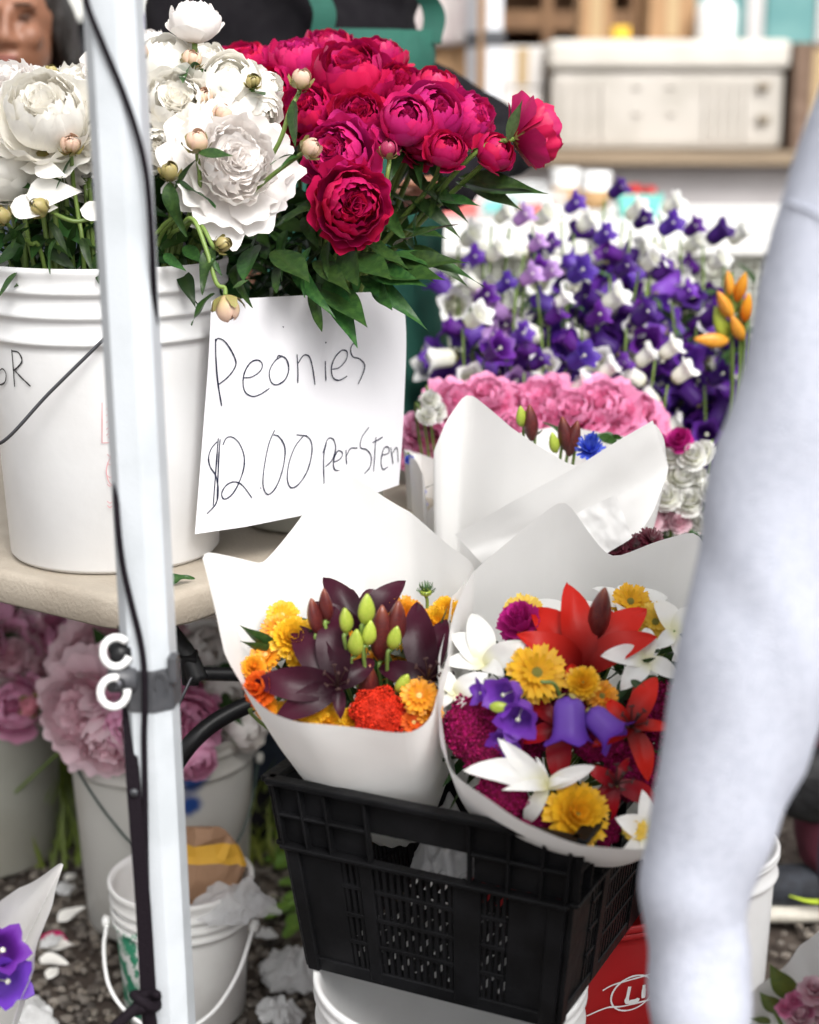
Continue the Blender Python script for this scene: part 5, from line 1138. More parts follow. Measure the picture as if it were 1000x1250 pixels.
# ------------------------------------------------------------------ bouquet with the blue cornflower, narrow wrap, corner bouquets
B3 = Vector(AP3)
rayflower(atY(720, 551, 2.07), (0, -.5, .9), 20 * ppm(2.07, 550), m_blue, 'cornflower', B3, 'cornflower', 'bright blue cornflower peeking over the white paper', 'cornflower', disc=None)
for (x, y, ax) in [(690, 530, (-.2, -.2, 1)), (648, 516, (-.1, -.2, 1)), (700, 535, (.2, -.2, 1))]: lily_bud(atY(x, y, 2.10), ax, .05, m_dbud, B3, 'wine brown lily bud behind the white paper near the cornflower', 'wine buds by the cornflower')
for (x, y, ax) in [(676, 540, (-.2, -.3, 1)), (636, 508, (-.1, -.3, 1))]: lily_bud(atY(x, y, 2.10), ax, .03, m_lgreen, B3, 'lime lily bud behind the white paper near the cornflower', 'lime buds by the cornflower', 1.2)
foliage('foliage', 'green leaves inside the wrap with the blue cornflower', 'foliage', ((.06, .30), (2.12, 2.22), (.78, .86)), 60, .04, m_leaf, 23)
for (x, y) in [(510, 590), (514, 602), (506, 575), (516, 615), (500, 562)]:
    rayflower(atY(x, y, 2.22), (0, -.7, .7), 7 * ppm(2.22, 590), m_blue, 'cornflower', (.03, 2.27, .42), 'cornflower', 'tiny blue flower in the narrow paper wrap beside the sign', 'flower', 'tiny blue flowers', disc=None)
for (x, y, ax) in [(775, 668, (0, -.6, .7)), (752, 672, (-.3, -.6, .6)), (795, 660, (.3, -.5, .7))]:
    rayflower(atY(x, y, 1.95), ax, 20 * ppm(1.95, 668), mat('maroon_petal', (.05, .006, .012), .4, vcol=(.10, .012, .025), rndv=.2, transl=.15), 'gerbera', (.19, 2.05, .5), 'daisy', 'dark maroon daisy between the paper wraps', 'daisy', 'maroon daisies between wraps', disc=m_dark, discr=.15)
bs = thing('bellflower', 'violet bells inside the paper cone beside the gravel', 'bellflower', (-.55, 1.68, .18))
tube_obj('stem', [(-.55, 1.68, .18), atY(-5, 1240, 1.6), atY(-10, 1180, 1.55)], .002, m_stem, bs)
for (x, y, ax, m) in [(-5, 1195, (.55, -.75, .35), m_vio), (-10, 1170, (.5, -.6, .6), m_viod), (-30, 1200, (0, -.8, .3), m_vio), (-45, 1160, (-.2, -.6, .6), m_viod)]: add_bell(bs, atY(x, y, 1.53), ax, .046, m)
for k, (x, y) in enumerate([(970, 1222), (958, 1232), (985, 1232), (992, 1212), (1005, 1225), (975, 1245), (1010, 1245)]):
    rayflower(atY(x, y, 1.45), (-.1, -.6, .8), (13 if k < 3 else 20) * ppm(1.45, y), m_pp3 if k < 3 else m_pp, 'carnation', (.53, 1.55, .14), 'carnation', 'small pink ruffled flower beneath the hooded sleeve', 'flower', 'small pink flowers in the paper cone', disc=None)
pl = [o for o in bpy.data.objects if o.get('label', '').startswith('small pink ruffled')][0]
for (x, y, tx, ty, L) in [(970, 1225, 942, 1182, .05), (955, 1240, 930, 1215, .04), (940, 1250, 915, 1245, .035)]:
    a = atY(x, y, 1.46); b = atY(tx, ty, 1.44); add_leaf(pl, a, b - a, (b - a).length * 1.05, mat('yellow_green_leaf', (.13, .17, .03), .4, (.09, .14, .03), 14, transl=.3), roll=.9, var=3)
bucket('bucket', 'low white bucket under the paper cone of purple bells', (-.55, 1.68, .001), .24, .10, .09, m_bucket, (.02,))
bucket('bucket', 'low white bucket under the paper cone of small pink flowers', (.53, 1.55, .001), .2, .10, .09, m_bucket, (.02,))

# ------------------------------------------------------------------ tall bellflowers and the flowers before them
STALK = []
q = random.Random(4)
BKT = [(.10, 2.62), (.30, 2.70), (.53, 2.74)]
for i, (c) in enumerate(BKT): bucket('bucket', ['white bucket of lilac and white bellflowers next to the apron', 'white bucket of deep violet bellflowers behind the pink peonies', 'white bucket of violet bellflowers and orange lilies'][i], (*c, .001), .36, .13, .118, m_bucket, (.03,))
def stalk(x, y, Y, n, m, lab, grp, frac, L=.040, sd_=0):
    top = atY(x, y, Y); c = min(BKT, key=lambda b: abs(b[0] - top.x)); f = (c[0] + q.uniform(-.05, .05), c[1] + q.uniform(-.05, .05), .03); bell_stalk(top, f, n, m, lab, grp, L, frac, seed=sd_)
VI = [(685, 262, 2.80), (738, 245, 2.85), (770, 280, 2.80), (800, 288, 2.72), (830, 290, 2.78), (858, 300, 2.82), (720, 300, 2.70), (655, 310, 2.75), (640, 345, 2.62), (690, 345, 2.62), (745, 340, 2.62), (790, 345, 2.60), (820, 370, 2.62), (850, 400, 2.62), (875, 430, 2.66), (600, 360, 2.62), (575, 375, 2.60), (660, 400, 2.55), (620, 420, 2.55), (710, 400, 2.55), (765, 400, 2.55), (560, 330, 2.68), (590, 440, 2.52), (640, 455, 2.50), (690, 450, 2.50), (740, 460, 2.50), (860, 470, 2.56), (880, 380, 2.7)]
for i, (x, y, Y) in enumerate(VI): stalk(x, y, Y, 20, m_viod if i % 3 else m_vio, 'tall deep violet bellflower stalk in the crowded bunch', 'violet bellflower stalks', .46, .051, i)
WH = [(600, 275, 2.75), (650, 275, 2.78), (700, 285, 2.75), (760, 270, 2.88), (805, 262, 2.86), (560, 300, 2.72), (590, 320, 2.65), (780, 330, 2.62), (730, 380, 2.58), (670, 380, 2.56), (565, 400, 2.55), (800, 440, 2.50), (725, 465, 2.48), (815, 470, 2.48), (830, 310, 2.9), (885, 300, 2.85), (860, 330, 2.75), (770, 450, 2.52), (690, 490, 2.46)]
for i, (x, y, Y) in enumerate(WH): stalk(x, y, Y, 9, m_belw, 'white bellflower stalk among the violet bells', 'white bellflower stalks', .30, .050, 50 + i)
for i, (x, y, Y) in enumerate([(622, 278, 2.66), (640, 310, 2.62), (630, 350, 2.56), (655, 345, 2.6)]): stalk(x, y, Y, 5, m_lil, 'pale lilac bellflower stalk beside the dark leaves', 'lilac bellflower stalks', .22, .045, 90 + i)
foliage('foliage', 'pale green leaves between the tall bellflowers', 'foliage', ((.05, .62), (2.62, 2.88), (.66, 1.0)), 420, .05, m_leafl, 31)
foliage('foliage', 'dark green lower leaves of the tall bellflowers', 'foliage', ((.02, .64), (2.52, 2.82), (.40, .76)), 260, .07, m_leaf, 32)
lo = [(905, 350, (.2, -.3, 1), .05), (885, 372, (-.5, -.3, .8), .055), (868, 415, (-1, -.3, .1), .06), (912, 375, (0, -.4, 1), .05), (900, 400, (-.4, -.3, .7), .05), (890, 345, (-.2, -.2, 1), .04)]
for i, (x, y, ax, L) in enumerate(lo): lily_bud(atY(x, y, 2.5), ax, L * .95, mat('orange_lily_bud', (.62, .26, .03), .4, (.68, .34, .04), 20, vcol=(.6, .2, .02)) if i % 3 else m_org, (.55, 2.60, .25), 'orange lily bud beside the violet bellflowers', 'orange lily buds')
for i, (x, y) in enumerate([(880, 395), (893, 360)]): lily_bud(atY(x, y, 2.52), (-.4, -.2, 1), .06, m_lgreen, (.55, 2.60, .25), 'lime lily bud among the orange buds', 'lime buds with orange buds')
# bright pink peonies in front of the bellflowers
bucket('bucket', 'white bucket of bright pink peonies in front of the bellflowers', (.20, 2.42, .001), .36, .13, .118, m_bucket, (.03,))
for i, (x, y, r, m) in enumerate([(560, 490, 30, m_pp3), (595, 480, 26, m_pp3), (620, 495, 30, m_pp3), (660, 488, 34, m_pp3), (700, 500, 30, m_pp3), (735, 492, 36, m_pp3), (775, 505, 32, m_pp3), (680, 520, 32, m_pp3), (640, 515, 28, m_pp3), (740, 525, 34, m_pp3), (785, 525, 24, m_pp3), (560, 520, 26, m_pp3), (600, 515, 26, m_pp3), (520, 545, 26, m_mag), (515, 520, 20, m_pp2)]):
    RIM = ((.20, 2.42), .36, .12)
    peony(atY(x, y, 2.38 + .012 * (i % 4)), (q.uniform(-.3, .3), -.6, .7), r * ppm(2.4, y), m_pp3 if m is m_mag else m, foot_in((.20, 2.42), .07, .03), 'open', i % 4 + 1, 'bright pink peony bloom in front of the violet bellflowers', 'bright pink peonies', leaves=1)
# white and green flowers by the sleeve
bucket('bucket', 'white bucket of white stock flowers near the hooded sleeve', (.40, 2.40, .001), .34, .09, .08, m_bucket, (.03,))
for i, (x, y, r, m) in enumerate([(845, 560, 20, m_belw), (825, 585, 22, m_belw), (850, 590, 20, m_belw), (815, 610, 20, m_belw), (840, 615, 22, m_belw), (860, 555, 18, m_belw), (870, 600, 20, m_belw), (820, 560, 16, m_belw), (530, 505, 16, m_belw), (520, 510, 14, m_belw), (525, 490, 14, m_belw), (810, 635, 18, m_pp), (795, 640, 16, m_pp), (830, 640, 16, m_pp), (800, 545, 18, m_mag), (830, 540, 18, m_mag), (775, 650, 16, m_mag), (860, 640, 16, m_belw)]):
    rayflower(atY(x, y, 2.30 + .01 * (i % 3)), (q.uniform(-.4, .4), -.7, .6), r * ppm(2.3, y), m, 'carnation', (.40, 2.40, .3) if x > 700 else (.10, 2.55, .3), 'stock_flower', {'white_bell_petal': 'ruffled white stock flower near the bright pink peonies', 'pink_peony_petal': 'ruffled pale pink flower near the white stock', 'magenta_ray_petal': 'ruffled magenta flower near the white stock'}[m.name], 'flower', {'white_bell_petal': 'white stock flowers', 'pink_peony_petal': 'pale pink ruffled flowers', 'magenta_ray_petal': 'magenta ruffled flowers'}[m.name], disc=None)
foliage('foliage', 'green leaves under the white stock flowers', 'foliage', ((.33, .47), (2.33, 2.45), (.5, .72)), 90, .05, m_leafl, 33)
foliage('foliage', 'dark leaves under the bright pink peonies', 'foliage', ((.04, .36), (2.38, 2.50), (.4, .82)), 160, .06, m_leaf, 34)
# purple flowers far behind the white peonies
bucket('bucket', 'white bucket of purple flowers behind the white peonies', (-.62, 3.7, .001), .36, .13, .118, m_bucket, (.03,))
for i, (x, y) in enumerate([(178, 12), (190, 25), (200, 8), (185, -10), (205, 35), (172, 35)]):
    bell_stalk(atY(x, y, 3.6), (-.62 + q.uniform(-.05, .05), 3.7, .03), 8, m_viod, 'violet bellflower behind the white peonies', 'violet bellflowers behind white peonies', .05, .15, 1, 200 + i)

# ------------------------------------------------------------------ litter on the ground
m_tis = mat('white_plastic_scrap', (.70, .70, .70), .5, (.8, .8, .8), 20, .4, 40, transl=.3)
for i, (x, y, r) in enumerate([(358, 1185, .050), (340, 1238, .035), (325, 1142, .018), (62, 1150, .018), (30, 1250, .05), (78, 1085, .016), (200, 955, .012)]):
    p = atz(x, y, .02); crumple('plastic_scrap', 'crumpled white plastic scrap lying on the ground', 'litter', p, (r, r * .9, r * .8), m_tis, 10 + i, 3, .45, 2.2, 'plastic scraps on the ground')
for i, (x, y, d, L, m) in enumerate([(70, 1125, (1, .6, .5), .05, m_tis), (50, 1155, (1, .1, .1), .055, m_tis), (48, 1170, (1, -.3, .1), .05, m_tis), (58, 1195, (.3, 1, .2), .035, m_tis), (80, 1075, (.5, 1, .2), .03, m_tis)]):
    loose_petal(x, y, atz(x, y, .012).y, d, L, m_pw, 'fallen white petal lying on the gravel', .2, 'fallen white petals on the gravel')
loose_petal(50, 1142, atz(50, 1142, .012).y, (1, -.5, .05), .06, m_pm, 'fallen magenta petal lying on the gravel', .2)
for i, (x, y, d, L) in enumerate([(322, 1050, (1, .2, .1), .07), (330, 1115, (1, .1, .3), .06), (345, 1100, (.8, .6, .2), .05), (350, 1130, (.5, .9, .2), .05), (318, 1005, (1, .4, .1), .05), (340, 1078, (1, -.2, .2), .06), (335, 1060, (.8, .5, .4), .08), (322, 1120, (1, .3, .5), .07), (350, 1050, (-.5, .8, .3), .06), (345, 1145, (.6, .2, .5), .06), (330, 1020, (1, .1, .4), .06), (365, 1110, (-.8, .3, .5), .05)]):
    V, F, pv = leaf_data(W=.2, droop=.2, seed=i); tag(obj('leaf', new_mesh('leaf', V, F, mat('fresh_cut_leaf', (.10, .22, .03), .4, (.16, .26, .04), 14, transl=.3), attrs={'pv': pv}), None, leaf_mx(atz(x, y, .015), d, L, .3)), 'fresh green leaf cutting lying on the ground', 'leaf', 'leaf cuttings on the ground')
q2 = random.Random(8); mb = MB()
for i in range(2600):
    x = q2.uniform(-.9, .15); y = q2.uniform(2.62, 3.5); h = q2.uniform(.04, .16); a = q2.uniform(0, 6.28); wd = .004
    mb.add([(x - wd, y, 0), (x + wd, y, 0), (x + .02 * math.cos(a) + wd * .6, y + .02 * math.sin(a), h * .6), (x + .02 * math.cos(a) - wd * .6, y + .02 * math.sin(a), h * .6), (x + .05 * math.cos(a), y + .05 * math.sin(a), h)], [(0, 1, 2, 3), (3, 2, 4)], pr=q2.random())
tag(stuff(mb.build('grass', mat('yellow_green_grass', (.16, .22, .03), .5, (.26, .28, .05), 6, transl=.3, rndv=.4))), 'yellow green weeds growing on the soil behind the buckets', 'grass')

# ------------------------------------------------------------------ people
m_skin = mat('skin', (.42, .21, .125), .5, (.36, .17, .10), 12, .05, 60, sss=.15)
m_skin2 = mat('tanned_skin', (.26, .115, .065), .5, (.21, .09, .05), 12, .05, 60, sss=.15)
m_hair = mat('dark_hair', (.012, .009, .008), .45, (.022, .016, .013), 60, .5, 120, stretch=(1, 1, .15))
m_hair2 = mat('brown_hair', (.06, .028, .014), .45, (.10, .05, .025), 60, .5, 120, stretch=(1, 1, .15))
m_shirt = mat('black_jersey', (.007, .006, .008), .9, (.010, .009, .011), 30, .15, 300, spec=.15)
m_hood = mat('pale_heather_fleece', (.48, .50, .575), .95, (.43, .45, .525), 130, .35, 420, spec=.1, detail=8.0)
m_apron = mat('green_canvas', (.009, .085, .060), .8, (.007, .070, .050), 20, .2, 320)
m_denim = mat('dark_denim', (.02, .028, .05), .85, (.03, .04, .065), 40, .2, 300)
m_maroon = mat('maroon_cloth', (.10, .012, .028), .85, (.075, .009, .022), 30, .2, 300)
m_eye = mat('eye_dark', (.06, .03, .02), .5); m_lip = mat('lip', (.26, .09, .07), .5); m_brow = mat('brow', (.06, .03, .018), .8)
def head_shapes(mb, c, s=1.0, yaw=0.0):
    """head looking along -Y turned by yaw; c = centre of the skull"""
    R = Matrix.Rotation(yaw, 4, 'Z'); T = lambda p: np.array(c) + s * np.array((R @ Vector(p)))
    ellipsoid(mb, T((0, .012, .022)), (.074 * s, .093 * s, .090 * s), R); ellipsoid(mb, T((0, -.022, -.045)), (.060 * s, .066 * s, .072 * s), R)
    ellipsoid(mb, T((0, -.052, -.092)), (.027 * s, .026 * s, .022 * s), R)
    for sx in (-1, 1):
        ellipsoid(mb, T((sx * .034, -.062, -.028)), (.024 * s, .022 * s, .024 * s), R); ellipsoid(mb, T((sx * .077, .012, -.012)), (.009 * s, .018 * s, .032 * s), R)
        ellipsoid(mb, T((sx * .032, -.074, .024)), (.026 * s, .012 * s, .010 * s), R); ellipsoid(mb, T((sx * .013, -.090, -.036)), (.010 * s, .011 * s, .009 * s), R)
    capsule(mb, T((0, -.080, .016)), T((0, -.097, -.030)), .008 * s, .0125 * s); ellipsoid(mb, T((0, -.082, -.064)), (.023 * s, .012 * s, .011 * s), R)
    return T, R
def face_parts(e, T, R, s=1.0):
    def el(name, p, r, m):
        mb = MB(); ellipsoid(mb, T(p), tuple(k * s for k in r), R, 12, 8); return mb.build(name, m, e)
    for sx in (-1, 1): el('eye', (sx * .031, -.0765, .006), (.0120, .006, .0028), m_eye); el('eyebrow', (sx * .032, -.0850, .026), (.018, .003, .0028), m_brow)
    el('lips', (0, -.0935, -.062), (.021, .0035, .0035), m_lip); el('lips', (0, -.0915, -.070), (.017, .0045, .0045), m_lip)
def hair_cap(e, T, R, s, m, long_=0.0):
    mb = MB(); ellipsoid(mb, T((0, .026, .040)), (.082 * s, .094 * s, .086 * s), R)
    for sx in (-1, 1): ellipsoid(mb, T((sx * .072, .03, -.01)), (.020 * s, .055 * s, .062 * s), R)
    if long_:
        for sx in (-1, 0, 1): capsule(mb, T((sx * .05, .05, 0)), T((sx * .06, .075, -long_)), .045 * s, .03 * s)
    me = remesh(np.concatenate(mb.V), mb.F, .008, 3); wrinkle(me, .006, 30, 3, (1, 1, .3)); me.materials.append(m); return obj('hair', me, e)
def hand(mb, w, d, side, s=1.0, curl=.5, palm_n=None):
    """palm from wrist w along d; side = thumb direction"""
    w = np.array(w, float); d = np.array(d, float); d /= np.linalg.norm(d); t = np.array(side, float); t -= d * t.dot(d); t /= np.linalg.norm(t); n = np.cross(d, t)
    capsule(mb, w, w + d * .03 * s, .024 * s, .026 * s, flat=.7, side=t); 
    for k, (o, L) in enumerate([(.027, .070), (.009, .078), (-.009, .073), (-.026, .058)]):
        a = w + d * .025 * s + t * o * .6 * s; b = w + d * .085 * s + t * o * s; capsule(mb, a, b, .013 * s, .0105 * s)
        p = b; dd = d.copy()
        for j, seg in enumerate((.45, .32, .23)):
            dd = dd * math.cos(curl * .6) + n * math.sin(curl * .6); dd /= np.linalg.norm(dd); qn = p + dd * L * seg * s; capsule(mb, p, qn, (.0095 - j * .0008) * s, (.0088 - j * .0008) * s, 10); p = qn
    a = w + d * .018 * s + t * .02 * s; b = a + (d * .6 + t * .8) * .036 * s; c_ = b + (d * .9 + t * .3 + n * .2) * .03 * s; e_ = c_ + (d + n * .3) * .022 * s
    capsule(mb, a, b, .015 * s, .0115 * s); capsule(mb, b, c_, .011 * s, .010 * s); capsule(mb, c_, e_, .010 * s, .008 * s)
def blob(name, mb, voxel, m, parent, sm=6, wr=None):
    me = remesh(np.concatenate(mb.V), mb.F, voxel, sm)
    if wr: wrinkle(me, *wr)
    me.materials.append(m); return obj(name, me, parent)

# --- vendor in the green apron
def shoes(e, spots, yaw=0.0):
    for (x, y, sx) in spots:
        sb = MB(); c = np.array((x, y, 0)); d = np.array((math.sin(yaw) + .06 * sx, -math.cos(yaw), 0)); capsule(sb, c - d * .09 + [0, 0, .05], c + d * .10 + [0, 0, .042], .046, .038, flat=.9); capsule(sb, c - d * .08 + [0, 0, .05], c - d * .07 + [0, 0, .11], .048, .05)
        blob('shoe', sb, .008, m_shirt, e, 3)
def make_vendor():
    fx, fy = -.175, 2.86
    e = thing('person', 'person in black shirt and green apron leaning behind the magenta peonies', 'person', (fx, fy, 0))
    hc = (fx + .02, fy - .07, 1.80); mb = MB(); T, R = head_shapes(mb, hc, 1.0, .35)
    capsule(mb, (fx + .01, fy - .02, 1.58), (hc[0], hc[1] + .02, 1.72), .055, .05); capsule(mb, (fx, fy, .95), (fx, fy - .02, 1.50), .10, .10)
    el_r = np.array(atY(628, 172, 2.76)); wr_r = np.array(atY(545, 225, 2.52)); sh_r = np.array(atY(470, 92, 2.83))
    sh_l = np.array((fx - .185, fy - .01, 1.52)); el_l = np.array((fx - .27, fy - .04, 1.12)); wr_l = np.array((fx - .12, fy - .20, 1.02))
    for s, el, wr_ in ((sh_r, el_r, wr_r), (sh_l, el_l, wr_l)): capsule(mb, s, el, .045, .038); capsule(mb, el, wr_, .036, .026)
    hand(mb, wr_r, np.array((-1, -.2, -.3)), (0, -1, .3), 1.0, .5); hand(mb, wr_l, wr_l - el_l, (0, 0, 1), 1.0, .5)
    for sx in (-1, 1): capsule(mb, (fx + sx * .09, fy, .92), (fx + sx * .1, fy + .01, .5), .08, .055); capsule(mb, (fx + sx * .1, fy + .01, .5), (fx + sx * .1, fy + .02, .06), .052, .036); capsule(mb, (fx + sx * .1, fy + .03, .035), (fx + sx * .11, fy - .13, .03), .035, .028)
    blob('body', mb, .0065, m_skin2, e, 4); face_parts(e, T, R); hair_cap(e, T, R, 1.0, m_hair, .10)
    sh = MB(); ellipsoid(sh, (fx, fy, 1.32), (.205, .14, .28)); ellipsoid(sh, (fx, fy, .98), (.185, .14, .17)); ellipsoid(sh, (fx, fy + .01, 1.48), (.20, .11, .11)); capsule(sh, (fx - .14, fy, 1.50), (fx + .11, fy - .02, 1.50), .075, .075)
    for s, el, wr_ in ((sh_r, el_r, wr_r), (sh_l, el_l, wr_l)): capsule(sh, s, el, .062, .050); capsule(sh, el, el + (wr_ - el) * .98, .048, .040)
    blob('shirt', sh, .012, m_shirt, e, 8, (.010, 9, 3))
    # apron: bib, skirt, straps, laid over the shirt
    def ap(u, z):       # u -1..1 across, over the front of the torso (turned a little)
        a = -math.pi / 2 + .55 + u; rx, ry = (.232, .178) if z > 1.0 else (.235 + .05 * (1.0 - z), .185 + .06 * (1.0 - z)); return (fx + rx * math.cos(a), fy + ry * math.sin(a), z)
    def patch(name, rows, nu=18):
        V = []
        for (z, u0, u1) in rows:
            for u in np.linspace(u0, u1, nu): p = ap(u, z); k = fbm((u * 5, z * 4, 2)) * .008; V.append((p[0] + k, p[1] - k, p[2]))
        o = obj(name, new_mesh(name, V, grid_faces(nu, len(rows)), m_apron), e); so = o.modifiers.new('thick', 'SOLIDIFY'); so.thickness = .003; return o
    patch('bib', [(1.02, -.85, .95), (1.10, -.75, .9), (1.18, -.62, .82), (1.24, -.52, .74), (1.30, -.45, .70), (1.36, -.42, .66), (1.41, -.40, .64)])
    patch('skirt', [(.52, -1.1, 1.45), (.60, -1.1, 1.45), (.70, -1.1, 1.4), (.80, -1.1, 1.35), (.90, -1.1, 1.3), (.98, -1.1, 1.25), (1.02, -1.08, 1.22), (1.04, -1.05, 1.2)], 28)
    for u0, sx in ((-.40, -1), (.57, 1)):
        P = catmull([ap(u0, 1.39), ap(u0 + .01, 1.45), (fx + .04 + sx * .085, fy - .13, 1.54), (fx + .02 + sx * .08, fy + .0, 1.62)], 8); V = []
        for p in P: V += [tuple(p + np.array((-.018, -.006, 0))), tuple(p + np.array((.018, -.006, 0))), tuple(p + np.array((.018, 0, 0))), tuple(p + np.array((-.018, 0, 0)))]
        obj('strap', new_mesh('strap', V, grid_faces(4, len(P), True), m_apron, smooth=False), e)
    tr = MB()
    for sx in (-1, 1): capsule(tr, (fx + sx * .09, fy + .01, .95), (fx + sx * .1, fy + .01, .5), .105, .08); capsule(tr, (fx + sx * .1, fy + .01, .5), (fx + sx * .1, fy + .02, .06), .078, .06)
    blob('trousers', tr, .014, m_denim, e, 6, (.008, 10, 4))
    shoes(e, [(fx + sx * .105, fy - .05, sx) for sx in (-1, 1)])
make_vendor()

# --- woman whose face shows beside the pole
def make_woman():
    c = atY(24, 27, 3.10); fx, fy = c.x, c.y + .02
    e = thing('person', 'person with tanned face and dark clothes standing behind the white peonies', 'person', (fx, fy, 0))
    mb = MB(); T, R = head_shapes(mb, (c.x, c.y, c.z), 1.02, -.05)
    z = c.z
    capsule(mb, (fx, fy + .03, z - .26), (c.x, c.y + .02, z - .09), .052, .046); capsule(mb, (fx, fy + .03, z - .60), (fx, fy + .03, z - .30), .10, .10)
    for sx in (-1, 1):
        s = np.array((fx + sx * .17, fy + .03, z - .30)); el = np.array((fx + sx * .22, fy, z - .58)); w_ = np.array((fx + sx * .13, fy - .18, z - .72)); capsule(mb, s, el, .042, .035); capsule(mb, el, w_, .034, .025); hand(mb, w_, w_ - el, (-sx, 0, .3), .95, .5)
        capsule(mb, (fx + sx * .085, fy + .02, z - .68), (fx + sx * .09, fy + .02, .05), .08, .04); capsule(mb, (fx + sx * .09, fy + .03, .035), (fx + sx * .1, fy - .12, .03), .035, .028)
    blob('body', mb, .0060, m_skin2, e, 6); face_parts(e, T, R, 1.02); hair_cap(e, T, R, 1.03, m_hair, .08)
    sh = MB(); ellipsoid(sh, (fx, fy + .03, z - .48), (.19, .125, .26)); ellipsoid(sh, (fx, fy + .03, z - .70), (.18, .13, .15)); capsule(sh, (fx - .13, fy + .03, z - .31), (fx + .13, fy + .03, z - .31), .07, .07)
    for sx in (-1, 1):
        s = np.array((fx + sx * .17, fy + .03, z - .30)); el = np.array((fx + sx * .22, fy, z - .58)); w_ = np.array((fx + sx * .13, fy - .18, z - .72)); capsule(sh, s, el, .068, .058); capsule(sh, el, el + (w_ - el) * .85, .056, .045)
    blob('jacket', sh, .012, m_denim, e, 8, (.008, 9, 6))
    tr = MB()
    for sx in (-1, 1): capsule(tr, (fx + sx * .085, fy + .02, z - .70), (fx + sx * .09, fy + .02, .06), .10, .06)
    blob('trousers', tr, .016, m_shirt, e, 6)
    shoes(e, [(fx + sx * .095, fy - .04, sx) for sx in (-1, 1)])
make_woman()

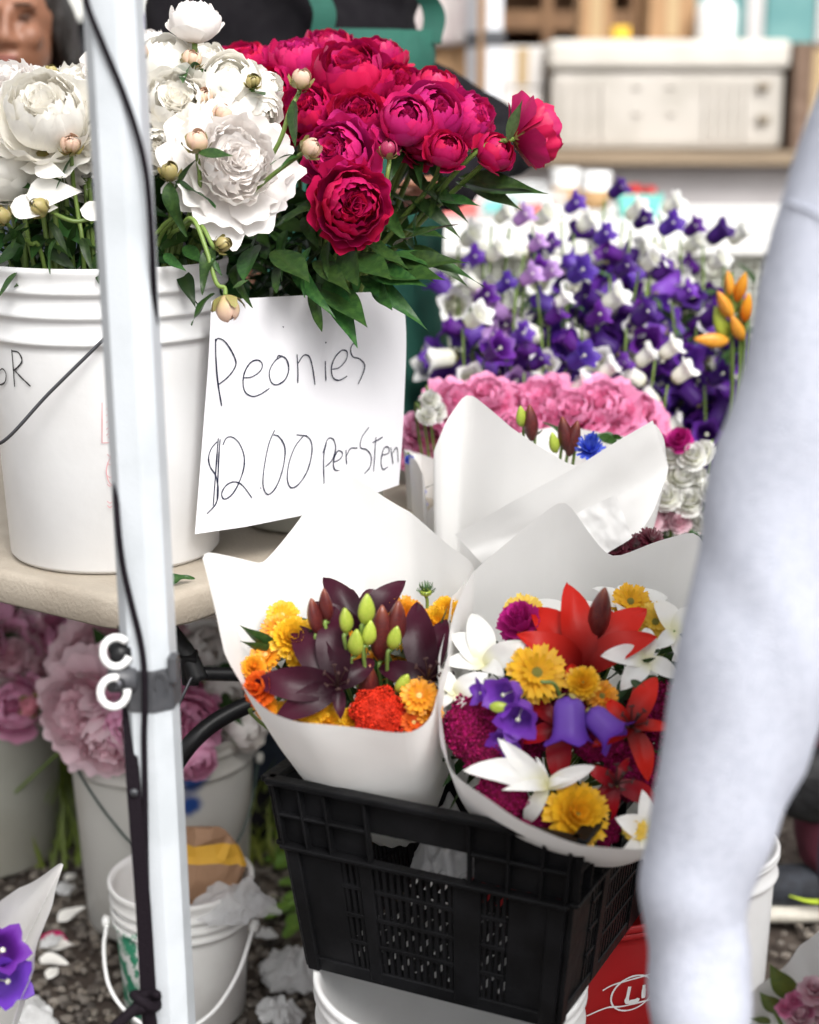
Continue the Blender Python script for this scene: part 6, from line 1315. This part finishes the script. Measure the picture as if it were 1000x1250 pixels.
# --- person in the pale hooded sweatshirt: the arm passes in front of the bouquets
def make_hoodie():
    fx, fy = .50, 1.27
    e = thing('person', 'person in pale grey hooded sweatshirt reaching past the bouquets with one arm', 'person', (fx, fy, 0))
    L_ = [(1010, 40), (975, 128), (940, 250), (905, 420), (870, 565), (848, 690), (826, 800), (803, 900), (784, 1000), (774, 1072), (779, 1122), (785, 1170), (789, 1230), (795, 1290)]
    R_ = [(1290, 110), (1230, 200), (1150, 330), (1098, 470), (1066, 590), (1048, 700), (1025, 810), (992, 915), (952, 1010), (922, 1068), (903, 1112), (924, 1172), (920, 1228), (905, 1290)]
    YY = [1.26, 1.25, 1.23, 1.215, 1.21, 1.205, 1.20, 1.20, 1.195, 1.19, 1.19, 1.185, 1.18, 1.18]
    C = []; RR = []
    for (a, b, Y) in zip(L_, R_, YY): C.append(np.array(atY((a[0] + b[0]) / 2, (a[1] + b[1]) / 2, Y))); RR.append(((b[0] - a[0]) / 2) * ppm(Y, a[1]))
    sl = MB(); CC = catmull(C, 4); RC = catmull([(r_, 0, 0) for r_ in RR], 4)[:, 0]
    for i in range(len(CC) - 1): capsule(sl, CC[i], CC[i + 1], RC[i] * .96, RC[i + 1] * .96, 20)
    sh = C[0]
    tx, ty = sh[0] + .14, sh[1] + .03
    ellipsoid(sl, (tx, ty, 1.06), (.20, .145, .33)); ellipsoid(sl, (tx, ty, .82), (.195, .15, .14)); ellipsoid(sl, (tx, ty, sh[2] - .01), (.19, .11, .10))
    ellipsoid(sl, (tx + .01, ty + .07, sh[2] + .09), (.12, .07, .07))
    o_el = np.array((tx + .26, ty + .02, 1.04)); o_wr = np.array((tx + .25, ty - .14, .84)); capsule(sl, (tx + .16, ty, sh[2] - .03), o_el, .085, .07); capsule(sl, o_el, o_wr, .068, .05)
    gm = blob('sweatshirt', sl, .0085, m_hood, e, 14)
    me = gm.data; n = len(me.vertices); co = np.empty(n * 3); me.vertices.foreach_get('co', co); co = co.reshape(-1, 3); no = np.empty(n * 3); me.vertex_normals.foreach_get('vector', no); no = no.reshape(-1, 3)
    d = np.array([.005 * fbm((p[0] * 7, p[1] * 7, p[2] * 4)) + .0012 * math.sin(p[2] * 26 + p[0] * 55 + 4 * fbm((p[0] * 5, p[1] * 5, p[2] * 4))) + .0022 * math.sin(p[2] * 70 + 3 * fbm((p[0] * 6, p[1] * 6, p[2] * 3)) + p[0] * 25) * max(0, min(1, (.80 - p[2]) / .15)) for p in co])
    me.vertices.foreach_set('co', (co + no * d[:, None]).ravel()); me.update()
    # dropped shoulder seam and ribbed cuff edge
    from mathutils.bvhtree import BVHTree
    bv = BVHTree.FromPolygons([v.co[:] for v in me.vertices], [p.vertices[:] for p in me.polygons]); P = []
    for (x, y) in [(946, 243), (953, 245), (962, 248), (975, 252), (990, 258), (1005, 266), (1025, 280)]:
        h_ = bv.ray_cast(Vector(_o), Vector(ray(x, y)).normalized())[0]
        if h_ is not None: P.append(h_ + Vector((0, -.0005, 0)))
    if len(P) > 2: tube_obj('seam', P, .0022, m_hood, e, 6)
    # body under the clothes
    mb = MB(); T, R = head_shapes(mb, (tx, ty - .01, sh[2] + .28), .98, .6)
    capsule(mb, (tx, ty, sh[2] + .02), (tx, ty, sh[2] + .18), .052, .048); capsule(mb, (tx, ty + .01, .8), (tx, ty + .01, sh[2] - .04), .08, .07)
    w_ = C[-3]; capsule(mb, C[2], C[6], .042, .036); capsule(mb, C[6], w_, .030, .018); hand(mb, C[-1] + np.array((0, 0, -.01)), (C[-1] - C[-3]), (1, -.3, .1), .95, .35)
    capsule(mb, (tx + .16, ty, sh[2] - .03), o_el, .042, .036); capsule(mb, o_el, o_wr, .035, .026); hand(mb, o_wr, o_wr - o_el, (-1, 0, .3), .95, .5)
    capsule(mb, w_, C[-1] + np.array((0, 0, -.01)), .018, .024)
    for sx in (-1, 1): capsule(mb, (tx + sx * .085, ty, .78), (tx + sx * .09, ty, .06), .075, .036); capsule(mb, (tx + sx * .09, ty + .02, .035), (tx + sx * .1, ty - .13, .03), .036, .03)
    blob('body', mb, .0055, m_skin, e, 3); face_parts(e, T, R, .98); hair_cap(e, T, R, 1.0, m_hair2, .16)
    tr = MB()
    for sx in (-1, 1): capsule(tr, (tx + sx * .085, ty, .80), (tx + sx * .09, ty, .45), .105, .082); capsule(tr, (tx + sx * .09, ty, .45), (tx + sx * .09, ty, .07), .08, .065)
    blob('trousers', tr, .014, m_denim, e, 6, (.006, 10, 5))
    shoes(e, [(tx + sx * .095, ty - .05, sx) for sx in (-1, 1)])
make_hoodie()

# --- passer-by with maroon trousers
def make_passer():
    fx, fy = .70, 2.58
    e = thing('person', 'person in maroon trousers and black sneaker behind the hooded sleeve', 'person', (fx, fy, 0))
    mb = MB(); T, R = head_shapes(mb, (fx + .07, fy, 1.60), 1.0, -1.0); capsule(mb, (fx + .07, fy + .02, 1.36), (fx + .07, fy + .01, 1.52), .052, .048); capsule(mb, (fx + .03, fy + .02, .85), (fx + .07, fy + .02, 1.28), .09, .09)
    for sx in (-1, 1):
        s = np.array((fx + .10, fy + sx * .17, 1.33)); el = np.array((fx + .12, fy + sx * .21, 1.05)); w_ = np.array((fx - .02, fy + sx * .13, .88)); capsule(mb, s, el, .042, .036); capsule(mb, el, w_, .034, .026); hand(mb, w_, w_ - el, (0, -sx, .4), 1.0, .5)
        capsule(mb, (fx + .1 * (sx > 0), fy + sx * .09, .84), (fx + .02 + .2 * (sx > 0), fy + sx * .10, .10), .08, .038)
    blob('body', mb, .0065, m_skin2, e, 3); face_parts(e, T, R); hair_cap(e, T, R, 1.0, m_hair)
    tr = MB()
    for sx in (-1, 1): capsule(tr, (fx, fy + sx * .09, .85), (fx + .02, fy + sx * .10, .48), .105, .085); capsule(tr, (fx + .02 + .1 * (sx > 0), fy + sx * .10, .48), (fx + .01 + .22 * (sx > 0), fy + sx * .11, .14), .088, .085)
    blob('trousers', tr, .012, m_maroon, e, 6, (.008, 11, 6))
    jk = MB(); ellipsoid(jk, (fx + .07, fy + .01, 1.10), (.14, .20, .26)); ellipsoid(jk, (fx + .05, fy, .86), (.15, .19, .12)); capsule(jk, (fx + .07, fy - .14, 1.34), (fx + .07, fy + .14, 1.34), .075, .075)
    for sx in (-1, 1):
        s = np.array((fx + .10, fy + sx * .17, 1.33)); el = np.array((fx + .12, fy + sx * .21, 1.05)); w_ = np.array((fx - .02, fy + sx * .13, .88)); capsule(jk, s, el, .07, .06); capsule(jk, el, el + (w_ - el) * .85, .058, .045)
    blob('jacket', jk, .012, m_shirt, e, 8, (.01, 9, 2))
    m_sole = mat('cream_rubber', (.52, .49, .42), .6, (.40, .37, .32), 30); m_lime = mat('lime_stripe', (.42, .55, .02), .5); m_shoe = mat('black_mesh_fabric', (.012, .014, .02), .7, (.022, .026, .036), 60, .4, 300)
    for sx in (-1, 1):
        c = np.array((fx - .035 + .24 * (sx > 0), fy + sx * .11 - .02, 0))
        up = MB(); capsule(up, c + [-.10, 0, .052], c + [.07, 0, .060], .036, .042, flat=.9); capsule(up, c + [.06, 0, .06], c + [.08, 0, .115], .045, .048); capsule(up, c + [-.13, 0, .045], c + [-.05, 0, .055], .026, .036)
        so = MB(); capsule(so, c + [-.12, 0, .016], c + [.085, 0, .018], .040, .040, flat=.5, side=(0, 1, 0)); ellipsoid(so, c + [-.13, 0, .020], (.05, .040, .018)); ellipsoid(so, c + [.08, 0, .020], (.05, .042, .020))
        sho = blob('shoe', up, .006, m_shoe, e, 4); blob('sole', so, .006, m_sole, sho, 2)
        if sx < 0:
            P = catmull([tuple(c + [-.055, -.0405, .058]), tuple(c + [-.02, -.0445, .050]), tuple(c + [.03, -.0485, .053]), tuple(c + [.085, -.049, .066])], 6); V, F = tube(P, np.interp(np.linspace(0, 1, len(P)), [0, .5, 1], [.001, .005, .007]), 6); obj('stripe', new_mesh('stripe', V, F, m_lime), sho)
make_passer()
bgp = atY(990, 955, 2.42); e = thing('shoulder_bag', 'black soft shoulder bag hanging beside the maroon trousers', 'bag', bgp)
bm_ = MB(); ellipsoid(bm_, bgp, (.075, .04, .062)); ellipsoid(bm_, bgp + Vector((.02, 0, -.02)), (.07, .04, .05)); blob('pouch', bm_, .008, mat('black_nylon', (.008, .008, .009), .6, (.012, .012, .013), 20, .3, 60, spec=.3), e, 3, (.006, 18, 1)); tube_obj('strap', [bgp + Vector((-.05, 0, .05)), bgp + Vector((.0, .02, .28)), bgp + Vector((.07, .06, .55))], .008, m_black, e)

# ------------------------------------------------------------------ the stall behind: white tables, wire mesh, berries, cups
m_cloth = mat('white_table_vinyl', (.80, .79, .76), .5, (.74, .73, .70), 6, .05, 40)
def back_table():
    z = 1.0; e = thing('display_table', 'long white display table with wire mesh front behind the bellflowers', 'table', (.62, 4.35, 0))
    box_obj('table_top', (.70, 4.40, z - .02), (2.0, 1.30, .04), m_cloth, e, 0, 0, .008)
    for x in (-.25, 1.62):
        for y in (3.82, 4.98): tube_obj('leg', [(x, y, z - .04), (x, y, .4), (x, y, 0)], .016, m_pole, e)
    mw = mat('pale_wire', (.55, .56, .50), .4, metal=.3); mb = MB()
    for x in np.arange(-.28, 1.68, .024): mb.add(*tube([(x, 3.775, .68), (x, 3.775, z - .042)], .0022, 5))
    for zz in np.arange(.68, z - .04, .024): mb.add(*tube([(-.28, 3.772, zz), (1.68, 3.772, zz)], .0022, 5))
    stuff(mb.build('wire_mesh', mw, e)); box_obj('back_panel', (.70, 3.86, .80), (1.9, .012, .34), mat('pale_panel', (.48, .48, .42), .7), e)
back_table()
def cup(x, y, Y, lab):
    b = atY(x, y, Y); b.z = 1.001; e = thing('coffee_cup', lab, 'cup', b); M = Matrix.Translation(b)
    v, f = lathe([(.001, 0), (.030, 0), (.034, .05), (.041, .108), (.001, .108)], 28); obj('cup_body', new_mesh('cup_body', v, f, m_whitepl), e, M)
    v, f = lathe([(.0335, .018), (.0345, .018), (.0400, .068), (.0392, .068)], 28); obj('sleeve', new_mesh('sleeve', v, f, mat('kraft_sleeve', (.40, .24, .11), .8)), e, M)
    v, f = lathe([(.043, .105), (.0435, .110), (.041, .116), (.038, .118), (.037, .112), (.001, .112)], 28); obj('lid', new_mesh('lid', v, f, m_whitepl), e, M)
cup(690, 243, 4.75, 'paper coffee cup with kraft sleeve beside the clear berry boxes'); cup(727, 250, 4.55, 'paper coffee cup with kraft sleeve beside the teal berry basket')
def berry_mesh(m, seed=1):
    V = []; n = 10; nv = 8
    for j in range(nv):
        v = j / (nv - 1); r = .5 * math.sin(math.pi * (.06 + .9 * v)) ** .7 * (1.1 - .45 * (1 - v))
        for k in range(n): V.append((r * math.cos(6.283 * k / n), r * math.sin(6.283 * k / n), v * 1.1 - .5))
    return new_mesh('berry', V, grid_faces(n, nv, True), m)
m_straw = mat('strawberry', (.50, .025, .02), .3, (.38, .015, .015), 60, .3, 200); BERRY = berry_mesh(m_straw)
def basket():
    b = atY(779, 255, 4.5); b.z = 1.001; e = thing('berry_basket', 'teal berry basket on the white display table', 'basket', b); mt = mat('teal_card', (.16, .52, .46), .6, (.13, .46, .41), 12)
    lo_, hi = .046, .060; h = .062
    for k in range(4):
        a = k * math.pi / 2; R3 = Matrix.Rotation(a, 4, 'Z'); V = [(-lo_, -lo_, 0), (lo_, -lo_, 0), (hi, -hi, h), (-hi, -hi, h), (-lo_ + .002, -lo_ + .003, 0), (lo_ - .002, -lo_ + .003, 0), (hi - .002, -hi + .003, h), (-hi + .002, -hi + .003, h)]
        obj('side_panel', new_mesh('side_panel', V, [(0, 1, 2, 3), (5, 4, 7, 6), (3, 2, 6, 7), (0, 4, 5, 1), (0, 3, 7, 4), (1, 5, 6, 2)], mt, False), e, Matrix.Translation(b) @ R3)
    box_obj('floor_panel', b + Vector((0, 0, .003)), (.09, .09, .003), mt, e, 0, 0, 0)
    for i, (dx, dy, dz) in enumerate([(-.034, -.03, .056), (-.008, -.03, .060), (-.03, .01, .066), (.0, .005, .070), (.03, -.02, .058), (.03, .02, .064), (-.01, .035, .062), (.034, .0, .07), (-.02, -.02, .075)]):
        s_ = thing('strawberry', 'red strawberry heaped in the teal basket', 'strawberry', b + Vector((dx, dy, dz)), 'strawberries in the teal basket'); M = trs(b + Vector((dx, dy, dz)), Matrix.Rotation(i * 1.3, 4, 'X') @ Matrix.Rotation(i, 4, 'Y'), .030); obj('fruit', BERRY, s_, M); obj('sepals', sep_mesh(), s_, M @ Matrix.Translation((0, 0, .45)) @ Matrix.Rotation(math.pi, 4, 'X') @ Matrix.Scale(.4, 4))
basket()
m_clear = mat('clear_clamshell', (.75, .78, .78), .15, alpha=.35)
for i, (x, y, Y, col) in enumerate([(560, 250, 4.4, 0), (610, 245, 4.5, 1), (655, 252, 4.35, 0), (635, 222, 4.95, 1), (575, 225, 4.9, 0)]):
    b = atY(x, y, Y); b.z = 1.001; e = thing('berry_box', 'clear plastic clamshell box of berries on the white display table', 'box', b, 'clear berry boxes on the display table')
    box_obj('tray', b + Vector((0, 0, .028)), (.13, .12, .056), m_clear, e, .1 * i, 0, .006); box_obj('lid', b + Vector((0, 0, .066)), (.135, .125, .018), m_clear, e, .1 * i, 0, .006)
    box_obj('label', b + Vector((0, -.0655, .03)), (.09, .002, .03), mat('teal_label', (.18, .50, .48), .5) if col else mat('red_label', (.5, .10, .09), .5), e, .1 * i, 0, 0)
    for k in range(8): s_ = tag(obj('strawberry', BERRY, None, trs(b + Vector((-.04 + .027 * (k % 4), -.03 + .05 * (k // 4), .024)), Matrix.Rotation(k, 4, 'X'), .032)), 'red strawberry inside a clear clamshell box', 'strawberry', 'strawberries in the clear boxes')

# ------------------------------------------------------------------ insulated tote, boxes and vehicles further back
def tote():
    Y = 6.8; e = thing('insulated_tote', 'large dirty white insulated plastic tote with ribbed front and lid', 'container', (1.08, 7.15, 1.08))
    mt = mat('weathered_white_plastic', (.50, .465, .42), .6, (.42, .39, .345), 5, .1, 30); a = atY(672, 182, Y); b = atY(955, 182, Y); top = atY(700, 86, Y).z; z0 = atY(800, 182, Y).z; cx = (a.x + b.x) / 2; wd = b.x - a.x
    box_obj('body', (cx, Y + .36, (z0 + top) / 2), (wd, .70, top - z0), mt, e, 0, 0, .03)
    lt = atY(700, 50, Y).z; box_obj('lid', (cx, Y + .36, (top + lt) / 2 + .006), (wd + .03, .75, lt - top), mat('lid_plastic', (.60, .565, .51), .55, (.54, .505, .45), 5), e, 0, 0, .025)
    for x in (690, 705, 720, 735, 862, 874, 886, 898, 910): p = atY(x, 135, Y); box_obj('rib', (p.x, Y + .006, p.z), (.014, .018, (top - z0) * .72), mt, e, 0, 0, .004)
    for y in (105, 145): p = atY(932, y, Y); box_obj('latch', (p.x, Y - .004, p.z), (.05, .03, .03), mat('rusty_latch', (.22, .18, .13), .6), e, 0, 0, .006)
    for (x, y) in ((778, 105), (820, 105), (778, 138), (820, 138)): p = atY(x, y, Y); box_obj('dimple', (p.x, Y + .004, p.z), (.03, .014, .012), mt, e, 0, 0, .004)
    return cx, wd, z0, lt
cx, wd, z0, lt = tote()
def flatbed():
    e = thing('flatbed', 'wooden flatbed with pale grey side panel carrying the white tote', 'trailer', (1.0, 7.2, 0)); zb = z0 - .002
    mw = mat('weathered_plank', (.28, .21, .14), .8, (.20, .15, .10), 8, .4, 40, stretch=(.2, 2, 2))
    for k in range(6): box_obj('plank', (1.05, 6.78 + .17 * k, zb - .03), (2.6, .165, .055), mw, e, 0, 0, .004)
    box_obj('side_panel', (1.05, 6.84, (zb - .06 + .42) / 2), (2.56, .03, zb - .06 - .42), mat('grey_painted_panel', (.50, .47, .47), .6, (.45, .42, .42), 4), e, 0, 0, .004)
    for x in (.05, 2.05):
        w_ = obj('wheel', new_mesh('wheel', *lathe([(.05, -.09), (.30, -.09), (.33, -.06), (.33, .06), (.30, .09), (.05, .09)], 32, True), m_black), e, trs((x, 7.1, .33), Matrix.Rotation(math.pi / 2, 4, 'X')))
flatbed()
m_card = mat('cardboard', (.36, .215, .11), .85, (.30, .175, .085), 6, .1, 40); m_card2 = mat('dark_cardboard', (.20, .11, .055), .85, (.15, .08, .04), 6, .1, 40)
def carton(x0, y0, x1, y1, Y, dep, m, lab, flaps=True, base=None):
    a = atY(x0, y1, Y); b = atY(x1, y0, Y); zb = base if base is not None else a.z; e = thing('carton', lab, 'box', ((a.x + b.x) / 2, Y + dep / 2, zb)); c = Vector(((a.x + b.x) / 2, Y + dep / 2, (zb + b.z) / 2)); s = (b.x - a.x, dep, b.z - zb)
    box_obj('box_body', c, s, m, e, 0, 0, .006); box_obj('tape', c + Vector((0, -dep / 2 - .001, 0)), (.05, .003, s[2] * .9), mat('brown_tape', (.42, .30, .16), .35), e, 0, 0, 0)
    if flaps:
        for sx in (-1, 1): box_obj('flap', c + Vector((sx * s[0] * .26, 0, s[2] / 2 + .004)), (s[0] * .47, dep * .98, .005), m, e, 0, 0, 0)
    return e
carton(792, -60, 853, 50, 7.05, .4, m_card, 'tall brown cardboard box standing on the white tote', base=lt + .008)
carton(708, -40, 750, 50, 7.3, .3, m_card, 'narrow brown cardboard box with yellow block on the white tote', base=lt + .008)
yb = atY(757, 48, 6.95); tag(box_obj('yellow_block', (yb.x, 6.95, lt + .008 + .028), (.07, .05, .055), mat('yellow_plastic', (.70, .42, .02), .5), None, .2, 0, .006), 'small yellow block on the white tote', 'block')
# white cup-like jug on the tote
pj = atY(873, 50, 6.98); e = thing('jug', 'white plastic jug standing on the white tote', 'jug', (pj.x, 6.98, lt + .007)); v, f = lathe([(.001, 0), (.075, 0), (.082, .02), (.082, .12), (.07, .15), (.035, .165), (.001, .165)], 24); obj('jug_body', new_mesh('jug_body', v, f, m_whitepl), e, Matrix.Translation((pj.x, 6.98, lt + .007))); v, f = lathe([(.03, .16), (.034, .165), (.034, .185), (.001, .188)], 18); obj('cap', new_mesh('cap', v, f, m_whitepl), e, Matrix.Translation((pj.x, 6.98, lt + .007)))
# white cartons beside the tote
for i, (x0, y0, x1, y1) in enumerate([(612, 108, 662, 205), (612, 56, 664, 100)]):
    carton(x0, y0, x1, y1, 6.9, .5, mat('white_card', (.66, .63, .60), .7, (.60, .57, .54), 6), ['white carton on the flatbed beside the tote', 'upper white carton stacked beside the tote'][i], False, base=z0 if i == 0 else atY(640, 107, 6.9).z + .003)
# dark brown shelf / panel wall
def shelf():
    e = thing('shelving', 'brown wooden shelving with dark compartments behind the white tote', 'shelf', (.75, 8.3, 0)); a = atY(600, -60, 8.2); b = atY(762, 50, 8.2)
    box_obj('back', ((a.x + b.x) / 2, 8.75, 1.3), (b.x - a.x + .3, .03, 2.6), m_card2, e)
    for y in (-120, 25, 90): p = atY(680, y, 8.2); box_obj('board', ((a.x + b.x) / 2, 8.45, p.z), (b.x - a.x + .28, .56, .09 if y == 25 else .03), m_card2, e)
    for x in (600, 668, 730, 775): p = atY(x, 30, 8.2); box_obj('upright', (p.x, 8.44, 1.3), (.05, .56, 2.6), m_card2, e)
shelf()
def standing_panel(x0, y0, x1, y1, Y, m, lab, nm='board', cat='board'):
    a = atY(x0, y1, Y); b = atY(x1, y0, Y); o = box_obj(nm, ((a.x + b.x) / 2, Y, b.z / 2), (b.x - a.x, .03, b.z), m, None, 0, 0, .004); return tag(o, lab, cat)
standing_panel(500, -40, 594, 170, 6.2, m_card, 'upright brown cardboard sheet behind the vendor arm')
# white cloth over the board
a = atY(498, -30, 6.1); b = atY(584, 45, 6.1); V = []
for j in range(10):
    for i in range(24):
        s, t = i / 23, j / 9; V.append((a.x + (b.x - a.x) * s, 6.13 + .03 * math.sin(s * 14) * t, a.z + (b.z - a.z) * t - .03 * math.sin(s * 3) * (t > .8)))
o = obj('cloth', new_mesh('cloth', V, grid_faces(24, 10), mat('white_cloth', (.72, .66, .64), .85, (.66, .58, .57), 6, transl=.2))); o.modifiers.new('thick', 'SOLIDIFY').thickness = .004; tag(o, 'white cloth hanging over the upright cardboard sheet', 'cloth')
def post(x, Y, r, lab, m=m_pole, top=2.6, nm='canopy_pole'):
    p = atY(x, 60, Y); e = thing(nm, lab, 'pole', (p.x, Y, 0)); me = new_mesh('tube', boxv((0, 0, top / 2), (2 * r, 2 * r, top)), BOXF, m, False); bevel_mesh(me, .004); obj('tube', me, e, Matrix.Translation((p.x, Y, 0))); box_obj('foot_plate', (p.x, Y, .006), (.12, .12, .012), m, e); box_obj('joint', (p.x, Y, 1.52), (2.6 * r, 2.6 * r, .05), m_clamp if r < .03 else m, e); return e
post(603, 5.9, .028, 'white canopy pole standing behind the coffee cups', mat('white_post', (.66, .67, .70), .5)); post(576, 6.05, .018, 'slim grey canopy pole in front of the cardboard sheet', mat('grey_post', (.40, .40, .42), .5))
# glass-sided vehicle behind
def van():
    e = thing('parked_van', 'pale van with teal side windows parked behind the flatbed', 'van', (2.3, 10.5, 0)); mb_ = mat('van_paint', (.60, .58, .57), .35, (.56, .54, .53), 3, coat=.4); mg = mat('teal_glass', (.10, .26, .26), .12, (.16, .34, .33), 3)
    box_obj('body', (2.9, 10.9, .98), (4.2, 1.7, 1.05), mb_, e, 0, 0, .08); box_obj('roof', (3.1, 10.9, 2.10), (3.7, 1.6, .12), mb_, e, 0, 0, .05)
    for (x0, x1) in ((1.42, 1.98), (2.10, 2.40), (2.52, 3.3), (3.4, 4.5)): box_obj('window', ((x0 + x1) / 2, 10.10, 1.77), (x1 - x0, .02, .50), mg, e, 0, 0, .01)
    for x in (1.36, 2.04, 2.46, 3.35, 4.6): box_obj('pillar', (x, 10.12, 1.77), (.10, .06, .58), mb_, e, 0, 0, .01)
    for x in (1.7, 4.1):
        w_ = obj('wheel', new_mesh('wheel', *lathe([(.05, -.10), (.28, -.10), (.32, -.07), (.32, .07), (.28, .10), (.05, .10)], 32, True), m_black), e, trs((x, 10.12, .32), Matrix.Rotation(math.pi / 2, 4, 'X')))
van()
# dark brown box at the end of the flatbed
carton(966, 54, 1030, 182, 6.75, .4, mat('brown_burlap', (.15, .095, .065), .9, (.21, .14, .10), 14, .5, 40), 'dark brown sack box beside the latches of the white tote', True, base=z0)
# dark tent wall and white valance behind the woman
def tent():
    e = thing('market_tent', 'dark walled market tent with white valance behind the white peonies', 'tent', (-1.6, 6.5, 0)); md = mat('dark_tarp', (.018, .018, .022), .8, (.026, .026, .03), 4, .2, 10); mv = mat('white_canopy', (.62, .62, .58), .7)
    V = []
    for j in range(6):
        for i in range(40): V.append((-3.3 + 3.1 * i / 39, 6.5 + .04 * math.sin(i * 1.1), 1.62 * j / 5))
    obj('side_wall', new_mesh('side_wall', V, grid_faces(40, 6), md), e)
    V = []
    for j in range(5):
        for i in range(40): V.append((-3.32 + 3.14 * i / 39, 6.44 + .02 * math.sin(i * .9), 1.60 + .12 * j + .02 * math.sin(i * .5) * (j == 0)))
    obj('valance', new_mesh('valance', V, grid_faces(40, 5), mv), e)
    for x in (-3.3, -1.75, -.2): tube_obj('tent_pole', [(x, 6.55, 0), (x, 6.55, 1.2), (x, 6.55, 2.1)], .02, m_pole, e)
tent()
# tree line far behind
def trees():
    for i in range(9):
        x = -16 + 4.3 * i + RND.uniform(-.8, .8); y = 30 + RND.uniform(-3, 4); h = RND.uniform(6, 9); e = thing('tree', 'leafy green tree in the row far behind the stalls', 'tree', (x, y, 0), 'trees far behind the stalls')
        tube_obj('trunk', [(x, y, 0), (x + .1, y, h * .35), (x - .1, y, h * .75)], [.22, .16, .05], mat('bark', (.08, .06, .045), .9, (.12, .09, .07), 6, .6, 20), e)
        mb = MB(); qq = rs(i)
        for k in range(1500):
            d = qq.normal(size=3); d /= np.linalg.norm(d); r = qq.uniform(.45, 1) ** .5; lump = 1 + .3 * fbm((d[0] * 2 + i, d[1] * 2, d[2] * 2)); c = np.array((x, y, h * .66)) + d * r * lump * np.array((2.1, 2.1, h * .36)); a = qq.normal(size=3) * .16; b = qq.normal(size=3) * .16
            mb.add([c - a, c + b, c + a, c - b], [(0, 1, 2, 3)], pr=qq.uniform())
        stuff(mb.build('crown', mat('tree_foliage', (.06, .11, .03), .6, (.09, .14, .04), 2, transl=.25, rndv=.4), e, False))
trees()
